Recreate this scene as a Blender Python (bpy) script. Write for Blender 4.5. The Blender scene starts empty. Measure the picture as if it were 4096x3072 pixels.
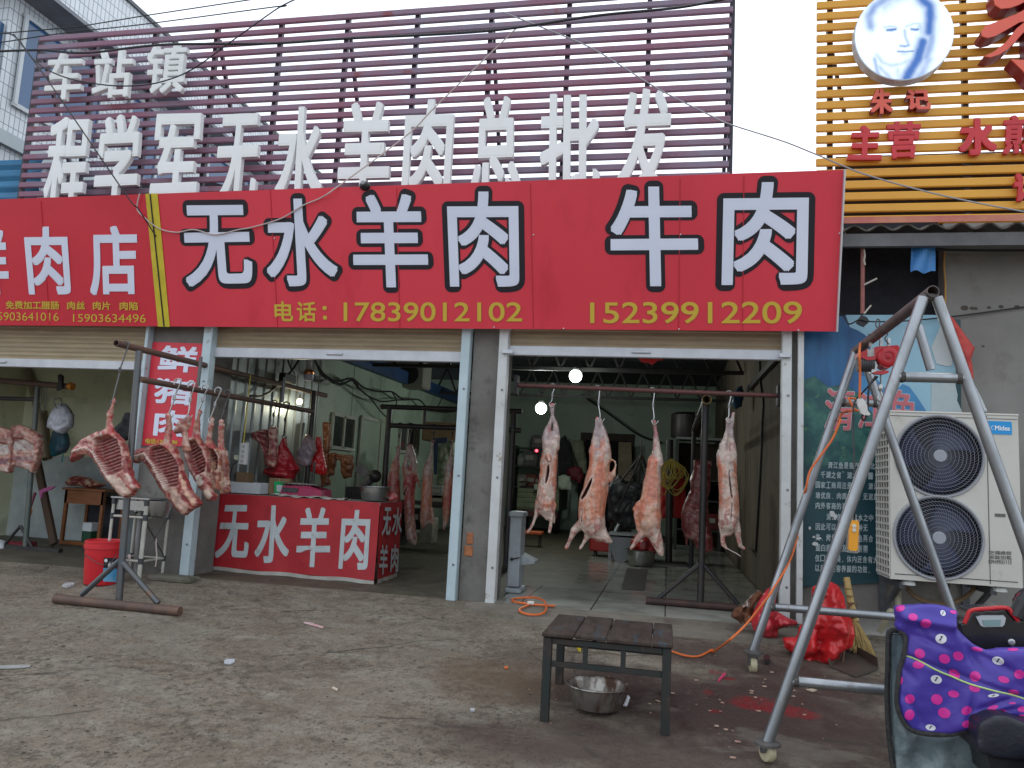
import bpy, math, random
import numpy as np
from mathutils import Vector, Matrix, noise as mnoise
from mathutils.geometry import tessellate_polygon
S = bpy.context.scene
COL = S.collection
rad = math.radians
# ---------------------------------------------------------------- camera
FPX = 3100.0
CAM = Vector((0.0, -6.5, 1.03))
yaw, pitch, roll = rad(11.7), rad(7.09), rad(3.0)
FW = Vector((-math.sin(yaw)*math.cos(pitch), math.cos(yaw)*math.cos(pitch), math.sin(pitch)))
_r = Vector((math.cos(yaw), math.sin(yaw), 0)); _u = _r.cross(FW)
RT = _r*math.cos(roll) + _u*math.sin(roll)
UP = -_r*math.sin(roll) + _u*math.cos(roll)
cam = bpy.data.objects.new('camera', bpy.data.cameras.new('camera'))
COL.objects.link(cam)
M = Matrix((RT, UP, -FW)).transposed().to_4x4(); M.translation = CAM
cam.matrix_world = M
cam.data.sensor_fit = 'HORIZONTAL'; cam.data.sensor_width = 36.0
cam.data.lens = 36.0*FPX/4096.0
cam.data.clip_start = 0.05; cam.data.clip_end = 2000
S.camera = cam
# ---------------------------------------------------------------- light
SUN_EL, SUN_AZ = 50.0, 20.0     # veiled sun, high, behind the shops
w = bpy.data.worlds.new('World'); S.world = w; w.use_nodes = True
nt = w.node_tree; nt.nodes.clear()
out = nt.nodes.new('ShaderNodeOutputWorld'); bg = nt.nodes.new('ShaderNodeBackground')
sky = nt.nodes.new('ShaderNodeTexSky'); sky.sky_type = 'NISHITA'; sky.sun_disc = False
sky.sun_elevation = rad(SUN_EL); sky.sun_rotation = rad(SUN_AZ); sky.air_density = 1.0; sky.dust_density = 4.0
bw = nt.nodes.new('ShaderNodeRGBToBW'); mx = nt.nodes.new('ShaderNodeMix'); mx.data_type = 'RGBA'
tint = nt.nodes.new('ShaderNodeMix'); tint.data_type = 'RGBA'; tint.blend_type = 'MULTIPLY'; tint.inputs[0].default_value = 1.0
tint.inputs[7].default_value = (0.93, 0.985, 1.06, 1)
mx.inputs[0].default_value = 0.86          # overcast: most of the blue is veiled by cloud
nt.links.new(sky.outputs[0], bw.inputs[0]); nt.links.new(sky.outputs[0], mx.inputs[6]); nt.links.new(bw.outputs[0], mx.inputs[7])
cl = nt.nodes.new('ShaderNodeMix'); cl.data_type = 'RGBA'; cl.inputs[0].default_value = 0.75; cl.inputs[7].default_value = (9.0, 9.2, 9.4, 1)   # even cloud deck
nt.links.new(mx.outputs[2], cl.inputs[6]); nt.links.new(cl.outputs[2], tint.inputs[6]); nt.links.new(tint.outputs[2], bg.inputs[0])
bg.inputs[1].default_value = 0.15
nt.links.new(bg.outputs[0], out.inputs[0])
sun = bpy.data.objects.new('sun', bpy.data.lights.new('sun', 'SUN')); COL.objects.link(sun)
sun.data.energy = 0.5; sun.data.angle = rad(40); sun.data.color = (1.0, 0.96, 0.9)
_az = rad(SUN_AZ); sd = Vector((math.sin(_az)*math.cos(rad(SUN_EL)), math.cos(_az)*math.cos(rad(SUN_EL)), math.sin(rad(SUN_EL))))
sun.rotation_euler = sd.to_track_quat('Z', 'Y').to_euler(); sun.location = (0, -20, 30)
S.view_settings.view_transform = 'Standard'; S.view_settings.look = 'None'
S.view_settings.gamma = 1.0; S.view_settings.use_curve_mapping = False
S.view_settings.exposure = 0.28
S.cycles.use_denoising = True
S.cycles.max_bounces = 8; S.cycles.diffuse_bounces = 5; S.cycles.glossy_bounces = 3; S.cycles.transparent_max_bounces = 12
S.cycles.sample_clamp_indirect = 8.0
# ---------------------------------------------------------------- measuring helpers: a spot seen in the photograph -> its place in the world
CR = dict(f=(0,0,.54004),a=(0,0,1.8436),b=(1000,0,2.0109),c=(2000,0,2.074),d=(2900,0,1.7466),e=(0,700,2.0109),g=(1000,700,1.8433),h=(2100,700,1.7015),i=(3200,850,1.952),j=(0,1300,2.0733),k=(200,1350,2.2125),l=(800,1350,1.58),m=(1000,1380,2.4578),n=(1950,1350,1.4424),o=(2050,1380,1.9073),p=(2500,1380,1.9071),q=(0,2000,1.5473),r=(3150,1200,1.8436),s=(3450,1600,1.952),t=(2850,2250,2.0187),u=(3450,2250,2.0186),v=(2000,2350,2.2978),w=(1000,2250,2.0109),x=(3250,1100,2.765),y=(2900,1600,1.8433),A=(0,1430,3.95),B=(0,1800,2.7657),S=(2050,1700,3.6867),D=(2400,1650,2.552),E=(1500,1600,2.5525),K=(3700,2350,2.298),O=(3300,0,2.3706),H=(850,1700,2.5518))
SLOPE = 0.10
def ray(k, x, y):
    a = CR[k]; px, py = a[0]+x/a[2], a[1]+y/a[2]
    return FW + RT*((px-2048)/FPX) - UP*((py-1536)/FPX)
def PY(k, x, y, Y): d = ray(k,x,y); return CAM + d*((Y-CAM.y)/d.y)
def PX(k, x, y, X): d = ray(k,x,y); return CAM + d*((X-CAM.x)/d.x)
def PZ(k, x, y, z): d = ray(k,x,y); return CAM + d*((z-CAM.z)/d.z)
def PG(k, x, y):
    d = ray(k,x,y); q = CAM + d*((SLOPE*CAM.y-CAM.z)/(d.z-SLOPE*d.y))
    return q if q.y < 0 else PZ(k,x,y,0.0)
def PN(k, x, y, p0, n): d = ray(k,x,y); return CAM + d*((p0-CAM).dot(n)/d.dot(n))
def gz(Y): return min(0.0, SLOPE*Y)
def pxr(k, p, hw): return hw/CR[k][2]*((p-CAM).dot(FW))/FPX      # half width read in a view -> metres at that depth
def proj(k, co):   # numpy array of world points -> view coordinates
    q = np.asarray(co) - np.array(CAM); z = q@np.array(FW)
    X = 2048+FPX*(q@np.array(RT))/z; Y = 1536-FPX*(q@np.array(UP))/z
    a = CR[k]; return np.stack([(X-a[0])*a[2], (Y-a[1])*a[2]], 1)
# ---------------------------------------------------------------- materials
MATS = {}
def mat(name, c1, c2=None, scale=6.0, rough=0.6, metal=0.0, bump=0.0, bscale=60.0, detail=6.0, lohi=(0.35,0.65), stretch=(1,1,1), spec=0.4, emis=0.0, rvar=0.0, coat=0.0, alpha=1.0, c3=None, scale3=2.0, lohi3=(0.55,0.7)):
    if name in MATS: return MATS[name]
    m = bpy.data.materials.new(name); MATS[name] = m; m.use_nodes = True
    t = m.node_tree; b = t.nodes['Principled BSDF']
    b.inputs['Roughness'].default_value = rough; b.inputs['Metallic'].default_value = metal
    b.inputs['Specular IOR Level'].default_value = spec; b.inputs['Coat Weight'].default_value = coat
    b.inputs['Base Color'].default_value = (*c1, 1)
    tc = t.nodes.new('ShaderNodeTexCoord'); mp = t.nodes.new('ShaderNodeMapping'); mp.inputs['Scale'].default_value = stretch
    t.links.new(tc.outputs['Object'], mp.inputs[0])
    last = None
    def layer(prev, colr, sc, lh):
        n = t.nodes.new('ShaderNodeTexNoise'); n.inputs['Scale'].default_value = sc; n.inputs['Detail'].default_value = detail; n.inputs['Roughness'].default_value = .62
        t.links.new(mp.outputs[0], n.inputs['Vector'])
        r = t.nodes.new('ShaderNodeMapRange'); r.inputs[1].default_value, r.inputs[2].default_value = lh
        t.links.new(n.outputs['Fac'], r.inputs[0])
        mm = t.nodes.new('ShaderNodeMix'); mm.data_type = 'RGBA'; t.links.new(r.outputs[0], mm.inputs[0])
        if prev is None: mm.inputs[6].default_value = (*c1, 1)
        else: t.links.new(prev, mm.inputs[6])
        mm.inputs[7].default_value = (*colr, 1)
        return mm.outputs[2], r.outputs[0]
    if c2 is not None:
        last, f = layer(None, c2, scale, lohi)
        if rvar:
            rr = t.nodes.new('ShaderNodeMapRange'); rr.inputs[3].default_value = rough; rr.inputs[4].default_value = rough+rvar
            t.links.new(f, rr.inputs[0]); t.links.new(rr.outputs[0], b.inputs['Roughness'])
    if c3 is not None: last, _ = layer(last, c3, scale3, lohi3)
    if last is not None: t.links.new(last, b.inputs['Base Color'])
    if bump:
        n = t.nodes.new('ShaderNodeTexNoise'); n.inputs['Scale'].default_value = bscale; n.inputs['Detail'].default_value = 5
        t.links.new(mp.outputs[0], n.inputs['Vector'])
        bp = t.nodes.new('ShaderNodeBump'); bp.inputs['Strength'].default_value = bump; bp.inputs['Distance'].default_value = 0.02
        t.links.new(n.outputs['Fac'], bp.inputs['Height']); t.links.new(bp.outputs[0], b.inputs['Normal'])
    if emis:
        b.inputs['Emission Color'].default_value = (*c1, 1); b.inputs['Emission Strength'].default_value = emis
    if alpha < 1: b.inputs['Alpha'].default_value = alpha
    return m
def meatmat(name='meat', rough=.42):
    if name in MATS: return MATS[name]
    m = bpy.data.materials.new(name); MATS[name] = m; m.use_nodes = True
    t = m.node_tree; b = t.nodes['Principled BSDF']; b.inputs['Roughness'].default_value = rough
    b.inputs['Specular IOR Level'].default_value = .45; b.inputs['Coat Weight'].default_value = .30; b.inputs['Coat Roughness'].default_value = .22
    a = t.nodes.new('ShaderNodeAttribute'); a.attribute_name = 'Col'
    tc = t.nodes.new('ShaderNodeTexCoord'); n = t.nodes.new('ShaderNodeTexNoise'); n.inputs['Scale'].default_value = 26; n.inputs['Detail'].default_value = 8; n.inputs['Roughness'].default_value = .7
    t.links.new(tc.outputs['Object'], n.inputs['Vector'])
    r = t.nodes.new('ShaderNodeMapRange'); r.inputs[1].default_value = .3; r.inputs[2].default_value = .7; r.inputs[3].default_value = .58; r.inputs[4].default_value = 1.35
    t.links.new(n.outputs['Fac'], r.inputs[0])
    mm = t.nodes.new('ShaderNodeMix'); mm.data_type = 'RGBA'; mm.blend_type = 'MULTIPLY'; mm.inputs[0].default_value = 1
    t.links.new(a.outputs['Color'], mm.inputs[6]); t.links.new(r.outputs[0], mm.inputs[7])
    t.links.new(mm.outputs[2], b.inputs['Base Color'])
    bp = t.nodes.new('ShaderNodeBump'); bp.inputs['Strength'].default_value = .5; bp.inputs['Distance'].default_value = .006
    t.links.new(n.outputs['Fac'], bp.inputs['Height']); t.links.new(bp.outputs[0], b.inputs['Normal'])
    return m
# ---------------------------------------------------------------- objects
WORLD = {}
def tag(o, label, cat, group=None, kind=None):
    if kind: o['kind'] = kind
    if label: o['label'] = label
    if cat: o['category'] = cat
    if group: o['group'] = group
    return o
def thing(name, label, cat, loc, group=None):
    o = bpy.data.objects.new(name, None); COL.objects.link(o); o.empty_display_size = .1
    o.location = loc; WORLD[o] = Vector(loc); return tag(o, label, cat, group)
def smooth(o, ang=40):
    me = o.data
    me.polygons.foreach_set('use_smooth', [True]*len(me.polygons))
    try: me.set_sharp_from_angle(angle=rad(ang))
    except Exception: pass
class MB:
    def __init__(s): s.v = []; s.f = []
    def add(s, vs, fs):
        n = len(s.v); s.v += [Vector(p) for p in vs]; s.f += [tuple(i+n for i in f) for f in fs]; return s
    def box(s, c, sz, R=None, bev=0.0):
        c = Vector(c); h = Vector(sz)*.5; R = R or Matrix.Identity(3)
        if bev and min(sz) > 2*bev:
            vs = []; b = bev
            pts = []
            for sx in (-1,1):
                for sy in (-1,1):
                    for sz_ in (-1,1):
                        for ax in range(3):
                            q = [sx*(h.x-b), sy*(h.y-b), sz_*(h.z-b)]; q[ax] = (sx*h.x, sy*h.y, sz_*h.z)[ax]
                            pts.append(c+R@Vector(q))
            import bmesh
            bm = bmesh.new()
            for p in pts: bm.verts.new(p)
            bmesh.ops.convex_hull(bm, input=bm.verts)
            bmesh.ops.dissolve_limit(bm, angle_limit=.01, verts=bm.verts, edges=bm.edges)
            bm.verts.ensure_lookup_table(); bm.verts.index_update()
            s.add([v.co.copy() for v in bm.verts], [tuple(v.index for v in f.verts) for f in bm.faces]); bm.free(); return s
        vs = [c+R@Vector((x*h.x, y*h.y, z*h.z)) for x in (-1,1) for y in (-1,1) for z in (-1,1)]
        return s.add(vs, [(0,1,3,2),(4,6,7,5),(0,4,5,1),(2,3,7,6),(0,2,6,4),(1,5,7,3)])
    def beam(s, p, q, w, h, up=Vector((0,0,1)), bev=0.0):
        p, q = Vector(p), Vector(q); z = (q-p); L = z.length; z.normalize()
        x = up.cross(z)
        if x.length < 1e-4: x = Vector((1,0,0))
        x.normalize(); y = z.cross(x)
        return s.box((p+q)/2, (w,h,L), Matrix((x,y,z)).transposed(), bev)
    def tube(s, pts, r, n=10, cap=True, hollow=0.0):
        pts = [Vector(p) for p in pts]; N = len(pts); rs = r if isinstance(r,(list,tuple)) else [r]*N
        rings = []; ref = None
        for i,p in enumerate(pts):
            t = (pts[min(i+1,N-1)]-pts[max(i-1,0)]); 
            if t.length < 1e-9: t = Vector((0,0,1))
            t.normalize()
            if ref is None: ref = t.orthogonal().normalized()
            ref = (ref - t*ref.dot(t)); 
            if ref.length < 1e-6: ref = t.orthogonal()
            ref.normalize(); b = t.cross(ref)
            rings.append([p+(ref*math.cos(2*math.pi*k/n)+b*math.sin(2*math.pi*k/n))*rs[i] for k in range(n)])
        vs = [p for R in rings for p in R]; fs = []
        for i in range(N-1):
            for k in range(n): fs.append((i*n+k, i*n+(k+1)%n, (i+1)*n+(k+1)%n, (i+1)*n+k))
        if hollow:
            # open pipe ends: an annulus and a short inner wall
            for end,i,nx in ((0,0,1),(1,N-1,N-2)):
                t = (pts[nx]-pts[i]).normalized()*min(.12,(pts[nx]-pts[i]).length*.5)
                base = len(vs); inner = [pts[i]+(rings[i][k]-pts[i])*hollow for k in range(n)]
                vs += inner + [q+t for q in inner]
                for k in range(n):
                    k2=(k+1)%n
                    fs.append((i*n+k, i*n+k2, base+k2, base+k)); fs.append((base+k, base+k2, base+n+k2, base+n+k))
                fs.append(tuple(base+n+k for k in range(n)))
        elif cap:
            fs.append(tuple(reversed(range(n)))); fs.append(tuple((N-1)*n+k for k in range(n)))
        return s.add(vs, fs)
    def lathe(s, c, prof, n=24, axis=Vector((0,0,1)), cap=True, sy=1.0):
        axis = axis.normalized(); a = axis.orthogonal().normalized(); b = axis.cross(a); c = Vector(c)
        vs = [c+axis*z+(a*math.cos(2*math.pi*k/n)+b*math.sin(2*math.pi*k/n)*sy)*r for r,z in prof for k in range(n)]; fs = []
        for i in range(len(prof)-1):
            for k in range(n): fs.append((i*n+k, i*n+(k+1)%n, (i+1)*n+(k+1)%n, (i+1)*n+k))
        if cap: fs.append(tuple(reversed(range(n)))); fs.append(tuple((len(prof)-1)*n+k for k in range(n)))
        return s.add(vs, fs)
    def prism(s, poly, d):      # polygon (world points) given thickness vector d
        poly = [Vector(p) for p in poly]; d = Vector(d); n = len(poly)
        tri = tessellate_polygon([poly])
        vs = poly + [p+d for p in poly]
        fs = [tuple(t) for t in tri] + [tuple(n+i for i in reversed(t)) for t in tri] + [(i,(i+1)%n,n+(i+1)%n,n+i) for i in range(n)]
        return s.add(vs, fs)
    def grid(s, fn, nu, nv):
        vs = [fn(i/nu, j/nv) for j in range(nv+1) for i in range(nu+1)]
        fs = [(j*(nu+1)+i, j*(nu+1)+i+1, (j+1)*(nu+1)+i+1, (j+1)*(nu+1)+i) for j in range(nv) for i in range(nu)]
        return s.add(vs, fs)
    def sphere(s, c, r, n=16, m=10, sc=(1,1,1)):
        c = Vector(c); vs = []; fs = []
        for j in range(m+1):
            th = math.pi*j/m
            for k in range(n): vs.append(c+Vector((math.sin(th)*math.cos(2*math.pi*k/n)*sc[0], math.sin(th)*math.sin(2*math.pi*k/n)*sc[1], math.cos(th)*sc[2]))*r)
        for j in range(m):
            for k in range(n): fs.append((j*n+k, (j+1)*n+k, (j+1)*n+(k+1)%n, j*n+(k+1)%n))
        return s.add(vs, fs)
    def build(s, name, m, parent=None, origin=None, sm=False, solid=0.0, normals=True):
        me = bpy.data.meshes.new(name)
        if parent is not None: org = WORLD[parent]
        elif origin is not None: org = Vector(origin)
        else: org = Vector((0,0,0))
        me.from_pydata([p-org for p in s.v], [], s.f); me.update()
        if normals:
            import bmesh
            bm = bmesh.new(); bm.from_mesh(me); bmesh.ops.recalc_face_normals(bm, faces=bm.faces); bm.to_mesh(me); bm.free()
        o = bpy.data.objects.new(name, me); COL.objects.link(o); WORLD[o] = org
        if m: me.materials.append(m)
        if parent is not None: o.parent = parent
        else: o.location = org
        if sm: smooth(o, sm if sm is not True else 40)
        if solid:
            md = o.modifiers.new('Solidify', 'SOLIDIFY'); md.thickness = solid; md.offset = 0
        return o
def rope(pts, n=8):   # Catmull-Rom through points
    pts = [Vector(p) for p in pts]; P = [pts[0]]+pts+[pts[-1]]; o = []
    for i in range(1,len(P)-2):
        a,b,c,d = P[i-1],P[i],P[i+1],P[i+2]
        for k in range(n):
            t = k/n; o.append(.5*((2*b)+(c-a)*t+(2*a-5*b+4*c-d)*t*t+(3*b-a-3*c+d)*t**3))
    o.append(pts[-1]); return o
def sag(a, b, s, n=14):
    a, b = Vector(a), Vector(b); return [a.lerp(b,i/n)-Vector((0,0,s*4*(i/n)*(1-i/n))) for i in range(n+1)]
GLY = {}
def glyph(s, sp=1.0, ex=0.0):
    if (s,sp,ex) in GLY: return GLY[(s,sp,ex)]
    cu = bpy.data.curves.new('glyph','FONT'); cu.body = s; cu.space_character = sp; cu.extrude = ex; cu.resolution_u = 6
    ob = bpy.data.objects.new('glyph', cu); COL.objects.link(ob)
    dg = bpy.context.evaluated_depsgraph_get(); ev = ob.evaluated_get(dg)
    me = bpy.data.meshes.new_from_object(ev)
    co = np.array([v.co[:] for v in me.vertices]); fs = [tuple(p.vertices) for p in me.polygons]
    COL.objects.unlink(ob); bpy.data.objects.remove(ob); bpy.data.curves.remove(cu); bpy.data.meshes.remove(me)
    lo, hi = co[:,:2].min(0), co[:,:2].max(0)
    uv = (co[:,:2]-lo)/np.maximum(hi-lo, 1e-6); zz = (co[:,2]/ex+1)/2 if ex else np.zeros(len(co))
    GLY[(s,sp,ex)] = (uv, zz, fs); return GLY[(s,sp,ex)]
SQK = [(1,1),(1,-1),(-1,1),(-1,-1),(0,1),(0,-1),(1,0),(-1,0)]
def letter(mb, s, quad, bold=0.0, lay=8, off=0.003, thick=0.0, sp=1.0, shrink=True, step=.0003, sq=True):
    """write s into the world-space quad TL,TR,BR,BL, thickened by stacked copies"""
    TL,TR,BR,BL = [np.array(q) for q in quad]
    n = np.cross(TR-TL, BL-TL); n /= np.linalg.norm(n)
    if n@(np.array(CAM)-TL) < 0: n = -n
    u = (TR-TL)/np.linalg.norm(TR-TL); v = (TL-BL)/np.linalg.norm(TL-BL)
    bu, bv = bold if isinstance(bold, tuple) else (bold, bold)
    if shrink and bold:
        TL=TL+u*bu-v*bv; TR=TR-u*bu-v*bv; BR=BR-u*bu+v*bv; BL=BL+u*bu+v*bv
    uv, zz, fs = glyph(s, sp, .05 if thick else 0.0)
    U, W = uv[:,:1], uv[:,1:]
    P = (TL*(1-U)+TR*U)*W + (BL*(1-U)+BR*U)*(1-W)
    K = (8 if (sq and lay<=10 and lay>=6) else lay) if bold else 1
    if bold and sq and lay<=10: bu, bv = bu*.86, bv*.86
    for k in range(K):
        a = 2*math.pi*k/K; ka, kb = SQK[k%8] if (sq and lay<=10) else (math.cos(a), math.sin(a))
        sh = u*ka*bu+v*kb*bv
        mb.add((P+sh+n*(off+k*step)+np.outer(zz*thick, n)).tolist(), fs)
    return mb
def quad(k, pts, fn): return [fn(k,x,y) for x,y in pts]
# ================================================================ GROUND
def ground_material():
    m = bpy.data.materials.new('forecourt concrete'); m.use_nodes = True; t = m.node_tree; b = t.nodes['Principled BSDF']
    N = t.nodes.new; Lk = t.links.new
    tc = N('ShaderNodeTexCoord')
    def noise(sc, det=8, ro=.65, st=(1,1,1), dist=0.0):
        mp = N('ShaderNodeMapping'); mp.inputs['Scale'].default_value = st; Lk(tc.outputs['Object'], mp.inputs[0])
        n = N('ShaderNodeTexNoise'); n.inputs['Scale'].default_value = sc; n.inputs['Detail'].default_value = det; n.inputs['Roughness'].default_value = ro; n.inputs['Distortion'].default_value = dist
        Lk(mp.outputs[0], n.inputs['Vector']); return n.outputs['Fac']
    def rng(s, a, bb, c=0.0, d=1.0):
        r = N('ShaderNodeMapRange'); r.inputs[1].default_value=a; r.inputs[2].default_value=bb; r.inputs[3].default_value=c; r.inputs[4].default_value=d
        Lk(s, r.inputs[0]); return r.outputs[0]
    def mixc(f, A, B):
        x = N('ShaderNodeMix'); x.data_type='RGBA'
        if isinstance(f,float): x.inputs[0].default_value=f
        else: Lk(f, x.inputs[0])
        for i,q in ((6,A),(7,B)):
            if isinstance(q,tuple): x.inputs[i].default_value=(*q,1)
            else: Lk(q, x.inputs[i])
        return x.outputs[2]
    def mul(a, bb):
        x = N('ShaderNodeMath'); x.operation='MULTIPLY'
        for i,q in enumerate((a,bb)):
            if isinstance(q,float): x.inputs[i].default_value=q
            else: Lk(q,x.inputs[i])
        return x.outputs[0]
    c = mixc(rng(noise(1.3),.35,.68), (.262,.222,.168), (.175,.139,.100))
    c = mixc(rng(noise(4.5,st=(.7,1.6,1)),.46,.72), c, (.32,.29,.236))
    c = mixc(mul(rng(noise(9,10,.75),.5,.68),.75), c, (.105,.085,.065))
    c = mixc(mul(rng(noise(55,4,.7),.6,.68),.8), c, (.06,.05,.042))       # pitted specks
    c = mixc(mul(rng(noise(38,3,.6),.66,.72),.7), c, (.33,.305,.26))        # pale grit
    c = mixc(mul(mul(rng(noise(17,10,.78),.50,.58),rng(noise(1.1,4),.36,.56)),.78), c, (.080,.062,.045))   # crumbled, worn top skin
    c = mixc(mul(rng(noise(28,8,.75),.55,.64),.6), c, (.33,.30,.245))
    c = mixc(mul(rng(noise(60,6,.75,(1,.6,1)),.55,.62),.6), c, (.07,.056,.043))
    vo = N('ShaderNodeTexVoronoi'); vo.inputs['Scale'].default_value = 22; Lk(tc.outputs['Object'], vo.inputs['Vector'])
    c = mixc(mul(rng(vo.outputs['Distance'],.16,.09),rng(noise(6),.46,.54)), c, (.05,.05,.048))
    # wet / blood stained patches: distances to spots on the ground, broken up with noise
    sep = N('ShaderNodeSeparateXYZ'); Lk(tc.outputs['Object'], sep.inputs[0])
    wob = rng(noise(3.2,6,.6),.25,.75,-.38,.38); wob2 = rng(noise(11,6,.6),.25,.75,-.25,.25)
    def blob(cx, cy, rx, ry, soft=.5, wb=wob):
        def ax(s, c0, r0):
            x = N('ShaderNodeMath'); x.operation='SUBTRACT'; Lk(s,x.inputs[0]); x.inputs[1].default_value=c0
            y = N('ShaderNodeMath'); y.operation='DIVIDE'; Lk(x.outputs[0],y.inputs[0]); y.inputs[1].default_value=r0
            z = N('ShaderNodeMath'); z.operation='POWER'; Lk(y.outputs[0],z.inputs[0]); z.inputs[1].default_value=2.0
            ab = N('ShaderNodeMath'); ab.operation='MULTIPLY'; Lk(y.outputs[0],ab.inputs[0]); Lk(y.outputs[0],ab.inputs[1]); return ab.outputs[0]
        s = N('ShaderNodeMath'); s.operation='ADD'; Lk(ax(sep.outputs[0],cx,rx),s.inputs[0]); Lk(ax(sep.outputs[1],cy,ry),s.inputs[1])
        q = N('ShaderNodeMath'); q.operation='ADD'; Lk(s.outputs[0],q.inputs[0]); Lk(wb,q.inputs[1])
        return rng(q.outputs[0], 1.0, 1.0-soft)
    wet = None
    for k,(x,y,rx,ry,f) in enumerate(STAINS):
        p = PG('f',x,y); bl0 = mul(blob(p.x,p.y,rx,ry,.8),f); c = mixc(bl0, c, (.060,.036,.030))
        if k < 2:
            if wet is None: wet = bl0
            else:
                mxn = N('ShaderNodeMath'); mxn.operation='MAXIMUM'; Lk(wet,mxn.inputs[0]); Lk(bl0,mxn.inputs[1]); wet = mxn.outputs[0]
    brown = PG('f',1080,1470); c = mixc(mul(blob(brown.x,brown.y,.5,.45,.9),.7), c, (.13,.085,.05))
    red = None
    for (x,y,rx,ry) in BLOOD:
        p = PG('f',x,y); bl = blob(p.x,p.y,rx,ry,.6,wob2)
        c = mixc(mul(mul(bl,rng(noise(16,5,.6),.32,.55,.25,1.0)),.92), c, (.21,.008,.012)); red = bl if red is None else red
    # hairline cracks, broken up so that only some stretches show
    vc = N('ShaderNodeTexVoronoi'); vc.feature='DISTANCE_TO_EDGE'; vc.inputs['Scale'].default_value=.55; vm = N('ShaderNodeMapping'); vm.inputs['Scale'].default_value=(1,1.5,1)
    nd = N('ShaderNodeTexNoise'); nd.inputs['Scale'].default_value=2.5; nd.inputs['Detail'].default_value=6; Lk(tc.outputs['Object'],nd.inputs['Vector'])
    av = N('ShaderNodeMix'); av.data_type='RGBA'; av.inputs[0].default_value=.22; Lk(tc.outputs['Object'],av.inputs[6]); Lk(nd.outputs['Color'],av.inputs[7]); Lk(av.outputs[2],vm.inputs[0]); Lk(vm.outputs[0],vc.inputs['Vector'])
    crack = mul(rng(vc.outputs['Distance'],.010,.002),rng(noise(1.7,4),.5,.58)); c = mixc(mul(crack,.75), c, (.05,.042,.034))
    c = mixc(mul(rng(noise(.8,6,.6,(1,2.2,1)),.57,.60),.32), c, (.25,.228,.188))       # smoother cement patches
    Lk(c, b.inputs['Base Color'])
    ro = N('ShaderNodeMix'); ro.data_type='FLOAT'; Lk(mul(wet,rng(noise(7),.42,.6)),ro.inputs[0]); Lk(rng(noise(3),.35,.65,.62,.92),ro.inputs[2]); ro.inputs[3].default_value=.34
    Lk(ro.outputs[0], b.inputs['Roughness']); b.inputs['Specular IOR Level'].default_value=.35
    bp = N('ShaderNodeBump'); bp.inputs['Strength'].default_value=.8; bp.inputs['Distance'].default_value=.022
    ad = N('ShaderNodeMath'); ad.operation='ADD'; Lk(noise(36,6,.7),ad.inputs[0]); Lk(noise(14,10,.74),ad.inputs[1]); Lk(ad.outputs[0], bp.inputs['Height']); Lk(bp.outputs[0], b.inputs['Normal'])
    return m
STAINS = [(1560,1530,1.05,.70,1.0),(1760,1480,.75,.5,.85),(1330,1490,.62,.55,.9),(1560,1415,.85,.40,.75),(1180,1420,.5,.35,.4),(1330,1620,1.3,.40,.75),(1900,1620,.6,.4,.7),(120,1235,.9,.25,.35)]
BLOOD = [(1640,1525,.19,.13),(1715,1545,.17,.09),(1545,1455,.05,.05),(1530,1500,.035,.05),(1575,1470,.05,.025),(1545,1540,.04,.03),(2010,1600,.05,.04)]
def gnd(x, y):
    z = SLOPE*y if y > -7 else -.7
    d = mnoise.noise(Vector((x*.9,y*.9,3)))*.018 + mnoise.noise(Vector((x*3.1,y*3.1,7)))*.006 + mnoise.noise(Vector((x*8,y*8,1)))*.0025
    k = max(0,min(1,(-y-.05)/.5)); z += d*k*(1 if y>-8 else 0)
    # broken edge where the poured slab in front of the right shop ends
    return z
xs = [-200,-60,-25,-14,-10]+[-8.5+.05*i for i in range(int(12.5/.05)+1)]+[5,7,10,16,30,70,200]
ys = [-200,-80,-40,-20,-12,-9,-7,-6]+[-5+.045*i for i in range(int(5.0/.045)+1)]+[0.02,0.06]
g = MB(); g.v = [Vector((x,y,gnd(x,min(y,0)))) for y in ys for x in xs]
nx = len(xs); g.f = [(j*nx+i,j*nx+i+1,(j+1)*nx+i+1,(j+1)*nx+i) for j in range(len(ys)-1) for i in range(nx-1)]
gr = g.build('ground', ground_material(), sm=True); tag(gr, 'pitted grey brown concrete forecourt stained dark by the low table', 'ground', kind='structure')
# floors indoors
conc_dark = mat('worn dark concrete',(.11,.098,.068),(.06,.053,.038),3.0,.6,bump=.15,bscale=25,c3=(.15,.14,.115),scale3=7)
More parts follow.
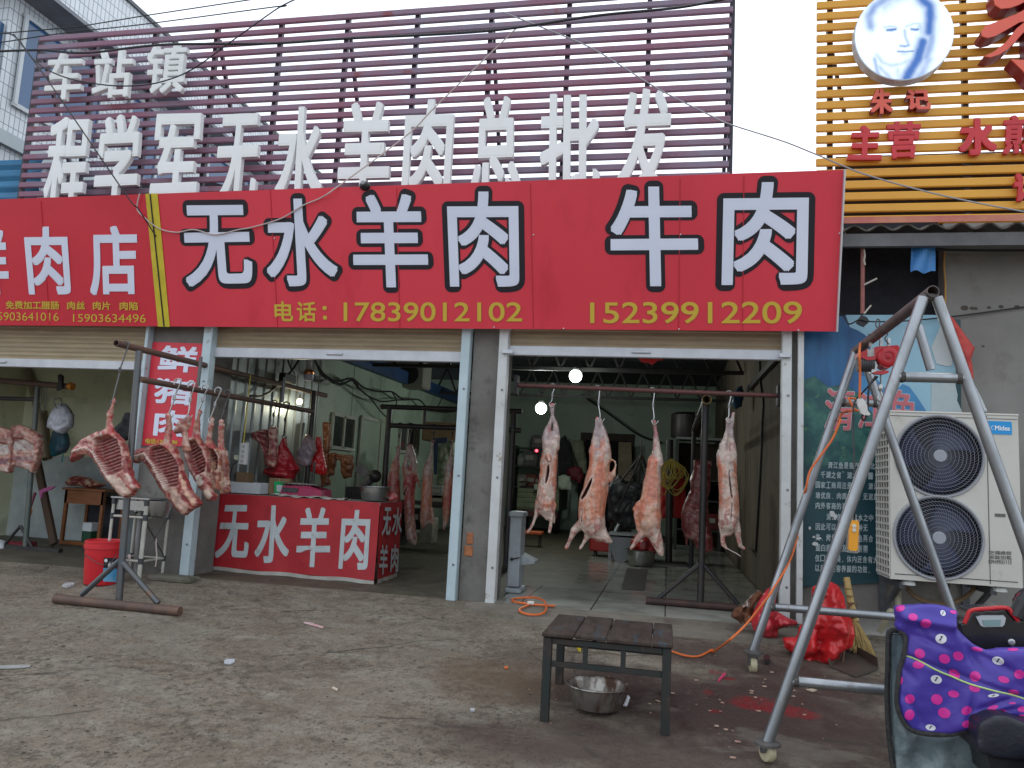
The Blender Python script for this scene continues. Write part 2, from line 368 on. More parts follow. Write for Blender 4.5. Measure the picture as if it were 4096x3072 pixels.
# land around the shops, so that the sheet in front joins ground on every side
fl = MB(); fl.add([(-8.3,.06,.0),(.98,.06,.0),(.98,11.2,.0),(-8.3,11.2,.0)],[(0,1,2,3)])
tag(fl.build('shop_floor', conc_dark), 'worn dark concrete floor inside the butcher shops', 'floor', kind='structure')
def tilemat():
    m = bpy.data.materials.new('glazed floor tiles'); m.use_nodes=True; t=m.node_tree; b=t.nodes['Principled BSDF']
    tc=t.nodes.new('ShaderNodeTexCoord'); br=t.nodes.new('ShaderNodeTexBrick'); br.offset=0; br.inputs['Scale'].default_value=1
    br.inputs['Brick Width'].default_value=.6; br.inputs['Row Height'].default_value=.6; br.inputs['Mortar Size'].default_value=.006
    br.inputs['Color1'].default_value=(.50,.51,.45,1); br.inputs['Color2'].default_value=(.43,.44,.385,1); br.inputs['Mortar'].default_value=(.07,.065,.055,1)
    n=t.nodes.new('ShaderNodeTexNoise'); n.inputs['Scale'].default_value=3; n.inputs['Detail'].default_value=8
    r=t.nodes.new('ShaderNodeMapRange'); r.inputs[1].default_value=.4;r.inputs[2].default_value=.75;r.inputs[4].default_value=.65
    mm=t.nodes.new('ShaderNodeMix'); mm.data_type='RGBA'; mm.inputs[7].default_value=(.12,.10,.075,1)
    L=t.links.new; L(tc.outputs['Object'],br.inputs['Vector']); L(tc.outputs['Object'],n.inputs['Vector']); L(n.outputs['Fac'],r.inputs[0]); L(r.outputs[0],mm.inputs[0]); L(br.outputs['Color'],mm.inputs[6]); L(mm.outputs[2],b.inputs['Base Color'])
    b.inputs['Roughness'].default_value=.14; b.inputs['Specular IOR Level'].default_value=.6
    return m
tl = MB(); e = [PZ('n',*p,0.0) for p in ((105,1492),(480,1448),(610,1240),(640,1180))]
lx = lambda v: (v.x, v.y, .012)
tl.prism([(-1.40,.04,.012),(.95,.04,.012),(.95,8.6,.012),(-.75,8.6,.012),lx(e[2]),lx(e[1]),(-1.40,1.28,.012)],(0,0,-.01))
tag(tl.build('tile_floor', tilemat()), 'pale glazed floor tiles just inside the right shop doorway', 'floor', kind='structure')
ap = MB(); a0=PG('w',1845,395); pts=[(-1.44,.03),(-1.62,-.08),(-1.60,-.22),(-1.42,-.38),(-1.0,-.46),(-.5,-.47),(.2,-.45),(.8,-.46),(1.0,-.4),(1.02,.03)]
ap.prism([(x,y,.012+SLOPE*min(y,0)*.35) for x,y in pts],(0,0,-.09))
concs = mat('poured concrete slab',(.23,.205,.17),(.15,.13,.10),3.5,.8,bump=.3,bscale=40,c3=(.09,.06,.05),scale3=2.6)
tag(ap.build('door_slab', concs), 'rough concrete slab poured at the right shop threshold', 'pavement', kind='structure')
pt = MB(); c1=[PZ('n',*p,.0) for p in ((805,1340),(925,1345),(905,1470),(770,1462))]
pt.prism([(p.x,p.y,.018) for p in c1],(0,0,-.004)); tag(pt.build('drain_cover', mat('drain board',(.045,.04,.033),(.07,.06,.05),9,.6)), 'dark flat board lying across the pale floor tiles', 'board')
# ================================================================ SHOP BUILDING
shop = thing('shop_building','long single storey row of butcher shops with grey pillars and open roller doors','building',(-3,.5,0))
plaster = mat('grey cement render',(.20,.19,.175),(.13,.122,.11),2.2,.85,bump=.25,bscale=30,c3=(.09,.083,.075),scale3=5.0,lohi3=(.56,.72))
darkw = mat('dark painted header',(.05,.022,.022),(.03,.02,.02),5,.7)
inwall = mat('green grey panel wall',(.33,.42,.33),(.26,.34,.265),1.2,.45,bump=.05,bscale=8,c3=(.19,.24,.19),scale3=2.5)
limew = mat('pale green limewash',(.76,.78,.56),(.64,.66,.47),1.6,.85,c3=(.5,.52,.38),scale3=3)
browr = mat('brown stained render',(.17,.14,.10),(.11,.09,.065),1.3,.85,bump=.2,bscale=14,stretch=(1,1,.35),c3=(.07,.055,.042),scale3=2.5)
LP = PY('j',1235,125,0).x      # right edge of the left shop's door
for cx_,wx_ in (((LP-4.33)/2,-4.33-LP),(-1.59,.26),(.985,.075)):
    pl = MB(); pl.box((cx_,.28,1.35),(wx_,.45,2.7)); pl.build('pillar', plaster, shop)
# exposed brick where the middle pillar has chipped
bk = MB()
for (x,y,ww,hh) in ((1015,1163,14,24),(1012,1190,18,22)):
    p=PY('f',x,y,.052); bk.box(p,(ww*.0042,.012,hh*.0040),bev=.004)
bk.build('exposed_brick', mat('orange brick',(.42,.16,.07),(.25,.1,.05),14,.9,bump=.4), shop)
wl = MB(); wl.box((-4.50,2.3,1.35),(.1,3.6,2.9)); wl.build('corrugated_wall_backing', plaster, shop)
# left interior wall: corrugated sheet, then flat panels
cw = MB()
def corr(u,v):
    y=.5+u*2.2; q=(y%.19); return Vector((-4.43+(.014 if q<.03 else (.010 if .03<=q<.045 else 0)), y, v*2.75))
cw.grid(corr,150,1); cwm=mat('galvanised corrugated sheet',(.26,.29,.29),(.19,.215,.215),1.4,.30,metal=.35); cw.build('corrugated_sheet', cwm, shop)
ip = MB()
for i in range(8): ip.box((-4.46,2.72+i*1.06+.525,1.35),(.06,1.045,2.7),bev=.006)
ip.build('panel_wall', inwall, shop)
bw_ = MB(); bw_.box((-3.0,11.1,1.7),(11,.1,3.4)); bw_.build('back_wall', inwall, shop)
rw = MB(); rw.box((1.02,5.8,1.7),(.1,10.6,3.4)); rw.build('side_wall', browr, shop)
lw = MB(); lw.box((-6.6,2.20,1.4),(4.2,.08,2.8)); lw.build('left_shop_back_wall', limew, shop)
lwd= MB(); lwd.box((-6.6,2.15,.52),(4.2,.03,1.04)); lwd.build('dado', mat('worn grey dado',(.48,.53,.53),(.33,.37,.38),2.2,.75,bump=.15,c3=(.48,.5,.48),scale3=5), shop)
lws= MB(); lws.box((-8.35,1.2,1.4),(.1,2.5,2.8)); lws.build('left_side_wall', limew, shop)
ce = MB(); ce.box((-3.65,5.7,3.36),(9.5,10.9,.08)); ce.box((-3.6,.32,2.98),(9.3,.1,.7))
ce.build('ceiling', mat('sooty ceiling',(.035,.04,.045),(.02,.022,.025),2,.8), shop)
bb = MB(); bb.beam((-4.38,2.2,2.62),(-4.38,11.0,2.68),.12,.20); bb.build('blue_beam', mat('blue painted steel',(.02,.06,.16),(.015,.04,.10),3,.5), shop)
trs = mat('black steel',(.02,.021,.023),(.035,.033,.03),8,.5,metal=.3)
for yy in (4.2,7.6):
    tr = MB()
    tr.beam((-4.4,yy,2.62),(.95,yy,2.62),.05,.05); tr.beam((-4.4,yy,3.1),(.95,yy,3.1),.05,.05)
    for i in range(13):
        a=-4.4+i*.41; tr.beam((a,yy,2.62),(a+.205,yy,3.1),.03,.03); tr.beam((a+.205,yy,3.1),(a+.41,yy,2.62),.03,.03)
    tr.build('roof_truss', trs, shop)
# header behind the sign, dark red lintel of the left shop
hd = MB(); hd.box(((-8.3+LP)/2,.3,2.1),(LP+8.3-.02,.3,.08)); hd.build('lintel', darkw, shop)
# roller doors
beige = mat('beige roller slats',(.33,.265,.165),(.26,.205,.13),3,.5,c3=(.22,.18,.12),scale3=7,lohi3=(.6,.75),stretch=(1,1,6))
alu = mat('aluminium bottom rail',(.50,.52,.55),(.42,.43,.46),5,.4,metal=.3,bump=.05)
pale = mat('pale blue channel steel',(.46,.56,.60),(.38,.47,.50),4,.45,c3=(.26,.24,.2),scale3=9,lohi3=(.64,.72))
whitep = mat('white channel steel',(.58,.6,.6),(.48,.49,.48),4,.45,c3=(.26,.22,.17),scale3=8,lohi3=(.62,.7))
def roller(x0,x1,zb,zt,label_m,railh):
    n=int((x1-x0)/.02); d=MB()
    nr=max(3,int((zt-zb)/.045)*4)
    def f(u,v):
        z=zb+(zt-zb)*v; return Vector((x0+(x1-x0)*u,.06+.010*abs(math.sin((z-zb)/.045*math.pi)),z))
    d.grid(f,2,nr); o=d.build('roller_door', beige, shop)
    r=MB(); r.box(((x0+x1)/2,.055,zb-railh/2),(x1-x0,.05,railh),bev=.006)
    r.build('bottom_rail', label_m, o)
    h=MB(); h.box(((x0+x1)/2,.022,zb-railh*.45),(.16,.02,.022),bev=.005); h.build('pull_handle', label_m, o)
roller(-8.3,LP-.0,PY('j',600,285,0).z,2.6,alu,.085)
roller(-4.25,-1.79,PY('l',900,72,0).z,2.6,alu,.095)
roller(-1.40,.89,PY('n',900,55,0).z,2.6,alu,.085)
def post(xl,xr,zt,m,z0=0.0,base=None):
    b=MB(); wd=xr-xl; c=(xl+xr)/2
    b.box((c,-.012,(zt+z0)/2),(wd,.03,zt-z0),bev=.004); b.box((xl+.006,.035,(zt+z0)/2),(.012,.062,zt-z0)); b.box((xr-.006,.035,(zt+z0)/2),(.012,.062,zt-z0))
    o=b.build('door_guide', m, shop)
    for i in range(3):
        s=MB(); s.lathe((c+.01,-.03,z0+.3+i*.75),[(.0,.0),(.010,.0),(.010,.004),(0,.006)],8,Vector((0,-1,0)),cap=False)
        s.build('bolt', mat('dull bolt',(.2,.2,.2),None,rough=.4,metal=.8), o)
    return o
XL = PY('j',1195,300,0).x
post(XL,LP+.005,2.42,pale)
post(-4.335,-4.245,2.55,pale); post(-1.815,-1.735,2.5,pale,.0); post(-1.475,-1.395,2.45,whitep,0); post(.872,.945,2.45,whitep,.02); 
ja=MB(); ja.box((1.015,.0,1.2),(.045,.05,2.3),bev=.003); ja.build('door_jamb', whitep, shop)
lk=MB(); lk.box((-1.39,-.045,2.13),(.10,.03,.035),bev=.004); lk.box((.89,-.045,2.14),(.09,.03,.035),bev=.004); lk.build('rail_latch', alu, shop)
# rounded awning box under the sign between the doors
ab=MB(); ab.lathe((LP-.05,.14,2.5),[(.16,0),(.17,.02),(.17,.86),(.15,.9)],16,Vector((1,0,0))); ab.build('roller_housing', mat('housing grime',(.12,.085,.085),(.08,.06,.06),6,.7), shop)
# windows and doors on the panel wall (seen down the hall)
XW=-4.425
wf=mat('off white window frame',(.42,.44,.38),(.34,.36,.31),4,.5); gl=mat('dusty glass',(.05,.065,.06),(.035,.045,.04),4,.12,spec=.6)
def wallrect(name,pts,m,th,par):
    p=[PX('m',x,y,XW) for x,y in pts]; y0,y1=min(q.y for q in p),max(q.y for q in p); z0,z1=min(q.z for q in p),max(q.z for q in p)
    b=MB(); b.box((XW+th/2,(y0+y1)/2,(z0+z1)/2),(th,y1-y0,z1-z0)); return b.build(name,m,par),(y0,y1,z0,z1)
def window(pts):
    o,(y0,y1,z0,z1)=wallrect('window',pts,gl,.012,shop); b=MB(); w_=.045
    for a,bq in (((y0,z0),(y1,z0)),((y0,z1),(y1,z1)),((y0,z0),(y0,z1)),((y1,z0),(y1,z1)),(((y0+y1)/2,z0),((y0+y1)/2,z1))):
        b.beam((XW+.02,a[0],a[1]),(XW+.02,bq[0],bq[1]),w_,.03,up=Vector((1,0,0)))
    b.build('window_frame',wf,o)
window([(805,690),(1010,720),(1000,1030),(790,1000)]); window([(1470,805),(1595,825),(1590,1060),(1465,1045)])
for pts in ([(1085,710),(1250,745),(1232,1400),(1080,1400)],[(1625,815),(1755,830),(1745,1330),(1620,1330)]):
    o,(y0,y1,z0,z1)=wallrect('room_door',pts,inwall,.02,shop); b=MB()
    for a,bq in (((y0,z0),(y0,z1)),((y1,z0),(y1,z1)),((y0,z1),(y1,z1))): b.beam((XW+.025,a[0],a[1]),(XW+.025,bq[0],bq[1]),.05,.03,up=Vector((1,0,0)))
    b.build('door_frame',wf,o)
# back wall doorway of the right shop
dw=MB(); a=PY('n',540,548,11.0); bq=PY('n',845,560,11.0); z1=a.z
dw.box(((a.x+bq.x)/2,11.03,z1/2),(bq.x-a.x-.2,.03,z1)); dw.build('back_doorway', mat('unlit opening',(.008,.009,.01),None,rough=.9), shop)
df=MB(); df.box((a.x+.06,10.98,z1/2),(.12,.08,z1)); df.box((bq.x-.06,10.98,z1/2),(.12,.08,z1)); df.box(((a.x+bq.x)/2,10.98,z1-.08),(bq.x-a.x-.24,.08,.16)); df.build('back_door_frame', mat('brown frame',(.05,.033,.025),None,rough=.7), shop)
# roof behind the slat screen (left part rises higher)
rf=MB(); 
rf.prism([(-7.4,1.2,3.4),(-3.3,1.2,3.4),(-3.3,1.2,3.75),(-5.2,1.2,4.25),(-7.4,1.2,4.35)],(0,6,0)); rf.box((-3.2,6.2,3.42),(8.5,10.4,.04))
rf.build('roof', mat('weathered roof sheet',(.07,.075,.09),(.045,.05,.06),3,.7), shop)
# ================================================================ RED SIGNS
p0=Vector((0,-.12,2.33)); p1=Vector((0,-.47,3.53)); sd_=(p1-p0).normalized(); SN=Vector((0,-sd_.z,sd_.y))
def SP(k,x,y): return PN(k,x,y,p0,SN)
redm=mat('printed red vinyl',(.72,.048,.076),(.64,.038,.062),.9,.34,spec=.5,bump=.10,bscale=1.6,c3=(.58,.03,.055),scale3=2.3,stretch=(1,1,.35))
redm2=mat('printed red vinyl darker',(.62,.028,.05),(.55,.022,.04),1.5,.4,spec=.45)
yel=mat('printed yellow',(.60,.42,.05),None,rough=.45); yel2=mat('yellow trim tape',(.62,.50,.04),(.5,.4,.03),6,.5)
lav=mat('printed pale white',(.72,.76,.90),(.66,.70,.84),2,.42); blk=mat('printed black outline',(.012,.011,.018),None,rough=.4)
edge=mat('sign aluminium edge',(.6,.6,.62),None,rough=.4,metal=.4)
def board(name,label,tl,tr,br,bl,m):
    P=[SP(*q) for q in (tl,tr,br,bl)]; c=(P[2]+P[3])/2
    t=thing(name,label,'shop sign',(c.x,c.y,c.z)); b=MB(); b.prism(P,SN*-.06); b.build('panel',m,t)
    return t,P
s1,P1=board('shop_sign','wide tilted red sign with six black outlined characters and two yellow phone numbers',('f',334,418.5),('f',1822,366.5),('f',1805,716),('f',358,705),redm)
s2,P2=board('shop_sign','red sign on the left cut by the frame, three pale characters above small yellow lines',('f',-260,440),('f',333,418.5),('f',357,705),('f',-240,701),redm2)
WORLDN=SN
def line(par,name,m,items,k,bold=0.0,off=.004,lay=8,**kw):
    mb=MB()
    for s,q in items: letter(mb,s,quad(k,q,SP),bold,lay,off,**kw)
    return mb.build(name,m,par,normals=False)
BIG=[('e','无',[(1462,243),(1995,238),(2048,888),(1500,900)]),('g','水',[(112,175),(605,170),(662,822),(128,822)]),('g','羊',[(755,142),(1282,138),(1330,830),(765,830)]),('g','肉',[(1448,122),(1980,119),(1990,825),(1475,826)]),('h','牛',[(580,80),(1165,75),(1190,757),(582,760)]),('h','肉',[(1350,50),(1936,44),(1922,747),(1335,752)])]
for k,s,q in BIG:
    mb=MB(); letter(mb,s,quad(k,q,SP),.046,20,.002,shrink=False,step=.00008); 
    # the outline is the same glyph, fattened: outer copies keep the inner weight too
    letter(mb,s,quad(k,q,SP),.030,12,.002,shrink=False,step=.00008)
    m2=MB(); letter(m2,s,quad(k,q,SP),.017,10,.0065); co_=m2.build('character',lav,s1,normals=False)
    mb.build('character_outline',blk,co_,normals=False)
line(s1,'phone_number',yel,[('17839012102',[(692,938),(2008,938),(2008,1082),(692,1080)])],'g',.0028)
line(s1,'phone_label',yel,[('电',[(180,930),(320,932),(322,1080),(185,1078)]),('话',[(345,932),(490,935),(490,1083),(350,1080)]),(':',[(535,965),(568,965),(570,1068),(540,1068)])],'g',.0045)
line(s1,'phone_number',yel,[('15239912209',[(443,866),(1885,860),(1885,1012),(443,1010)])],'h',.0028)
for q in ([(-330,440),(50,430),(85,962),(-290,965)],'鲜'),([(188,415),(540,412),(578,962),(235,964)],'肉'),([(712,410),(1103,405),(1120,968),(728,970)],'店'):
    line(s2,'character',lav,[(q[1],q[0])],'e',.016)
line(s2,'small_text',yel,[('免费加工腊肠',[(48,1012),(478,1015),(480,1082),(50,1078)]),('肉丝',[(543,1015),(688,1016),(688,1084),(543,1083)]),('肉片',[(750,1016),(890,1018),(890,1087),(750,1086)]),('肉陷',[(965,1018),(1112,1020),(1112,1090),(965,1088)])],'e',.0025)
line(s2,'phone_number',yel,[('15903641016',[(-50,1103),(475,1108),(475,1174),(-50,1170)])],'e',0.0)
line(s2,'phone_number',yel,[('15903634496',[(590,1118),(1175,1120),(1175,1187),(590,1181)])],'e',0.0)
def strip(k,p,q,m,wd,par,name,off=.004):
    a,b2=SP(k,*p),SP(k,*q); mb=MB(); x=Vector((wd/2,0,0)); mb.prism([a-x+SN*off,a+x+SN*off,b2+x+SN*off,b2-x+SN*off],SN*.004); return mb.build(name,m,par)
strip('e',(1222,150),(1322,1220),yel2,.125,s2,'seam_strip'); strip('e',(1213,155),(1325,1218),blk,.012,s2,'seam_gap',.009)
# aluminium edge and rivets of the big board
eb=MB(); eb.beam(P1[1]+Vector((.006,0,0)),P1[2]+Vector((.006,0,0)),.012,.07,up=SN); eb.build('edge_trim',edge,s1)
for k,x0_,y0_,x1_,y1_ in (('h',36,60,58,1050),('h',1056,25,1045,1048),('g',150,110,205,1125),('g',1082,95,1105,1130),('e',330,210,400,1200),('h',1490,5,1480,1056)):
    strip(k,(x0_,y0_),(x1_,y1_),mat('red seam fold',(.50,.02,.04),None,rough=.5),.006,s1 if k!='e' else s2,'seam_fold',.0008)
rv=MB()
for k,x,y in (('h',58,408),('h',1058,405),('h',263,1045),('h',1048,1049),('h',1860,1056),('h',2140,398),('g',1800,1122),('g',182,468)):
    rv.sphere(SP(k,x,y)+SN*.006,.007,8,6)
rv.build('rivet',edge,s1)
cam_=SP('b',925,1497); ct=thing('security_camera','small black dome camera on top edge of the big red sign','camera',cam_)
mb=MB(); mb.sphere(cam_+Vector((0,0,.0)),.05,14,8,(1,1,.8)); mb.build('dome',mat('black plastic',(.02,.02,.022),None,rough=.3),ct); mb=MB(); mb.lathe(cam_+Vector((0,-.047,.012)),[(.018,0),(.018,.01),(.01,.012)],12,Vector((0,-1,0))); mb.build('lens',mat('lens glass',(.3,.3,.32),None,rough=.1),ct)
# vertical pork banner on the pillar
bn=thing('banner','narrow vertical red banner with three pale characters on the left pillar','banner',PY('j',1440,1000,-.02))
B4=quad('j',[(1268,140),(1700,155),(1660,1010),(1175,1000)],lambda k,x,y:PY(k,x,y,.045)); 
mb=MB(); mb.prism(B4,(0,.006,0)); mb.build('cloth',redm2,bn)
FB=lambda k,x,y:PY(k,x,y,.043)
for s,q in (('鲜',[(1330,168),(1655,178),(1625,400),(1300,380)]),('猪',[(1290,435),(1620,450),(1590,670),(1272,648)]),('肉',[(1290,700),(1572,716),(1555,930),(1268,918)])):
    mb=MB(); letter(mb,s,quad('j',q,FB),.010,8,.002); mb.build('character',lav,bn,normals=False)
mb=MB(); letter(mb,'电话:13839 86',quad('j',[(1208,940),(1478,952),(1472,990),(1206,985)],FB),.002,6,.002); mb.build('small_text',yel,bn,normals=False)
# ================================================================ SLAT SCREENS
slm=mat('faded maroon slats',(.27,.105,.155),(.235,.20,.265),.9,.6,c3=(.24,.07,.08),scale3=4,lohi3=(.6,.72),stretch=(1,1,1.6),spec=.3)
drk=mat('dark steel post',(.045,.04,.055),None,rough=.6)
scr=thing('slat_screen','tall maroon slatted billboard with white raised characters above the shop sign','slat screen',(-3.25,.3,3.6))
zt,zb_,x0,x1=5.63,3.84,-6.95,.455; pitchz=(zt-zb_)/17
for i in range(-2,18):
    z=zb_+pitchz*i; b=MB(); b.box(((x0+x1)/2+random.Random(i).uniform(-.008,.008),.315,z-.030),(x1-x0,.035,.064),bev=.010); b.build('slat',slm,scr)
for k,x,y in (('a',310,300),('a',720,290),('a',1155,250),('a',1610,220),('b',260,200),('b',795,160),('b',1355,120),('b',1950,85),('c',580,40),('c',1245,10),('c',1930,20)):
    X=PY(k,x,y,.36).x; b=MB(); b.box((X,.357,4.4),(.045,.045,2.44)); b.build('post',drk,scr)
for k,x,y in (('a',1610,220),('b',795,160),('b',1950,85),('c',1925,20),('a',310,300)):
    X=PY(k,x,y,.36).x; b=MB(); b.beam((X,.40,5.5),(X,1.45,3.5),.035,.035); b.build('brace',drk,scr)
wht=mat('white raised letter board',(.82,.85,.85),(.76,.79,.78),2.5,.55,c3=(.5,.46,.38),scale3=7,lohi3=(.68,.78))
SL=lambda k,x,y:PY(k,x,y,.20)
for k,s,q in (('a','程',[(405,880),(705,870),(630,1610),(325,1625)]),('a','学',[(775,865),(1065,850),(1020,1600),(690,1615)]),('a','军',[(1180,855),(1510,848),(1460,1570),(1110,1585)]),('a','无',[(1645,860),(1945,848),(1890,1560),(1580,1570)]),('b','水',[(255,878),(622,870),(585,1690),(205,1700)]),('b','羊',[(760,840),(1155,832),(1125,1650),(705,1660)]),('b','肉',[(1270,822),(1660,812),(1612,1640),(1222,1650)]),('b','总',[(1810,798),(2180,785),(2190,1630),(1760,1645)]),('c','批',[(345,802),(835,786),(830,1665),(330,1680)]),('c','发',[(990,760),(1450,745),(1400,1640),(970,1655)])):
    mb=MB(); letter(mb,s,quad(k,q,SL),(.013,.023),8,0,thick=.05,step=.0006); mb.build('character',wht,scr,normals=False)
for s,q in (('车',[(385,405),(640,395),(612,745),(345,760)]),('站',[(725,383),(1012,373),(975,730),(695,748)]),('镇',[(1115,343),(1412,333),(1368,695),(1092,712)])):
    mb=MB(); letter(mb,s,quad('a',q,SL),.010,8,0,thick=.05,step=.0006); mb.build('character',wht,scr,normals=False)
# orange screen on the right
orm=mat('orange yellow slats',(.74,.37,.05),(.66,.32,.043),1.2,.45,spec=.35)
osc=thing('slat_screen','orange slatted billboard with an oval light box and red characters on the right','slat screen',(3.3,.3,3.0))
zt2=PY('O',700,68,.3).z; zb2=PY('O',700,1185,.3).z; ph=(zt2-zb2)/10.35
for i in range(-8,16):
    z=zt2-ph*.35-(13-i)*ph+ph*2; b=MB(); b.box((3.7,.31,z),(5.04,.03,ph*.70),bev=.008)
    if z>3.02 and z<5.95: b.build('slat',orm,osc)
for k,x,y in (('O',45,90),('O',1305,80)):
    X=PY(k,x,y,.36).x; b=MB(); b.box((X,.355,4.45),(.045,.045,2.9)); b.build('post',drk,osc)
b=MB(); b.box((5.1,.355,4.45),(.045,.045,2.9)); b.build('post',drk,osc)
b=MB(); b.beam(PY('O',25,290,.41),PY('O',215,1230,.41),.03,.03,up=Vector((0,1,0))); b.build('brace',drk,osc)
bk_=MB(); bk_.box((3.95,.62,3.55),(5.1,.05,1.05)); bk_.build('backing', mat('dark board backing',(.03,.02,.015),None,rough=.8), osc)
SO=lambda k,x,y:PY(k,x,y,.27)
ored=mat('red acrylic letters',(.60,.035,.045),(.52,.03,.04),3,.35); osal=mat('salmon red acrylic face',(.78,.14,.09),(.74,.12,.08),3,.35); osd=mat('dark red return edge',(.25,.015,.025),None,rough=.4)
for s,q,bd in (('主',[(240,1205),(520,1198),(530,1530),(200,1530)],.012),('营',[(572,1165),(905,1160),(865,1510),(600,1520)],.010),('水',[(1270,1135),(1600,1130),(1625,1480),(1255,1490)],.014),('煎',[(1685,1110),(2030,1100),(2010,1470),(1670,1480)],.010),('讠',[(1775,1655),(1900,1650),(1885,1925),(1780,1930)],.014)):
    mb=MB(); letter(mb,s,quad('O',q,SO),bd,8,0,thick=.03,step=.0005); mb.build('character',ored,osc,normals=False)
for s,q in (('朱',[(425,875),(615,870),(630,1110),(410,1115)]),('记',[(745,880),(960,875),(990,1070),(750,1075)])):
    mb=MB(); letter(mb,s,quad('O',q,SO),.010,8,.0,thick=.06,step=.0005); co_=mb.build('character',osd,osc,normals=False)
    mb=MB(); letter(mb,s,quad('O',q,SO),.009,8,.062,step=.0005); mb.build('character_face',osal,co_,normals=False)
# big brush stroke character, cut by the frame
def brush(outline):
    P=[PY('O',x,y,.24) for x,y in outline]; c=sum(P,Vector())/len(P)
    mb=MB(); mb.prism(P,(0,-.14,0)); bo=mb.build('brush_stroke',osd,osc)
    mb=MB(); mb.prism([p+Vector((0,-.141,0)) for p in P],(0,-.012,0)); mb.build('brush_stroke_face',osal,bo)
brush([(1525,60),(1540,0),(1560,-60),(1640,-80),(1900,-100),(1910,60),(1840,110),(1760,150),(1680,178),(1600,185),(1545,150)])
brush([(1415,400),(1450,345),(1560,305),(1740,235),(1840,180),(1960,140),(1980,260),(1850,300),(1770,310),(1650,380),(1540,440),(1470,455),(1425,440)])
brush([(1440,625),(1520,590),(1640,500),(1740,370),(1840,290),(1900,370),(1800,410),(1730,490),(1660,560),(1580,610),(1500,635)])
brush([(1835,110),(1990,60),(2000,800),(1900,840),(1840,780),(1845,600)])
brush([(1690,655),(1860,665),(1900,840),(1880,860),(1800,760)])
# oval light box: a pale blue portrait print, lit from inside
oc=PY('O',715,385,.2); RX=pxr('O',oc,432); RZ=pxr('O',oc,455)
ob=MB(); nO=Vector((0,-1,0))
ob.lathe(oc+Vector((0,.06,.0)),[(RX,-.06),(RX,.10),(RX*.985,.115)],64,nO,sy=RZ/RX)
# keep the oval upright
A=Vector((1,0,0)); 
def oval(rx,rz,y,n=72): return [oc+Vector((rx*math.cos(2*math.pi*i/n),y,rz*math.sin(2*math.pi*i/n))) for i in range(n)]
ob=MB(); ob.prism(oval(RX,RZ,.01),(0,-.10,0)); ob.build('light_box',mat('light box rim',(.55,.6,.68),None,rough=.4,metal=.3),osc)
ob=MB(); ob.prism(oval(RX*.985,RZ*.985,-.095),(0,-.004,0)); ob.build('lit_face',mat('lit white acrylic',(.74,.84,.92),None,rough=.3,emis=.42),osc)
# the print on the light box: a soft blue tinted portrait, built as a fine oval mesh with printed colours
def seg_d(p,poly):
    d=1e9
    for (x1,y1),(x2,y2) in zip(poly[:-1],poly[1:]):
        dx,dy=x2-x1,y2-y1; t=max(0,min(1,((p[0]-x1)*dx+(p[1]-y1)*dy)/(dx*dx+dy*dy+1e-9))); d=min(d,math.hypot(p[0]-x1-t*dx,p[1]-y1-t*dy))
    return d
STROKES=[([(430,250),(420,150),(470,60),(560,0),(640,-40)],48,.55),([(560,60),(640,0),(760,-40)],60,.30),([(900,-30),(990,60),(1000,170),(985,300)],62,.80),([(1000,170),(1010,380),(960,540)],50,.55),([(930,400),(880,560),(800,690),(750,790)],60,.85),([(980,560),(920,690),(860,760)],50,.45),
 ([(590,285),(640,282),(670,276)],13,.75),([(610,292),(640,292)],8,.5),([(820,276),(855,282),(885,278)],13,.75),([(830,284),(860,286)],8,.5),([(560,258),(620,250),(680,258)],14,.30),([(770,250),(850,222),(920,222)],14,.30),([(757,290),(765,360),(790,412)],18,.40),([(715,434),(760,440),(798,428)],12,.60),([(690,488),(760,490),(840,484)],9,.75),([(730,512),(790,508)],14,.25),
 ([(490,520),(540,590),(620,620),(720,610),(820,560)],22,.30),([(470,560),(490,660),(540,770)],22,.50),([(520,640),(600,720),(660,800)],26,.35),([(690,660),(700,760)],26,.30),([(455,230),(450,290)],16,.4),([(905,250),(930,340),(900,470)],34,.35)]
NR,NA=46,120; vs=[oc+Vector((0,-.0995,0))]; cv=[(.74,.84,.92)]; fs=[]
def pcol(p):
    q=proj('O',[p[:]])[0]; v=0.0
    for st,w_,a_ in STROKES:
        d=seg_d(q,st)
        if d<w_*2.6: v=max(v,a_*math.exp(-(d/w_)**2))
    v=max(0,min(1,v*1.3+.10*mnoise.noise(Vector((q[0]*.012,q[1]*.012,5)))+.05*mnoise.noise(Vector((q[0]*.05,q[1]*.02,9)))))
    return tuple(a+(b_-a)*v for a,b_ in zip((.74,.85,.93),(.035,.12,.38)))
cv[0]=pcol(vs[0])
for r_ in range(1,NR+1):
    for a in range(NA):
        p=oc+Vector((RX*.985*r_/NR*math.cos(2*math.pi*a/NA),-.0995,RZ*.985*r_/NR*math.sin(2*math.pi*a/NA))); vs.append(p); cv.append(pcol(p))
fs=[(0,1+a,1+(a+1)%NA) for a in range(NA)]+[(1+r_*NA+a,1+(r_+1)*NA+a,1+(r_+1)*NA+(a+1)%NA,1+r_*NA+(a+1)%NA) for r_ in range(NR-1) for a in range(NA)]
lm=bpy.data.materials.new('backlit print'); lm.use_nodes=True; b_=lm.node_tree.nodes['Principled BSDF']; at=lm.node_tree.nodes.new('ShaderNodeAttribute'); at.attribute_name='Col'
lm.node_tree.links.new(at.outputs['Color'],b_.inputs['Base Color']); lm.node_tree.links.new(at.outputs['Color'],b_.inputs['Emission Color']); b_.inputs['Emission Strength'].default_value=.50; b_.inputs['Roughness'].default_value=.35
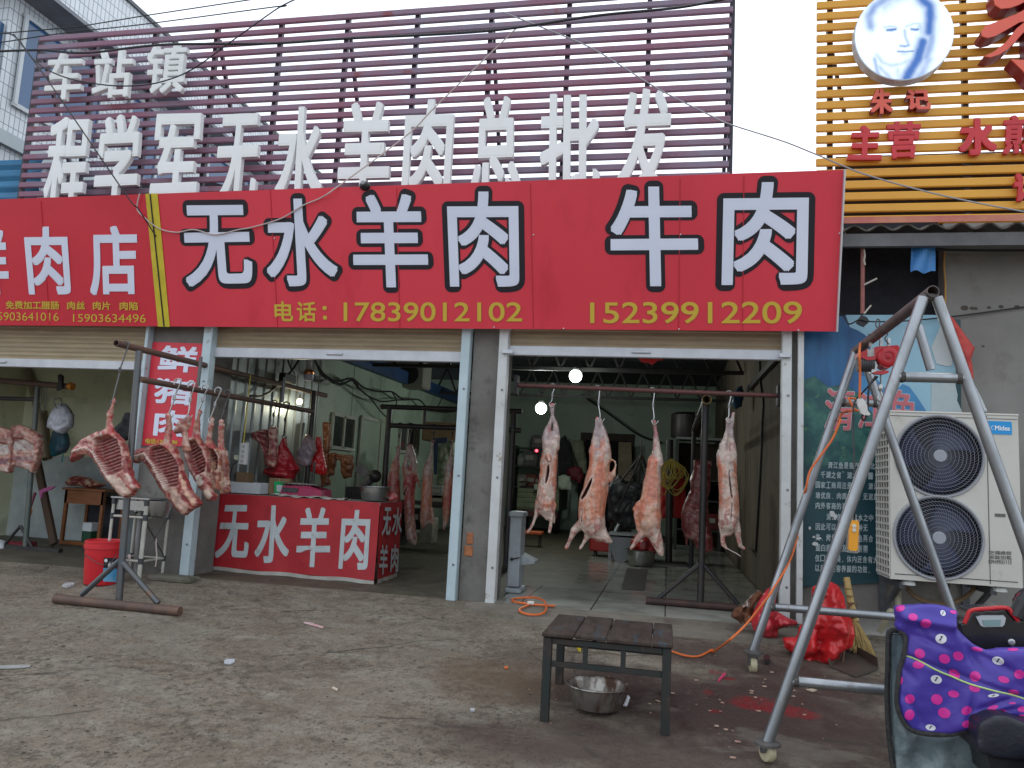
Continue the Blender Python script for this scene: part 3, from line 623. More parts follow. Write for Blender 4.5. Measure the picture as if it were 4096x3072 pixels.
me=bpy.data.meshes.new('portrait_print'); me.from_pydata([p-WORLD[osc] for p in vs],[],fs); me.update(); ca=me.color_attributes.new('Col','FLOAT_COLOR','POINT'); ca.data.foreach_set('color',[x for c_ in cv for x in (*c_,1)]); me.materials.append(lm)
po=bpy.data.objects.new('portrait_print',me); COL.objects.link(po); po.parent=osc; WORLD[po]=WORLD[osc]
# ================================================================ LEFT NEIGHBOUR: white tiled building
nb=thing('tiled_building','white tiled two storey building with blue windows behind the slats at upper left','building',(-8.3,3,0))
def tilew():
    m=bpy.data.materials.new('white facade tiles'); m.use_nodes=True; t=m.node_tree; b=t.nodes['Principled BSDF']; L=t.links.new
    tc=t.nodes.new('ShaderNodeTexCoord'); mp=t.nodes.new('ShaderNodeMapping'); mp.inputs['Rotation'].default_value=(rad(90),0,rad(90))
    s=t.nodes.new('ShaderNodeSeparateXYZ'); c=t.nodes.new('ShaderNodeCombineXYZ'); ad=t.nodes.new('ShaderNodeMath')
    L(tc.outputs['Object'],s.inputs[0]); L(s.outputs[0],ad.inputs[0]); L(s.outputs[1],ad.inputs[1]); L(ad.outputs[0],c.inputs[0]); L(s.outputs[2],c.inputs[1])
    br=t.nodes.new('ShaderNodeTexBrick'); br.offset=0; br.inputs['Scale'].default_value=1; br.inputs['Brick Width'].default_value=.07; br.inputs['Row Height'].default_value=.15; br.inputs['Mortar Size'].default_value=.006
    br.inputs['Color1'].default_value=(.62,.66,.68,1); br.inputs['Color2'].default_value=(.56,.6,.63,1); br.inputs['Mortar'].default_value=(.22,.26,.30,1); L(c.outputs[0],br.inputs['Vector']); L(br.outputs['Color'],b.inputs['Base Color']); b.inputs['Roughness'].default_value=.3
    return m
tw=tilew(); BX=-7.6
top=PX('a',640,0,BX).z; zs=PX('a',280,190,BX).z
b=MB(); b.box((BX-2,4.0,4.7),(4,7.0,3.4)); b.build('wall',tw,nb)
b=MB(); b.box((BX-2.9,4.0,1.5),(3.8,7.0,3.0)); b.build('ground_floor',plaster,nb)
b=MB(); b.box((BX-1.9,4.0,6.75),(4.5,7.5,.72)); b.build('parapet',tw,nb)
b=MB(); b.box((BX-1.9,4.0,6.37),(4.56,7.56,.05)); b.build('soffit',mat('grey soffit',(.22,.24,.26),(.16,.17,.19),3,.8),nb)
b=MB(); b.box((BX-1.9,4.0,7.13),(4.56,7.56,.05)); b.build('coping',mat('dark coping',(.1,.11,.12),None,rough=.7),nb)
bgl=mat('blue tinted window glass',(.03,.10,.22),(.02,.07,.17),1,.08,spec=.7)
wfr=mat('window frame grey white',(.5,.54,.56),None,rough=.5)
for y0 in (.75,2.6,4.5):
    b=MB(); b.box((BX+.01,y0+.6,5.62),(.03,1.3,1.05)); o=b.build('window',bgl,nb)
    b=MB()
    for yy in (y0-.05,y0+.6,y0+1.25): b.box((BX+.035,yy,5.62),(.03,.05,1.1))
    for zz in (5.07,5.62+.55): b.box((BX+.03,y0+.6,zz),(.03,1.36,.05))
    b.build('window_frame',wfr,o)
b=MB(); b.box((BX-.5,.3,5.55),(.9,.5,.8)); b.build('bay_window',bgl,nb)
b=MB(); b.box((BX+.03,4.0,4.62),(.07,7.0,.16)); b.build('band',mat('pale grey band',(.4,.46,.48),None,rough=.6),nb)
bs=thing('corrugated_canopy','bright blue corrugated sheet standing beside the maroon slats at left','canopy',(-7.4,.45,3.4))
def cf(u,v):
    z=3.3+v*.98; return Vector((-8.4+u*1.55,.45+.03*(abs((z/.13)%1-.5)*2),z))
b=MB(); b.grid(cf,2,60); b.build('sheet',mat('blue roofing sheet',(.03,.19,.36),(.02,.13,.26),2.5,.4),bs,sm=False,solid=.004)
b=MB(); b.box((-7.65,.52,3.75),(1.3,.04,.9)); b.build('frame',drk,bs)
# ================================================================ SOFT SHAPES (meat, bags, cloth)
def remesh_np(mb, voxel, smooth_it=3, fac=.5):
    me = bpy.data.meshes.new('raw'); me.from_pydata([p[:] for p in mb.v],[],mb.f); me.update()
    import bmesh
    bm=bmesh.new(); bm.from_mesh(me); bmesh.ops.recalc_face_normals(bm,faces=bm.faces); bm.to_mesh(me); bm.free()
    ob = bpy.data.objects.new('raw', me); COL.objects.link(ob)
    m=ob.modifiers.new('r','REMESH'); m.mode='VOXEL'; m.voxel_size=voxel
    if smooth_it: sm=ob.modifiers.new('s','SMOOTH'); sm.factor=fac; sm.iterations=smooth_it
    dg=bpy.context.evaluated_depsgraph_get(); o2=bpy.data.meshes.new_from_object(ob.evaluated_get(dg))
    n=len(o2.vertices); co=np.zeros(n*3); o2.vertices.foreach_get('co',co); no=np.zeros(n*3); o2.vertex_normals.foreach_get('vector',no)
    fs=[tuple(p.vertices) for p in o2.polygons]
    bpy.data.objects.remove(ob); bpy.data.meshes.remove(me); bpy.data.meshes.remove(o2)
    return co.reshape(-1,3), no.reshape(-1,3), fs
def np_build(name, co, fs, m, parent=None, origin=None, col=None, sm=True):
    org = WORLD[parent] if parent is not None else Vector(origin)
    me=bpy.data.meshes.new(name); me.from_pydata((np.asarray(co)-np.array(org)).tolist(),[],fs); me.update()
    if col is not None:
        a=me.color_attributes.new('Col','FLOAT_COLOR','POINT'); c4=np.ones((len(co),4)); c4[:,:3]=col; a.data.foreach_set('color',c4.ravel())
    o=bpy.data.objects.new(name,me); COL.objects.link(o); WORLD[o]=org; me.materials.append(m)
    if parent is not None: o.parent=parent
    else: o.location=org
    if sm: me.polygons.foreach_set('use_smooth',[True]*len(me.polygons))
    return o
def nz(co, f, seed=0.0, octv=3):
    return np.array([mnoise.fractal(Vector((p[0]*f+seed,p[1]*f+seed*.7,p[2]*f-seed)),.9,2.0,octv) for p in co])
def ss(x,a,b): t=np.clip((x-a)/(b-a),0,1); return t*t*(3-2*t)
def mixc(a,b,t): t=np.asarray(t)[:,None]; return a*(1-t)+np.asarray(b)*t
def in_poly(P, poly):
    x,y=P[:,0],P[:,1]; r=np.zeros(len(P),bool); n=len(poly)
    for i in range(n):
        x1,y1=poly[i]; x2,y2=poly[(i+1)%n]
        if y1==y2: continue
        r ^= ((y1>y)!=(y2>y)) & (x < (x2-x1)*(y-y1)/(y2-y1)+x1)
    return r
def edge_d(P, poly):
    d=np.full(len(P),1e9); n=len(poly)
    for i in range(n):
        a=np.array(poly[i],float); b=np.array(poly[(i+1)%n],float); ab=b-a
        t=np.clip(((P-a)@ab)/max(ab@ab,1e-9),0,1); d=np.minimum(d,np.linalg.norm(P-(a+t[:,None]*ab),axis=1))
    return d
def loft(mb, k, secs, Y, dr=1.0, n=14):
    """body or limb: (x, y, half width[, Y shift]) in a view, round in section"""
    cs=[]; rs=[]
    for q in secs:
        p=PY(k,q[0],q[1],Y+(q[3] if len(q)>3 else 0)); cs.append(p); rs.append(pxr(k,p,q[2]))
    N=len(cs); vs=[]; fs=[]
    for i in range(N):
        t=(cs[min(i+1,N-1)]-cs[max(i-1,0)]).normalized(); dpt=Vector((0,1,0)); dpt=(dpt-t*dpt.dot(t)).normalized(); sx=t.cross(dpt)
        for a in range(n): vs.append(cs[i]+sx*math.cos(2*math.pi*a/n)*rs[i]+dpt*math.sin(2*math.pi*a/n)*rs[i]*dr)
    for i in range(N-1):
        for a in range(n): fs.append((i*n+a,i*n+(a+1)%n,(i+1)*n+(a+1)%n,(i+1)*n+a))
    fs.append(tuple(reversed(range(n)))); fs.append(tuple((N-1)*n+a for a in range(n)))
    mb.add(vs,fs)
    for c,r in ((cs[0],rs[0]),(cs[-1],rs[-1])): mb.sphere(c,r*.98,10,8)
def pillow(k, outline, Y, depth, voxel=.012, wr=.02, wf=5, seed=1.0, flat=.012, fold=None, rdg=1.0):
    """a soft, stuffed or crumpled shape with this outline"""
    sm_=[]
    q=[Vector((x,y,0)) for x,y in outline]
    P=[PY(k,x,y,Y-flat) for x,y in outline]
    mb=MB(); mb.prism(P,(0,flat*2,0)); co,no,fs=remesh_np(mb,voxel,3)
    uv=proj(k,co); sc=CR[k][2]; d=edge_d(uv,outline)/sc*((P[0]-CAM).dot(FW))/FPX
    h=np.sqrt(np.clip(1-(1-np.clip(d/max(depth,1e-4),0,1))**2,0,1))*depth
    s=np.where(no[:,1]<0,-1.0,1.0)*np.clip(np.abs(no[:,1])*3,0,1)
    rg=1-2*np.abs(nz(co*np.array([1,1,.7]),wf*.8,seed,3)); w=(nz(co,wf,seed,4)*.6+(rg-.45)*.9*rdg)*wr*np.clip(d/.03,.15,1)
    if fold is not None: w=w+fold(uv)*np.clip(d/.02,0,1)
    co=co.copy(); co[:,1]+=s*h*.8; co[:,1]+=w*np.where(s<0,1,-.5)
    return co,fs,uv
from mathutils.bvhtree import BVHTree
def decal(bv, k, pts, off=.0018):
    o=[]
    for x,y in pts:
        d=ray(k,x,y).normalized(); h,nn,_,_=bv.ray_cast(CAM,d)
        if h is None: return None
        o.append(h-d*off)
    return o
def spot(b, bv, k, cx, cy, rx, ry, rot=0, off=.002, n=18):
    rings=[[(cx,cy)]]+[disc(cx,cy,rx*f,ry*f,rot,n) for f in (.35,.7,1.0)]
    P=[decal(bv,k,r,off) for r in rings]
    if any(p is None for p in P): return
    vs=P[0]+P[1]+P[2]+P[3]; fs=[(0,1+i,1+(i+1)%n) for i in range(n)]
    for q in (0,1): fs+=[(1+q*n+i,1+q*n+n+i,1+q*n+n+(i+1)%n,1+q*n+(i+1)%n) for i in range(n)]
    b.add(vs,fs)
def disc(cx,cy,rx,ry,rot=0,n=16):
    c,s=math.cos(rot),math.sin(rot); return [(cx+rx*math.cos(2*math.pi*i/n)*c-ry*math.sin(2*math.pi*i/n)*s, cy+rx*math.cos(2*math.pi*i/n)*s+ry*math.sin(2*math.pi*i/n)*c) for i in range(n)]
# ================================================================ RIGHT NEIGHBOUR: grey wall, dark cloth, awning
rwt=thing('neighbour_wall','grey rendered wall with a dark netted opening right of the red sign','wall',(3.5,.3,0))
gw=mat('bare grey render',(.24,.235,.22),(.18,.175,.165),1.4,.9,bush if False else .0) if False else mat('bare grey render',(.25,.24,.225),(.19,.182,.17),1.4,.9,bump=.15,bscale=20,c3=(.14,.125,.11),scale3=3.2,lohi3=(.58,.74))
XD=PY('i',1130,600,.1).x
b=MB(); b.box(((XD+9)/2,.2,1.62),(9-XD,.2,3.3)); b.build('render',gw,rwt)
b=MB(); b.box(((1.03+XD)/2,.22,1.22),(XD-1.03,.2,2.5)); b.build('lower_wall',plaster,rwt)
b=MB(); b.grid(lambda u,v: Vector((1.03+(XD-1.03)*u,.24+.012*math.sin(u*19+v*5),2.40+.95*v)),24,8); b.build('dark_netting',mat('black netting',(.012,.012,.016),(.02,.02,.026),14,.85),rwt)
b=MB(); b.tube(rope([PY('i',1130,290,.09),PY('i',1126,420,.09),PY('i',1136,560,.09),PY('i',1133,740,.09)]),.008,8); b.build('expanding_foam',mat('orange foam seam',(.45,.26,.08),None,rough=.8),rwt)
b=MB()
for x,y,r_ in ((1285,745,.03),(1345,748,.02),(1370,750,.018),(1475,742,.016),(1570,736,.02),(1695,738,.022),(1430,1045,.012)): b.sphere(PY('i',x,y,.1),r_,8,6,(1,.1,.7))
b.build('render_chips',mat('chipped hole',(.07,.06,.05),None,rough=.9),rwt)
aw=thing('awning','sagging corrugated sheet awning edge under the orange billboard','awning',(3.2,-.2,3.2))
zA=PY('i',1000,120,-.3).z
b=MB(); b.grid(lambda u,v: Vector((1.12+8*u, -.30+.75*v, zA+.16*v+.022*math.sin(u*8/.19*2*math.pi)*(1-.2*v)+.012*math.sin(u*13))),300,3); b.build('corrugated_sheet',mat('old asbestos sheet',(.16,.145,.13),(.09,.08,.075),4,.9),aw,solid=.012)
b=MB(); b.box((5.1,-.26,zA-.085),(8,.05,.10)); b.build('edge_beam',mat('grey edge beam',(.13,.13,.135),(.09,.09,.095),4,.7),aw)
b=MB(); b.box((1.9,-.34,zA+.055),(1.5,.012,.05)); b.build('red_trim',mat('faded pink strip',(.5,.2,.12),(.42,.09,.10),2,.6,lohi=(.4,.6)),aw)
b=MB(); b.grid(lambda u,v: Vector((PY('i',865+190*u,180,-.2).x+.006*math.sin(v*4), -.2+.02*math.sin(u*7+v*3), PY('i',960,180,-.2).z-v*.29+.01*math.sin(u*9))),10,8)
tag(b.build('plastic_sheet',mat('blue plastic',(.05,.22,.50),(.035,.16,.4),5,.35),None,origin=PY('i',960,190,-.2),solid=.002),'scrap of bright blue plastic hanging under the corrugated awning','plastic sheet')
rod=thing('hanging_rod','thin rusty red steel rod with wires tied to both ends below the awning','rod',PY('i',490,800,-.2))
b=MB(); b.tube([PY('i',490,195,-.2),PY('i',488,790,-.2)],.016,10); b.build('shaft',mat('red oxide steel',(.30,.10,.085),(.2,.08,.07),9,.6),rod)
b=MB(); b.sphere(PY('i',490,225,-.2),.026,10,8,(1,1,1.8)); b.build('insulator',mat('pale tape',(.45,.36,.3),None,rough=.6),rod)
for pts in ([(330,110),(350,160),(385,225),(430,238),(490,245)],[(490,250),(520,262),(545,235),(580,238)],[(500,290),(506,340),(500,370),(508,410)],[(500,565),(550,540),(600,515)],[(500,790),(525,760),(555,725)]): b=MB(); b.tube(rope([PY('i',x,y,-.22) for x,y in pts],4),.007,6); b.build('tied_wire',mat('pale cable',(.42,.38,.33),None,rough=.6),rod)
b=MB(); b.prism([PY('i',x,y,-.21) for x,y in ((455,830),(480,800),(520,815),(545,850),(500,892),(470,880),(440,862))],(0,.02,0)); b.build('black_tape',mat('black tape',(.015,.015,.017),None,rough=.5),rod)
blackw=mat('black cable',(.014,.014,.016),None,rough=.5)
def wire(name,label,pts,r,m=blackw,n=8,cat='cable',grp=None):
    b=MB(); b.tube(pts,r,6); o=b.build(name,m,None,origin=pts[0],sm=True); return tag(o,label,cat,grp)
wire('power_cable','black drooping cable from behind the red sign past the rod to the right wall',rope([PY('i',285,775,-.12),PY('i',340,810,-.15),PY('i',385,870,-.2),PY('i',470,835,-.22),PY('i',560,852,-.2),PY('i',850,845,0),PY('i',1250,805,.07),PY('i',1749,738,.08),PY('i',2400,660,.08)]),.006)
wire('power_cable','black cable bundle strung horizontally under the corrugated awning',sag(PY('i',300,235,.0),PY('i',2000,290,.05),.03),.010)
# cables across the facade
wire('power_cable','dark cable sagging in front of the small raised characters at upper left',rope([PY('a',-60,260,-.9),PY('a',100,260,-.9),PY('a',270,460,-.9),PY('a',480,570,-.9),PY('a',760,625,-.9),PY('a',1000,632,-.9),PY('a',1200,600,-.9),PY('a',1420,510,-.9),PY('a',1700,310,-.9),PY('a',2020,80,-.9),PY('b',330,10,-.9)]),.006)
wire('power_cable','dark cable running down over the first raised character to the yellow seam',rope([PY('a',100,250,-.75),PY('a',330,560,-.75),PY('a',700,1100,-.7),PY('a',960,1480,-.6),PY('e',1110,270,-.55),PY('e',1255,495,SP('e',1255,495).y-.02)]),.006)
wire('power_cable','upper of the two cables rising across the sky from the tiled building',[PY('a',-40,250,-.2),PY('a',560,200,.0),PY('a',1070,115,0),PY('a',2028,-30,-.3)],.006)
wire('power_cable','lower of the two cables rising across the sky from the tiled building',rope([PY('a',-40,320,-.2),PY('a',500,240,.0),PY('a',1050,180,0),PY('a',2028,50,-.2),PY('b',240,55,-.2),PY('b',330,10,-.9),PY('b',480,-60,-.9)]),.006)
wire('power_cable','black cable bundle sagging across the top of the maroon slats',rope([PY('a',-40,380,-.1),PY('a',300,370,-.1),PY('a',640,390,-.1),PY('a',1200,330,-.15),PY('b',160,350,-.15),PY('b',780,310,-.15),PY('b',1900,250,-.2),PY('c',800,130,-.2),PY('c',1500,60,-.2),PY('c',2000,-40,-.2)]),.012)
palew=mat('pale grey cable',(.33,.33,.36),None,rough=.6)
wire('pale_wire','pale wire slanting down across the maroon slats to the orange billboard',rope([PY('c',20,100,-.2),PY('c',380,240,-.2),PY('c',780,410,-.2),PY('c',1300,730,-.2),PY('c',1750,960,-.2),PY('d',40,870,-.2),PY('d',400,985,-.2),PY('d',640,1080,-.2),PY('d',1000,1225,-.2),PY('d',1560,1375,-.2),PY('d',2200,1500,-.2)]),.006,palew)
lightw=mat('dirty white cord',(.5,.42,.40),None,rough=.7)
wire('loose_flex','loose whitish cord drooping across the first black outlined character',rope([SP('e',1135,150)+SN*.02,SP('e',1115,270)+SN*.02,SP('e',1170,340)+SN*.02,SP('e',1290,430)+SN*.02,SP('e',1430,462)+SN*.02,SP('e',1570,440)+SN*.02,SP('e',1740,480)+SN*.02,SP('e',1930,440)+SN*.02,SP('g',30,385)+SN*.02,SP('g',240,320)+SN*.02,SP('g',400,225)+SN*.02,SP('g',530,170)+SN*.02,SP('g',650,90)+SN*.02,PY('b',1270,1080,-.1),PY('b',1500,850,-.1),PY('b',2140,230,-.15)]),.006,lightw)
# ---------------------------------------------------------------- blue scenic poster
YP=.09
ps=thing('poster','large torn blue landscape poster about river fish hung beside the right doorway','poster',(1.6,YP,.3))
FP=lambda k,x,y:PY(k,x,y,YP)
def pcs(k,pts,m,nm,off,th=.0012):
    b=MB(); b.prism([PY(k,x,y,YP-off) for x,y in pts],(0,th,0)); return b.build(nm,m,ps)
forest=mat('printed forest',(.012,.07,.075),(.05,.17,.13),5,.4,detail=10,lohi=(.42,.62),c3=(.06,.17,.09),scale3=14,lohi3=(.58,.68))
deep=mat('printed dark teal',(.012,.05,.065),(.016,.065,.08),2,.4)
blueM=mat('printed blue mountain',(.012,.06,.17),(.02,.13,.29),2.2,.42,stretch=(3,1,.6))
skyP=mat('printed pale sky',(.19,.38,.50),(.29,.47,.56),1.5,.42); midb=mat('printed light blue peak',(.05,.22,.42),(.035,.17,.36),6,.42)
tornb=mat('torn paper back',(.52,.56,.56),(.40,.46,.47),2,.7)
b=MB(); TLp,TRp=FP('i',0,930),PY('f',2075,690,YP); BLp=PY('f',1730,1268,YP); BRp=PY('f',2075,1280,YP)
b.prism([PY('f',1727,690,YP),PY('f',2075,690,YP),PY('f',2078,1250,YP),PY('f',1722,1268,YP)],(0,.004,0)); b.build('sheet',deep,ps)
pcs('r',[(105,230),(560,230),(640,560),(700,950),(730,1200),(92,1230)],forest,'forest_print',.002)
pcs('r',[(110,130),(560,110),(600,300),(640,480),(600,640),(520,690),(420,620),(300,640),(200,560),(105,600)],blueM,'mountain_print',.004)
pcs('r',[(430,110),(1200,110),(1240,400),(1240,830),(700,830),(640,600),(640,480),(590,270),(520,225),(460,200)],skyP,'sky_print',.006)
pcs('r',[(520,560),(640,560),(760,700),(850,620),(900,640),(960,720),(1030,830),(640,850),(560,760)],midb,'peak_print',.008)
pcs('r',[(1060,350),(1130,190),(1210,260),(1215,480),(1180,490),(1100,470)],tornb,'torn_corner',.012,.004)
pcs('r',[(1060,615),(1235,612),(1255,700),(1250,740),(1290,830),(1060,830)],mat('torn paper shade',(.34,.42,.43),(.46,.52,.53),2,.7),'torn_corner',.010,.003)
pcs('y',[(528,0),(553,0),(545,1370),(505,1380),(515,1280),(525,1275)],mat('white poster edge',(.5,.55,.58),(.3,.33,.34),6,.6),'edge_strip',.012,.003)
tx=mat('printed pale text',(.42,.50,.52),(.3,.38,.4),5,.45); pk=mat('printed pink characters',(.52,.14,.155),(.45,.11,.13),4,.45); pkw=mat('printed pale outline',(.5,.55,.58),None,rough=.5)
for s,k,q in (('清','r',[(290,650),(500,655),(480,960),(270,955)]),('江','r',[(520,680),(720,690),(710,945),(520,940)]),('鱼','r',[(760,660),(950,680),(945,950),(745,940)])):
    mb=MB(); letter(mb,s,[PY(k,x,y,YP-.0095) for x,y in q],.0085,10,0,shrink=False); mb.build('title_outline',pkw,ps,normals=False)
    mb=MB(); letter(mb,s,[PY(k,x,y,YP-.0145) for x,y in q],.0045,8,0,shrink=False,step=.0002); mb.build('title_character',pk,ps,normals=False)
LN=[('清江鱼是指产于湖北清江',760,455,506,.5),('千湖之省”湖北水产一',706,525,578,.5),('国家工商局注册长阳”清江',668,600,652,.5),('境优良、肉质鲜美、无泥腥',668,678,730,.5),('内外客商的喜爱。',668,752,806,.5),('清江鱼生在淡水之中',748,835,888,.5),('因此可以说它是一种无',668,908,962,.5),('类、烤鱼有了清江鱼再合',668,985,1040,.5),('蛋白质，以及人体所需',668,1062,1118,.5),('仅口味鲜美，体内还含有大',664,1140,1195,.5),('以起到美容养颜的功效。',664,1212,1268,.5)]
b=MB()
for s,x0_,y0_,y1_,_ in LN:
    n_=len(s); wch=39.0; dy=.035
    for i_,ch in enumerate(s):
        if ch in '、，。”': 
            xx=x0_+i_*wch; letter(b,ch,[PY('y',xx+4,y1_-14+i_*1.1,YP-.012),PY('y',xx+14,y1_-14+i_*1.1,YP-.012),PY('y',xx+14,y1_-2+i_*1.1,YP-.012),PY('y',xx+4,y1_-2+i_*1.1,YP-.012)] if ch!='”' else [PY('y',xx+4,y0_,YP-.012),PY('y',xx+14,y0_,YP-.012),PY('y',xx+14,y0_+14,YP-.012),PY('y',xx+4,y0_+14,YP-.012)],0,1,0); continue
        xx=x0_+i_*wch; yy=i_*1.1
        letter(b,ch,[PY('y',xx,y0_+yy,YP-.012),PY('y',xx+34,y0_+1+yy,YP-.012),PY('y',xx+33,y1_-2+yy,YP-.012),PY('y',xx-1,y1_-3+yy,YP-.012)],.0013,4,0,step=.0001)
b.build('text_block',tx,ps,normals=False)
b=MB(); rr=random.Random(5)
for cx,cy,w_,h_ in ((790,835,22,28),(815,860,16,26),(665,1060,30,14),(625,945,12,16),(690,1020,26,10),(655,1010,14,8)):
    b.prism([PY('y',cx+w_*math.cos(t*.9)*rr.uniform(.6,1.1),cy+h_*math.sin(t*.9)*rr.uniform(.6,1.1),YP-.015) for t in range(7)],(0,.001,0))
b.build('paper_scrap',mat('paper scraps',(.6,.62,.62),None,rough=.8),ps)
# red banner roll that has come loose behind the hoist frame
co,fs,uv=pillow('i',[(1150,795),(1200,830),(1290,960),(1365,1060),(1335,1150),(1350,1210),(1355,1300),(1330,1340),(1290,1230),(1230,1060),(1170,920)],-.02,.05,.012,.02,6,3)
rb=thing('loose_banner','faded red banner peeling off the grey wall behind the hoist frame','banner',PY('i',1260,1100,-.02)); np_build('cloth',co,fs,mat('faded red cloth',(.50,.065,.05),(.42,.05,.045),4,.6),rb)
co,fs,uv=pillow('i',[(1330,1330),(1355,1330),(1420,1450),(1470,1565),(1405,1565),(1370,1450)],-.02,.03,.012,.012,8,4); np_build('torn_backing',co,fs,tornb,rb)
# ================================================================ AIR CONDITIONER
acY=-.5
a0=PY('s',215,95,acY); a1=PY('s',1228,130,acY); a2=PY('s',1238,1460,acY); a3=PY('s',180,1385,acY)
AX0,AX1=(a0.x+a3.x)/2+.012,(a1.x+a2.x)/2; AZ1=(a0.z+a1.z)/2; AZ0=(a3.z+a2.z)/2
ac=thing('air_conditioner','cream outdoor air conditioner with two stacked round fans on wall brackets','air conditioner',((AX0+AX1)/2,acY+.2,AZ0))
cream=mat('cream powder coat',(.56,.55,.50),(.50,.49,.44),2,.42,c3=(.4,.38,.33),scale3=5,lohi3=(.62,.75))
D_=.36
fc=[PY('s',598,437,acY),PY('s',590,1075,acY)]; fr=pxr('s',fc[0],312)
zs_=[AZ1-.035,(fc[0].z+fc[1].z)/2,AZ0+.05]; xl,xr=fc[0].x-fr-.025,fc[0].x+fr+.015
b=MB()
for c_,(zt_,zb2_) in zip(fc,((zs_[0],zs_[1]),(zs_[1],zs_[2]))):
    cx,cz=(xl+xr)/2,c_.z; n=64; vs=[]; fs=[]
    for i in range(n):
        t=2*math.pi*i/n; cxx,czz=math.cos(t),math.sin(t); vs.append(Vector((c_.x+fr*cxx,acY,cz+fr*czz)))
    for i in range(n):
        t=2*math.pi*i/n; dx,dz=math.cos(t),math.sin(t)
        hx=(xr-c_.x) if dx>0 else (c_.x-xl); hz=(zt_-cz) if dz>0 else (cz-zb2_)
        s_=min(hx/abs(dx) if abs(dx)>1e-6 else 9, hz/abs(dz) if abs(dz)>1e-6 else 9); vs.append(Vector((c_.x+dx*s_,acY,cz+dz*s_)))
    fs=[(i,(i+1)%n,n+(i+1)%n,n+i) for i in range(n)]; b.add(vs,fs)
    # corners of the square
    for (X_,Z_) in ((xr,zt_),(xl,zt_),(xl,zb2_),(xr,zb2_)):
        t=math.atan2(Z_-cz,X_-c_.x)%(2*math.pi); i=int(t/(2*math.pi)*n)%n; b.add([vs[n+i],vs[n+(i+1)%n],Vector((X_,acY,Z_))],[(0,1,2)])
def plate(x0_,x1_,z0_,z1_,y=acY): b.add([(x0_,y,z0_),(x1_,y,z0_),(x1_,y,z1_),(x0_,y,z1_)],[(0,1,2,3)])
plate(AX0,xl,AZ0,AZ1); plate(xr,AX1,AZ0,AZ1); plate(xl,xr,AZ0,zs_[2]); plate(xl,xr,zs_[0],AZ1)
b.box(((AX0+AX1)/2,acY+D_/2+.002,AZ1+.008),(AX1-AX0+.012,D_+.012,.016),bev=.005)
b.box((AX1-.004,acY+D_/2+.003,(AZ0+AZ1)/2),(.008,D_-.004,AZ1-AZ0-.002)); b.box(((AX0+AX1)/2,acY+D_/2,AZ0-.004),(AX1-AX0,D_,.008)); b.box(((AX0+AX1)/2,acY+D_-.004,(AZ0+AZ1)/2),(AX1-AX0-.02,.008,AZ1-AZ0-.002))
b.build('casing',cream,ac,normals=False)
b=MB(); b.box((xr+.012,acY-.001,(AZ0+AZ1)/2),(.004,.004,AZ1-AZ0-.01)); b.box(((AX0+AX1)/2,acY-.001,AZ0+.030),(AX1-AX0-.06,.004,.006)); b.box(((AX0+AX1)/2,acY-.001,AZ1-.022),(AX1-AX0-.01,.003,.004)); b.build('panel_seam',mat('seam shadow gap',(.10,.10,.10),None,rough=.8),ac)
dk=mat('dark fan shroud',(.012,.013,.022),None,rough=.6); bl_=mat('blue grey fan blade',(.045,.055,.13),(.035,.042,.10),3,.45); gr_=mat('grille wire',(.17,.18,.21),None,rough=.45); hubm=mat('hub cap',(.30,.32,.36),None,rough=.5)
for c_ in fc:
    f_=MB(); f_.lathe((c_.x,acY+.001,c_.z),[(fr,0),(fr*.99,.15)],48,Vector((0,1,0)),cap=False); f_.lathe((c_.x,acY+.15,c_.z),[(fr,0),(.001,.001)],48,Vector((0,1,0)),cap=False); fo=f_.build('fan',dk,ac)
    f_=MB()
    for q_ in range(3):
        t0=q_*2.094+.6; rows=[]
        for i in range(9):
            for j in range(5):
                rr_=.05+(fr*.93-.05)*j/4; t=t0+1.25*i/8-.5*j/4; rows.append(Vector((c_.x+rr_*math.cos(t),acY+.055+.07*i/8,c_.z+rr_*math.sin(t))))
        f_.add(rows,[(i*5+j,i*5+j+1,(i+1)*5+j+1,(i+1)*5+j) for i in range(8) for j in range(4)])
    f_.build('fan_blades',bl_,fo,sm=True,solid=.004)
    g_=MB()
    for j in range(9):
        rj=.05+(fr*.97-.05)*(j+1)/9; g_.tube([Vector((c_.x+rj*math.cos(t*.1309),acY-.018+.012*(j/9)**3,c_.z+rj*math.sin(t*.1309))) for t in range(49)],.0019,5,cap=False)
    for q_ in range(72):
        pts=[]
        for j in range(6):
            rj=.045+(fr*.985-.045)*j/5; t=q_*2*math.pi/72+.55*(j/5)**1.5; pts.append(Vector((c_.x+rj*math.cos(t),acY-.020+.018*(j/5)**3,c_.z+rj*math.sin(t))))
        g_.tube(pts,.0013,4,cap=False)
    g_.build('fan_grille',gr_,fo)
    g_=MB(); g_.tube([Vector((c_.x+(fr+.004)*math.cos(t*.1309),acY-.006,c_.z+(fr+.004)*math.sin(t*.1309))) for t in range(49)],.010,8,cap=False); g_.build('grille_rim',mat('rim grey',(.28,.29,.31),None,rough=.5),fo,sm=True)
    g_=MB(); g_.lathe((c_.x,acY-.018,c_.z),[(.044,0),(.043,.010),(.038,.012)],28,Vector((0,-1,0))); g_.build('hub_cap',hubm,fo)
b=MB(); b.box((AX0+.02,acY+D_/2,(AZ0+AZ1)/2),(.01,D_-.03,AZ1-AZ0-.06)); b.build('coil',mat('dark coil fins',(.03,.03,.03),(.06,.055,.05),60,.6,stretch=(1,30,1)),ac)
b=MB(); 
for i in range(23): b.box((AX0-.003,acY+D_/2,AZ0+.02+(AZ1-AZ0-.06)*i/22),(.008,D_-.002,.016))
for i in range(6): b.box((AX0-.001,acY+.009+(D_-.018)*i/5,(AZ0+AZ1)/2),(.007,.018,AZ1-AZ0-.01))
b.build('side_grille',cream,ac)
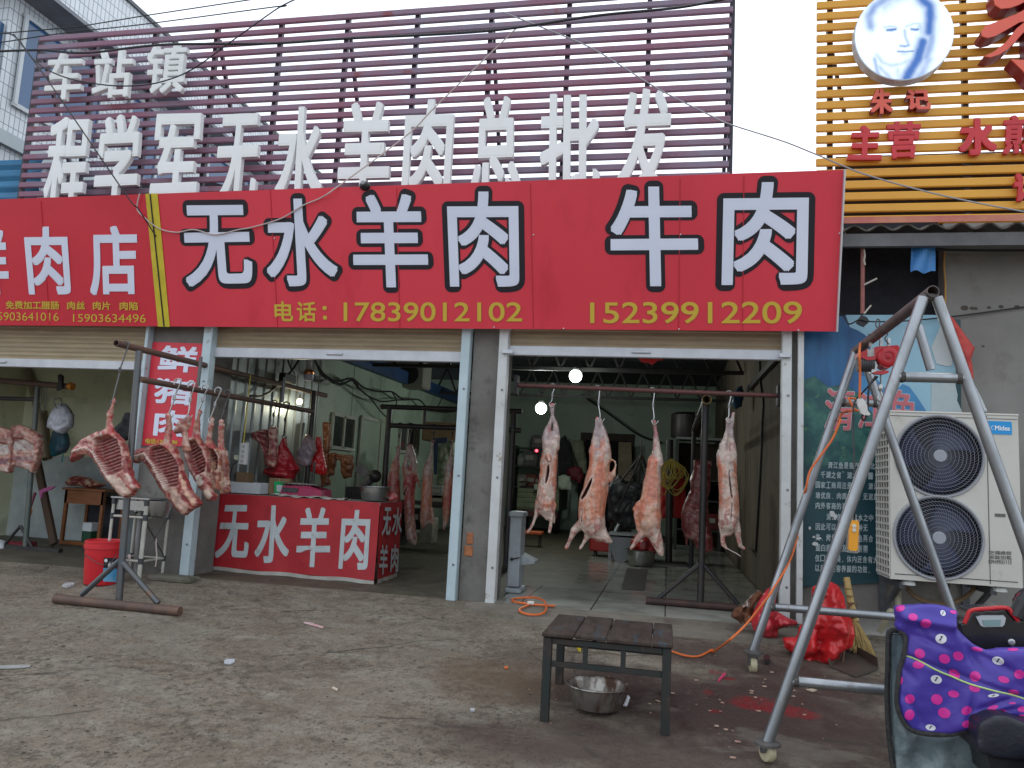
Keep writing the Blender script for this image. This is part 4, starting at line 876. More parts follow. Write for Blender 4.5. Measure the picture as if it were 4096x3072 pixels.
bluel=mat('blue logo plate',(.01,.27,.62),None,rough=.4); whl=mat('white logo ink',(.78,.8,.82),None,rough=.5)
q=[PY('s',x,y,acY-.002) for x,y in ((980,163),(1164,170),(1166,272),(978,264))]; b=MB(); b.prism(q,(0,-.002,0)); lpo=b.build('logo_plate',bluel,ac)
b=MB(); letter(b,'Midea',[PY('s',x,y,acY-.0045) for x,y in ((1034,198),(1152,204),(1152,240),(1034,236))],.0010,6,.0,step=.0001)
cA=PY('s',1022,217,acY-.005)
b.tube([cA+Vector((.0135*math.cos(t),0,.0135*math.sin(t))) for t in [0.9+i*.36 for i in range(12)]],[.0006+.0014*math.sin(i/11*math.pi) for i in range(12)],6); b.build('logo_text',whl,lpo,normals=False)
b=MB(); b.box(PY('s',1075,900,acY-.001),(.065,.006,.022)); b.build('handle_slot',mat('slot',(.12,.12,.11),None,rough=.7),ac)
ink=mat('grey stencil ink',(.10,.10,.095),(.22,.22,.2),30,.7)
b=MB()
for s,y0_,y1_ in (('空调维修',1175,1207),('拆装加氧',1210,1244),('13949931112',1247,1278)):
    letter(b,s,[PY('s',x,y,acY-.002) for x,y in ((985,y0_),(1166,y0_+5),(1166,y1_+5),(985,y1_))],.0012,4,0,step=.0001)
b.build('stencil_text',ink,ac,normals=False)
brk=mat('grey bracket',(.10,.11,.12),(.06,.06,.065),8,.6,metal=.3)
for x,y in ((360,1412),(1075,1478)):
    p=PY('s',x,y,acY+.05); b=MB(); b.box((p.x-.04,acY+.28,AZ0-.05),(.04,.46,.045)); b.box((p.x-.04,.085,AZ0-.16),(.05,.03,.30)); b.beam((p.x-.04,.06,AZ0-.30),(p.x-.04,-.36,AZ0-.07),.03,.03); wbo=b.build('wall_bracket',brk,ac)
    b=MB(); b.lathe((p.x,acY+.06,AZ0-.045),[(.05,0),(.045,.02),(.02,.037)],8); b.build('rubber_foot',mat('pale foot',(.5,.52,.5),None,rough=.6),wbo)
insul=mat('grubby insulation foam',(.36,.34,.25),(.25,.22,.15),9,.85)
wire('pipe_insulation','grubby foam wrapped pipe dropping from the left air conditioner bracket to the ground',rope([Vector((AX0+.13,-.20,AZ0-.12)),Vector((AX0+.10,-.30,AZ0-.28)),PY('u',230,390,-.35),PY('u',190,460,-.35),PY('u',140,560,-.3)]),.020,insul,cat='pipe')
wire('pipe_insulation','loop of brown foam pipe sagging below the air conditioner',rope([PY('u',350,200,-.15),PY('u',420,270,-.2),PY('u',530,320,-.2),PY('u',700,330,-.2),PY('u',840,270,-.2),PY('u',920,190,-.15)]),.018,mat('brown foam',(.20,.14,.08),(.14,.10,.06),9,.85),cat='pipe')
# ================================================================ HOIST FRAME
YF,YR=-2.42,-1.12
galv=mat('galvanised pipe',(.36,.38,.40),(.25,.265,.28),5,.30,metal=.85,bump=.08,bscale=30,c3=(.20,.165,.13),scale3=8,lohi3=(.6,.75),rvar=.15,stretch=(1,1,.4))
scorch=mat('scorched steel',(.09,.075,.075),(.16,.13,.125),7,.6,metal=.4,c3=(.25,.12,.10),scale3=5,lohi3=(.6,.75))
gt=thing('hoist_frame','silver steel pipe A-frame gantry on casters at right','hoist frame',(1.0,-1.8,-.2))
bf=PY('x',1310,198,YF); br_=PY('x',490,835,YR); br_=br_+Vector((0,0,0)); R0=pxr('x',bf,66)
bdir=(br_-bf).normalized()
b=MB(); b.tube([bf-bdir*.03,br_+bdir*.05],R0,20,hollow=.86); b.build('top_beam',scorch,gt,sm=True)
R1=pxr('r',PY('r',900,300,YF),41); R2=pxr('r',PY('r',450,600,YR),30); R1=(R1+R2)/2
def leg(top,bot,r,nm='leg'):
    b=MB(); b.tube([top,bot],r,18,hollow=.9); return b.build(nm,galv,gt,sm=True)
def ext(p,q,zg):
    d=(q-p); return p+d*((zg-p.z)/d.z)
FLt,FLb=PY('x',1225,250,YF),PY('t',445,1450,YF); FRt=PY('x',1375,250,YF); FRm=PY('r',1700,1659,YF)
FRb=ext(FRt,FRm,FLb.z)
RLt,RLb=PY('x',478,850,YR),PY('t',328,715,YR); RRt=PY('x',560,900,YR); RRb=ext(RRt,PY('u',705,345,YR),RLb.z)
for tp,bt in ((FLt,FLb),(FRt,FRb),(RLt,RLb),(RRt,RRb)): leg(tp,bt,R1)
def at_z(a,b_,z): return a+(b_-a)*((z-a.z)/(b_.z-a.z))
zu=PY('r',1040,572,YF).z; zl=PY('t',700,962,YF).z; zru=PY('i',480,1487,YR).z; zrl=PY('t',600,368,YR).z
for A_,B_,z_ in (((FLt,FLb),(FRt,FRb),zu),((FLt,FLb),(FRt,FRb),zl),((RLt,RLb),(RRt,RRb),zru),((RLt,RLb),(RRt,RRb),zrl)):
    b=MB(); b.tube([at_z(*A_,z_),at_z(*B_,z_)],R1*.92,16); b.build('cross_bar',galv,gt,sm=True)
    for E_ in (A_,B_):
        wd=MB(); p=at_z(*E_,z_); d=(at_z(*(B_ if E_ is A_ else A_),z_)-p).normalized(); wd.lathe(p+d*R1*.75,[(R1*.99,0),(R1*1.08,.008),(R1*.94,.022)],16,d)
        wd.build('weld',mat('burnt weld',(.05,.045,.045),(.12,.11,.10),30,.6,metal=.5,bump=.5),gt)
b=MB(); b.sphere((FLt+FRt)/2+Vector((0,0,.0)),R1*1.15,12,8,(1.6,.8,.7)); b.build('weld',MATS['burnt weld'],gt)
b=MB(); b.sphere((RLt+RRt)/2,R1*1.05,12,8,(1.2,.8,.7)); b.build('weld',MATS['burnt weld'],gt)
b=MB(); b.tube([PY('x',1165,560,-1.75),PY('x',1312,1050,-1.75)],R1*.95,16,hollow=.88); b.build('brace',galv,gt,sm=True)
rub=mat('worn cream wheel',(.50,.45,.30),(.36,.31,.2),8,.6); cstm=mat('caster steel',(.18,.175,.17),(.1,.095,.09),9,.5,metal=.6)
def caster(p,ang):
    zg=gz(p.y)+.002; wr_=.048; c=Vector((p.x,p.y,zg+wr_)); ax=Vector((math.cos(ang),math.sin(ang),0)); fw=Vector((-math.sin(ang),math.cos(ang),0)); hz=p.z
    b=MB(); b.lathe(Vector((p.x,p.y,hz-.012)),[(.062,0),(.062,.012),(.04,.02)],18); b.lathe(Vector((p.x,p.y,hz-.03)),[(.035,0),(.035,.02)],14)
    for sgn in (-1,1): b.beam(c+ax*sgn*.026,Vector((p.x,p.y,hz-.03))+ax*sgn*.026,.006,.045,up=fw)
    b.box(Vector((p.x,p.y,hz-.032)),(.06,.05,.006)); b.tube([c-ax*.038,c+ax*.038],.007,8); o=b.build('caster',cstm,gt)
    b=MB(); b.lathe(c-ax*.019,[(.012,-.002),(wr_*.92,0),(wr_,.008),(wr_,.030),(wr_*.92,.038),(.012,.040)],24,ax); b.build('caster_wheel',rub,o,sm=True)
for p,a_ in ((FLb,.5),(FRb,.3),(RLb,.1),(RRb,.2)): caster(p,a_)
# ---------------------------------------------------------------- electric hoist
YH=-1.5
hr=mat('red hoist paint',(.48,.015,.022),(.42,.012,.02),4,.32,coat=.2); hg=mat('grey motor',(.14,.14,.15),(.09,.09,.1),8,.5,metal=.4); zinc=mat('zinc steel',(.45,.46,.46),None,rough=.35,metal=.8)
hp=PY('x',800,900,YH); ho=thing('electric_hoist','red electric hoist hanging from the top beam of the pipe frame','hoist',hp)
def xp(pts,y=YH): return [PY('x',a_,b_,y) for a_,b_ in pts]
b=MB(); b.prism(xp([(700,792),(830,785),(945,775),(960,800),(950,860),(925,935),(890,1000),(850,1028),(800,1025),(755,995),(720,945),(705,900)]),(0,.11,0)); 
b.lathe(PY('x',835,905,YH),[(.062,0),(.058,.012),(.05,.016),(.03,.016),(.028,.010),(.016,.010),(.014,.018),(.002,.02)],24,Vector((0,-1,0)),cap=False); b.build('gear_cover',hr,ho,sm=30)
b=MB(); b.prism(xp([(510,855),(600,832),(700,800),(703,935),(620,945),(515,905)]),(0,.10,0)); b.build('switch_box',hr,ho)
q=xp([(605,828),(680,812),(683,895),(610,905)],YH-.002); b=MB(); b.prism(q,(0,-.001,0)); b.build('rating_plate',mat('silver label',(.5,.5,.47),(.3,.3,.28),40,.4),ho)
mc=PY('x',650,985,YH+.05); b=MB(); b.lathe(mc-Vector((.085,0,0)),[(.03,0),(.050,.005),(.050,.012)]+[(.052 if i%2 else .046,.014+i*.006) for i in range(13)]+[(.050,.096),(.03,.10)],20,Vector((1,0,0))); b.build('motor',hg,ho)
b=MB(); b.prism(xp([(645,945),(700,950),(720,1000),(700,1075),(655,1080)],YH+.02),(0,.07,0)); b.build('drum_housing',zinc,ho)
for xx,w_ in ((640,16),(755,16),(840,14)):
    b=MB(); p=PY('x',xx,790,YH+.04); b.beam(p,PY('x',xx+5,700,YH+.04),.022,.016); b.build('mounting_bracket',zinc,ho)
b=MB(); b.prism(xp([(665,1080),(715,1060),(820,1055),(850,1062),(840,1082),(780,1100),(690,1095)],YH-.02),(0,.03,0)); b.build('limit_lever',hr,ho)
b=MB(); b.tube([PY('x',755,1095,YH),PY('x',752,1270,YH)],.004,8); b.build('cable',cstm,ho)
b=MB(); b.lathe(PY('x',752,1290,YH),[(.006,0),(.014,.01),(.016,.03),(.008,.045)],12); b.tube(rope(xp([(752,1290),(765,1320),(772,1350),(760,1385),(735,1385),(722,1355),(735,1335)])),[.007]*43+[.006]*6,8); b.build('hook',zinc,ho,sm=True)
b=MB(); b.tube(rope(xp([(850,770),(800,705),(830,650),(760,600),(720,640),(745,520),(715,490),(700,560),(725,600),(640,660),(615,650)],YH-.02),5),.004,6); b.build('tie_wire',mat('rusty wire',(.09,.08,.08),None,rough=.6,metal=.4),ho)
# pendant control, plug, cords
orc=mat('orange cord',(.72,.16,.03),(.62,.13,.03),6,.45)
pd=PY('y',945,1005,-1.9); pn=thing('pendant_control','yellow pendant push button control in a clear bag hanging by the front leg','remote control',pd)
def yp(pts,y=-1.9): return [PY('y',a_,b_,y) for a_,b_ in pts]
b=MB(); b.prism(yp([(922,895),(935,885),(980,890),(988,905),(980,1100),(968,1115),(925,1110),(912,1100)]),(0,.03,0)); b.build('body',mat('yellow orange plastic',(.78,.33,.02),None,rough=.35),pn)
for yy in (930,960):
    b=MB(); b.lathe(PY('y',952,yy,-1.9),[(.011,0),(.011,.006),(.008,.008)],14,Vector((0,-1,0))); b.build('button',mat('pale button',(.6,.58,.5),None,rough=.4),pn)
b=MB(); b.prism(yp([(905,880),(955,868),(992,888),(994,1120),(975,1132),(905,1125)],-1.894),(0,.045,0)); b.build('clear_bag',mat('clear bag',(.75,.7,.6),None,rough=.2,alpha=.18),pn)
b=MB(); b.tube(rope(yp([(952,885),(955,860),(950,780)])+[PY('y',955,540,-1.7),PY('y',945,200,-1.55),PY('y',945,80,-1.5),PY('x',470,1400,-1.3),PY('x',600,1250,-1.4),PY('x',720,1125,YH)],6),.005,6); b.build('cable',blackw,pn)
b=MB(); b.tube(rope([PY('x',700,1120,YH),PY('x',640,1210,YH-.02),PY('x',618,1300,YH-.03),PY('x',612,1450,YH-.03),PY('x',580,1600,YH-.03),PY('x',545,1580,YH-.03),PY('x',560,1545,YH-.03)]),.006,8); tag(b.build('plug_cable',blackw,None,origin=PY('x',700,1120,YH),sm=True),'black flex looping from the red hoist down to the white plug','cable')
sk=thing('plug_socket','white extension socket hanging on the orange cord below the hoist','socket',PY('x',560,1460,YH-.04))
b=MB(); b.prism([PY('x',a_,b_,YH-.05) for a_,b_ in ((500,1370),(520,1358),(560,1368),(605,1440),(612,1500),(580,1555),(540,1530),(510,1450))],(0,.03,0)); b.build('body',mat('white plastic',(.7,.69,.66),(.55,.53,.5),8,.45),sk)
b=MB(); b.prism([PY('x',a_,b_,YH-.045) for a_,b_ in ((600,1480),(640,1540),(625,1552),(590,1550))],(0,.02,0)); b.build('plug',mat('white plug',(.66,.65,.62),None,rough=.45),sk)
yl=YR-.05
cord=[PY('x',520,1362,YH-.05),PY('x',527,1100,YH-.06),PY('x',520,850,YH-.08),PY('x',535,755,-1.30),PY('x',565,730,-1.28),PY('x',590,745,-1.2),PY('x',600,900,-1.15)]
b=MB(); b.tube(rope(cord,6),.007,8)
k2=[PY('x',495,1385,yl-.03),PY('x',455,1365,yl-.05),PY('x',400,1362,yl-.05),PY('x',430,1420,yl-.06),PY('x',455,1480,yl-.05),PY('x',500,1500,yl-.04),PY('x',440,1500,yl),PY('x',330,1530,YR+.07),PY('x',290,1620,YR+.06),PY('y',850,150,yl+.0),PY('y',790,290,yl-.0),PY('y',690,430,yl-.01),PY('y',625,530,yl-.01),PY('y',600,640,yl),PY('y',560,800,YR+.06),PY('y',520,1060,YR+.05),PY('y',450,1240,YR-.02),PY('y',330,1430,yl-.03),PY('t',470,250,yl-.1),PY('t',280,490,-1.28),PY('t',120,640,-1.38)]
for kx in (('t',0,740),('v',1950,590),('v',1830,650),('v',1700,645),('v',1520,585),('v',1420,560)):
    p=PG(*kx); k2.append(Vector((p.x,p.y,gz(p.y)+.014)))
b.tube(rope(k2,6),.007,8); o=b.build('extension_cord',orc,None,origin=k2[-1],sm=True); tag(o,'long orange extension cord running from the hoist beam down to the ground by the table','cord')
lp=[(505,200),(420,198),(250,185),(130,160),(108,140),(170,128),(300,135),(390,160),(418,200),(415,285),(360,312),(280,318),(200,295),(175,262),(205,232),(280,190)]
pts=[]
for i_,(a_,b_) in enumerate(lp):
    p=PG('v',a_,b_); pts.append(Vector((p.x,p.y,.028+SLOPE*min(p.y,0)*.35+(.012 if 6<=i_<=9 else 0))))
lc=thing('coiled_cord','short loop of orange cord with a small white plug on the door slab','cord',pts[-1]); b=MB(); b.tube(rope(pts,6),.009,8); b.build('cord',orc,lc,sm=True)
b=MB(); b.box(pts[-1]+Vector((.0,.0,.012)),(.055,.03,.028),Matrix.Rotation(.5,3,'Z'),.006); b.build('plug',MATS['white plug'],lc)
# ================================================================ LOW TABLE AND BASIN
tb=thing('low_table','low chopping table with worn planks and dark green steel legs','table',(-.3,-1.97,-.2))
tX0,tX1,tY0,tY1,tz=-.635,.035,-2.25,-1.66,.235
plank=mat('blood stained planks',(.040,.029,.024),(.075,.057,.048),5,.85,spec=.12,bump=.45,bscale=26,stretch=(3,1,1),c3=(.05,.07,.085),scale3=4,lohi3=(.55,.66))
px_=[tX0-.01,tX0+.165,tX0+.335,tX0+.57,tX1+.012]
for i in range(4):
    b=MB(); b.box(((px_[i]+px_[i+1])/2,(tY0+tY1)/2,tz-.012+.003*math.sin(i*2)),(px_[i+1]-px_[i]-.005,tY1-tY0+.03,.024),Matrix.Rotation(.006*math.sin(i*3),3,'Z'),.006); b.build('plank',plank,tb)
gst=mat('chipped dark green steel',(.010,.022,.021),(.032,.023,.020),7,.55,c3=(.075,.05,.036),scale3=14,lohi3=(.6,.72),stretch=(1,1,.5))
lg=.046
def legp(x,y):
    b=MB(); z0=gz(y)-.004; b.box((x,y,(tz-.028+z0)/2),(lg,lg,tz-.028-z0),bev=.003); b.build('leg',gst,tb)
LX=(tX0+.022,tX1-.02); LY=(tY0+.022,tY1-.022)
for x in LX:
    for y in LY: legp(x,y)
zu_=tz-.046; zl_=tz-.165
for y in LY:
    for z_,h_ in ((zu_,.03),(zl_,.028)):
        b=MB(); b.box((sum(LX)/2,y,z_),(LX[1]-LX[0]-lg,.024,h_),bev=.002); b.build('rail',gst,tb)
    for x in (tX0+.225,tX0+.425):
        b=MB(); b.box((x,y,(zu_+zl_)/2),(.026,.02,zu_-zl_-.029)); b.build('spindle',gst,tb)
for x in LX:
    b=MB(); b.box((x,sum(LY)/2,zu_),(.024,LY[1]-LY[0]-lg,.03)); b.build('rail',gst,tb)
    b=MB(); b.beam((x,LY[0]+.02,zl_+.02),(x,LY[0]+.12,zu_-.015),.014,.014); b.build('corner_brace',gst,tb)
steel=mat('stainless steel',(.42,.42,.41),(.34,.34,.33),5,.20,metal=.95,rvar=.2)
def basin(name,label,c,R,H,wall=.012,m=steel,grp=None):
    t=thing(name,label,'basin',c,grp); b=MB(); c=Vector(c)
    b.lathe(c,[(R*.60,.0),(R*.74,.006),(R*.84,H*.35),(R*.90,H*.75),(R*.92,H*.97),(R,H),(R*1.0,H*1.035),(R*.93,H*1.02),(R*.885,H*.80),(R*.82,H*.36),(R*.72,.012),(.001,.011)],40,cap=False); b.build('bowl',m,t,sm=50)
    b=MB(); b.tube([c+Vector((R*math.cos(i*.1309),R*math.sin(i*.1309),H*1.02)) for i in range(49)],.006,8,cap=False); b.build('rim',m,t,sm=True); return t
pB=PG('v',870,1190); pB=Vector((pB.x,pB.y+.10,0)); pB.z=gz(pB.y)+.014
gbas=mat('grimy stainless',(.36,.34,.31),(.12,.07,.05),7,.25,metal=.85,rvar=.3,lohi=(.5,.62),stretch=(1,1,.35))
RB=pxr('v',pB,282)
bt=basin('basin','round stainless basin with bloody streaks on the ground under the low table',pB,RB,.12,m=gbas)
co,fs,uv=pillow('v',[(1120,1090),(1150,1040),(1165,985),(1180,985),(1200,1010),(1185,1060),(1170,1100)],pB.y-.02,.012,.006,.004,20,9,flat=.004); tag(np_build('plastic_scrap',co,fs,mat('clear scrap',(.62,.62,.66),None,rough=.3),None,PG('v',1150,1095)),'small whitish plastic scrap stuck on the basin rim under the low table','plastic scrap')
# ================================================================ BAGS, HIDE, BROOM
plr=mat('thin red plastic',(.62,.022,.025),(.46,.014,.018),5,.24,spec=.6,bump=.7,bscale=16); 
def fold(uv): return .012*np.sin((uv[:,0]*.8+uv[:,1]*.35)/28)+.009*np.sin((uv[:,0]*.2-uv[:,1])/37+1)
co,fs,uv=pillow('t',[(810,200),(870,170),(950,150),(1010,180),(1060,270),(1085,400),(1130,470),(1148,580),(1125,680),(1045,720),(1010,780),(920,825),(800,845),(720,820),(640,730),(580,690),(570,610),(690,600),(700,520),(760,480),(790,380)],-.66,.16,.010,.07,7,2.2,fold=fold)
tag(np_build('plastic_bag',co,fs,plr,None,PG('t',820,840)),'big bulging red plastic bag standing against the wall beside the broom','plastic bag')
co,fs,uv=pillow('t',[(430,230),(465,195),(510,280),(520,395),(600,440),(690,480),(680,510),(600,520),(530,540),(530,590),(490,620),(400,600),(330,550),(310,480),(330,400),(370,320)],-.38,.09,.009,.06,9,6,fold=fold)
tag(np_build('plastic_bag',co,fs,mat('pinkish red plastic',(.55,.04,.055),(.45,.03,.04),4,.25,spec=.55),None,PG('t',430,600)),'crumpled pinkish red plastic bag slumped at the foot of the right door jamb','plastic bag')
hide=mat('brown and white hide',(.10,.04,.022),(.21,.085,.042),14,.9,bump=.8,bscale=110,c3=(.66,.62,.56),scale3=8,lohi3=(.55,.62))
co,fs,uv=pillow('t',[(145,440),(180,370),(260,335),(310,270),(370,225),(410,235),(390,290),(340,330),(330,400),(310,480),(270,500),(230,500),(200,470)],-.30,.085,.008,.075,11,8)
tag(np_build('animal_hide',co,fs,hide,None,PG('t',250,490)),'heap of brown and white animal hide beside the crumpled red bag','hide')
straw=mat('broom straw',(.46,.34,.14),(.30,.21,.08),20,.85,stretch=(6,6,1))
bm_=thing('straw_broom','upright straw broom leaning on the wall beside the big red bag','broom',PG('t',1250,820))
YB=-.5
b=MB(); b.tube([PY('t',1083,120,YB+.1),PY('t',1100,230,YB+.08),PY('t',1122,360,YB+.05),PY('t',1150,480,YB)],[.022,.024,.026,.03],12); b.build('handle',straw,bm_,sm=True)
b=MB()
for i in range(6):
    p=PY('t',1085+11*i,150+58*i,YB+.1-.02*i); b.lathe(p-Vector((0,0,.004)),[(.026,0),(.027,.004),(.026,.008)],12)
b.build('binding',mat('twine binding',(.25,.18,.08),None,rough=.8),bm_)
b=MB(); rr=random.Random(3)
for i in range(240):
    u=rr.random(); s0=PY('t',1138+26*u,470+rr.uniform(-10,25),YB+rr.uniform(-.02,.02)); e0=PY('t',1105+235*u+rr.uniform(-12,12),700+120*u+rr.uniform(-25,15),YB+rr.uniform(-.06,.03)); mid=s0.lerp(e0,.5)+Vector((rr.uniform(-.012,.012),rr.uniform(-.02,.02),0))
    b.tube([s0,mid,e0],[.0045,.004,.002],4,cap=False)
b.build('bristles',straw,bm_)
dp=thing('dustpan','flat dark metal dustpan with a thin upright rod in front of the broom','dustpan',PG('t',1130,930))
dpm=mat('dirty tin',(.075,.06,.052),(.11,.09,.075),5,.5,metal=.3)
q=[PG('t',*p)+Vector((0,0,.012)) for p in ((945,850),(1110,715),(1340,865),(1160,938))]
b=MB(); b.prism(q,(0,0,-.006)); 
for i_,j_ in ((0,1),(1,2)): b.add([q[i_],q[j_],q[j_]+Vector((0,.02,.06)),q[i_]+Vector((0,.02,.045))],[(0,1,2,3)])
b.build('pan',dpm,dp,solid=.003)
b=MB(); b.tube(rope([q[0].lerp(q[1],.4),PY('t',1050,800,-.75),PY('t',1072,600,-.70),PY('t',1085,470,-.66),PY('t',1100,370,-.62),PY('t',1130,328,-.62),PY('t',1170,345,-.62)]),.006,8); b.build('rod_handle',mat('rusty rod',(.16,.10,.06),None,rough=.6,metal=.4),dp)
# ================================================================ SCOOTER (cut by the lower right corner)
YS=-2.85
sc=thing('electric_scooter','black electric scooter with red trimmed dashboard under a spotted quilt at lower right','scooter',(1.35,-2.9,gz(-2.9)))
bkp=mat('black plastic',(.02,.02,.022),None,rough=.3); gloss=mat('glossy black plastic',(.012,.012,.014),(.02,.02,.022),5,.22,coat=.3); redp=mat('red plastic trim',(.50,.02,.025),None,rough=.3)
def up_(pts,y=YS): return [PY('u',a_,b_,y) for a_,b_ in pts]
YD=-2.72
b=MB(); b.prism(up_([(770,470),(830,480),(880,385),(1165,370),(1250,465),(1330,440),(1420,500),(1420,760),(1000,760),(900,690),(800,600)],YD),(0,.16,0)); co,no,fs=remesh_np(b,.008,6); np_build('dashboard',co,fs,gloss,sc)
b=MB(); b.tube(rope(up_([(822,492),(845,440),(878,388),(1020,372),(1165,368),(1215,420),(1260,472)],YD-.012),5),.009,8); b.build('red_trim',redp,sc,sm=True)
b=MB(); b.prism(up_([(918,440),(960,428),(1140,428),(1158,448),(1148,500),(1130,518),(980,522),(955,510)],YD-.012),(0,.02,0)); dbo=b.build('display_bezel',mat('silver bezel',(.45,.48,.5),None,rough=.35,metal=.3),sc)
b=MB(); b.prism(up_([(970,466),(1120,462),(1112,512),(985,516)],YD-.016),(0,.004,0)); b.build('display',mat('lcd green grey',(.20,.30,.30),None,rough=.15),dbo)
b=MB(); b.lathe(PY('u',1200,642,YD-.004),[(.014,0),(.014,.006),(.008,.008)],16,Vector((0,-1,0))); b.build('ignition_lock',zinc,sc)
b=MB(); b.tube(rope(up_([(560,400),(760,450),(900,560),(1100,600),(1350,560),(1700,440)],YD+.08)),.014,10); b.build('handlebar',bkp,sc,sm=True)
b=MB(); b.tube(up_([(1240,440),(1300,330),(1400,230)],YD+.0),.035,12); b.build('brake_lever_cover',bkp,sc)
co,fs,uv=pillow('u',[(1225,330),(1262,250),(1310,215),(1420,190),(1440,420),(1300,450),(1250,430)],YD+.05,.05,.010,.012,9,5)
np_build('handlebar_muff',co,fs,mat('red patterned muff',(.30,.03,.05),(.02,.015,.02),16,.8,lohi=(.45,.5),c3=(.6,.5,.4),scale3=22,lohi3=(.66,.68)),sc)
b=MB(); b.tube([PY('u',1150,740,YD+.06),Vector((1.40,YD+.22,.05)),Vector((1.41,YD+.40,gz(YD+.4)+.2))],.05,12); b.build('front_column',bkp,sc)
wc=Vector((1.42,YD+.42,gz(YD+.42)+.2)); b=MB(); b.lathe(wc-Vector((.045,0,0)),[(.12,0),(.175,.002),(.2,.02),(.2,.07),(.175,.088),(.12,.09)],28,Vector((1,0,0))); b.build('tyre',bkp,sc,sm=True)
b=MB(); b.lathe(wc-Vector((.03,0,0)),[(.02,-.01),(.12,0),(.12,.06),(.02,.07)],20,Vector((1,0,0))); b.build('rim',zinc,sc)
b=MB(); b.box((1.44,YD-.16,gz(YD)+.17),(.30,.42,.08),bev=.02); b.build('floorboard',bkp,sc)
b=MB(); b.prism(up_([(940,1320),(960,1290),(1060,1240),(1180,1240),(1330,1300),(1700,1320),(1720,1600),(1400,1610),(1100,1600),(990,1560),(930,1540)],-3.02),(0,.24,0)); co,no,fs=remesh_np(b,.010,12,.6); np_build('seat',co,fs,mat('black vinyl seat',(.014,.015,.024),(.022,.022,.03),4,.38,bump=.1),sc)
b=MB(); b.prism(up_([(1010,1560),(1500,1600),(1520,1760),(1050,1760)],-3.0),(0,.2,0)); b.build('seat_base',bkp,sc)
rwc=Vector((1.47,-3.45,gz(-3.4)+.2)); b=MB(); b.lathe(rwc-Vector((.05,0,0)),[(.12,0),(.175,.002),(.2,.02),(.2,.08),(.175,.098),(.12,.1)],28,Vector((1,0,0))); b.build('tyre',bkp,sc,sm=True)
b=MB(); b.box((1.47,-3.3,gz(-3.3)+.36),(.26,.5,.2),bev=.05); b.build('body_shell',gloss,sc)
# quilt
qk=thing('scooter_quilt','purple quilted leg cover with pink and white spots draped over the scooter','quilt',PY('u',700,1380,YS))
QO=[(262,350),(420,340),(600,336),(700,360),(766,388),(750,515),(800,572),(900,662),(1010,712),(1120,692),(1310,688),(1500,700),(1700,720),(1700,1340),(1500,1335),(1310,1302),(1240,1285),(1180,1258),(1080,1242),(960,1288),(850,1350),(700,1388),(500,1382),(380,1342),(312,1252),(276,1130),(284,980),(300,860),(330,745),(345,640),(352,600),(300,560),(262,520),(280,470),(262,400)]
def qf(uv): return -.016*np.exp(-((uv[:,1]-(740+.36*(uv[:,0]-330)))/14)**2)*(-1) -.03*np.exp(-((uv[:,1]-430-.15*(uv[:,0]-262))/40)**2)*(uv[:,0]<780) +.010*np.sin((uv[:,0]+uv[:,1]*.6)/95)+sum(a_*np.exp(-(((uv[:,0]-x1)*(y2-y1)-(uv[:,1]-y1)*(x2-x1))/math.hypot(x2-x1,y2-y1)/w_)**2)*np.clip(1.3-np.abs(((uv[:,0]-x1)*(x2-x1)+(uv[:,1]-y1)*(y2-y1))/((x2-x1)**2+(y2-y1)**2)-.5)*2.2,0,1) for x1,y1,x2,y2,a_,w_ in ((360,560,700,700,.016,22),(420,470,520,620,.014,16),(800,620,960,900,.018,30),(900,720,1250,900,.015,26),(880,1000,830,1320,.018,20),(860,1180,1280,1060,.018,24),(1000,1200,1260,1160,.015,16),(330,1050,480,1300,.014,22),(560,900,640,1360,.010,34),(300,800,420,960,.012,20)))
co,fs,uv=pillow('u',QO,YS-.02,.042,.009,.030,3.2,11,fold=qf,rdg=.35)
pur=mat('purple nylon',(.050,.035,.30),(.075,.04,.33),2.5,.42,spec=.45,bump=.12,bscale=35)
o=np_build('shell',co,fs,pur,qk); bv=BVHTree.FromPolygons([tuple(p) for p in co],fs)
pnk=mat('printed magenta',(.62,.03,.30),None,rough=.45); wsp=mat('printed white spot',(.68,.68,.74),None,rough=.5); gsp=mat('printed dark motif',(.06,.05,.08),None,rough=.5)
for cx,cy,rx,ry,rot in ((305,370,38,26,-.3),(408,440,38,30,.2),(295,515,36,34,.3),(512,492,45,36,0),(462,735,44,38,.5),(662,778,46,38,.4),(773,755,44,36,.4),(452,825,48,32,0),(742,900,50,32,.6),(910,920,46,42,.5),(905,1015,46,30,.3),(310,955,16,32,.2),(382,1102,40,38,0),(600,1105,48,42,.4),(735,1062,46,28,.2),(380,1230,40,44,.4),(660,1215,52,42,.4),(840,1195,44,34,-.5),(840,1305,38,28,-.4),(805,590,22,34,-.8),(925,700,48,16,.2),(1215,702,45,12,0),(1140,945,48,26,.3),(1265,903,42,38,.2),(1218,1050,48,24,.1),(1052,1172,46,18,-.3),(1112,1210,48,22,-.2),(1210,1136,30,8,0),(1290,1185,38,24,0),(1290,1245,38,18,0),(735,400,30,14,.2)):
    b=MB(); spot(b,bv,'u',cx,cy,rx,ry,rot)
    if b.v: b.build('pink_spot',pnk,qk,sm=True,normals=False)
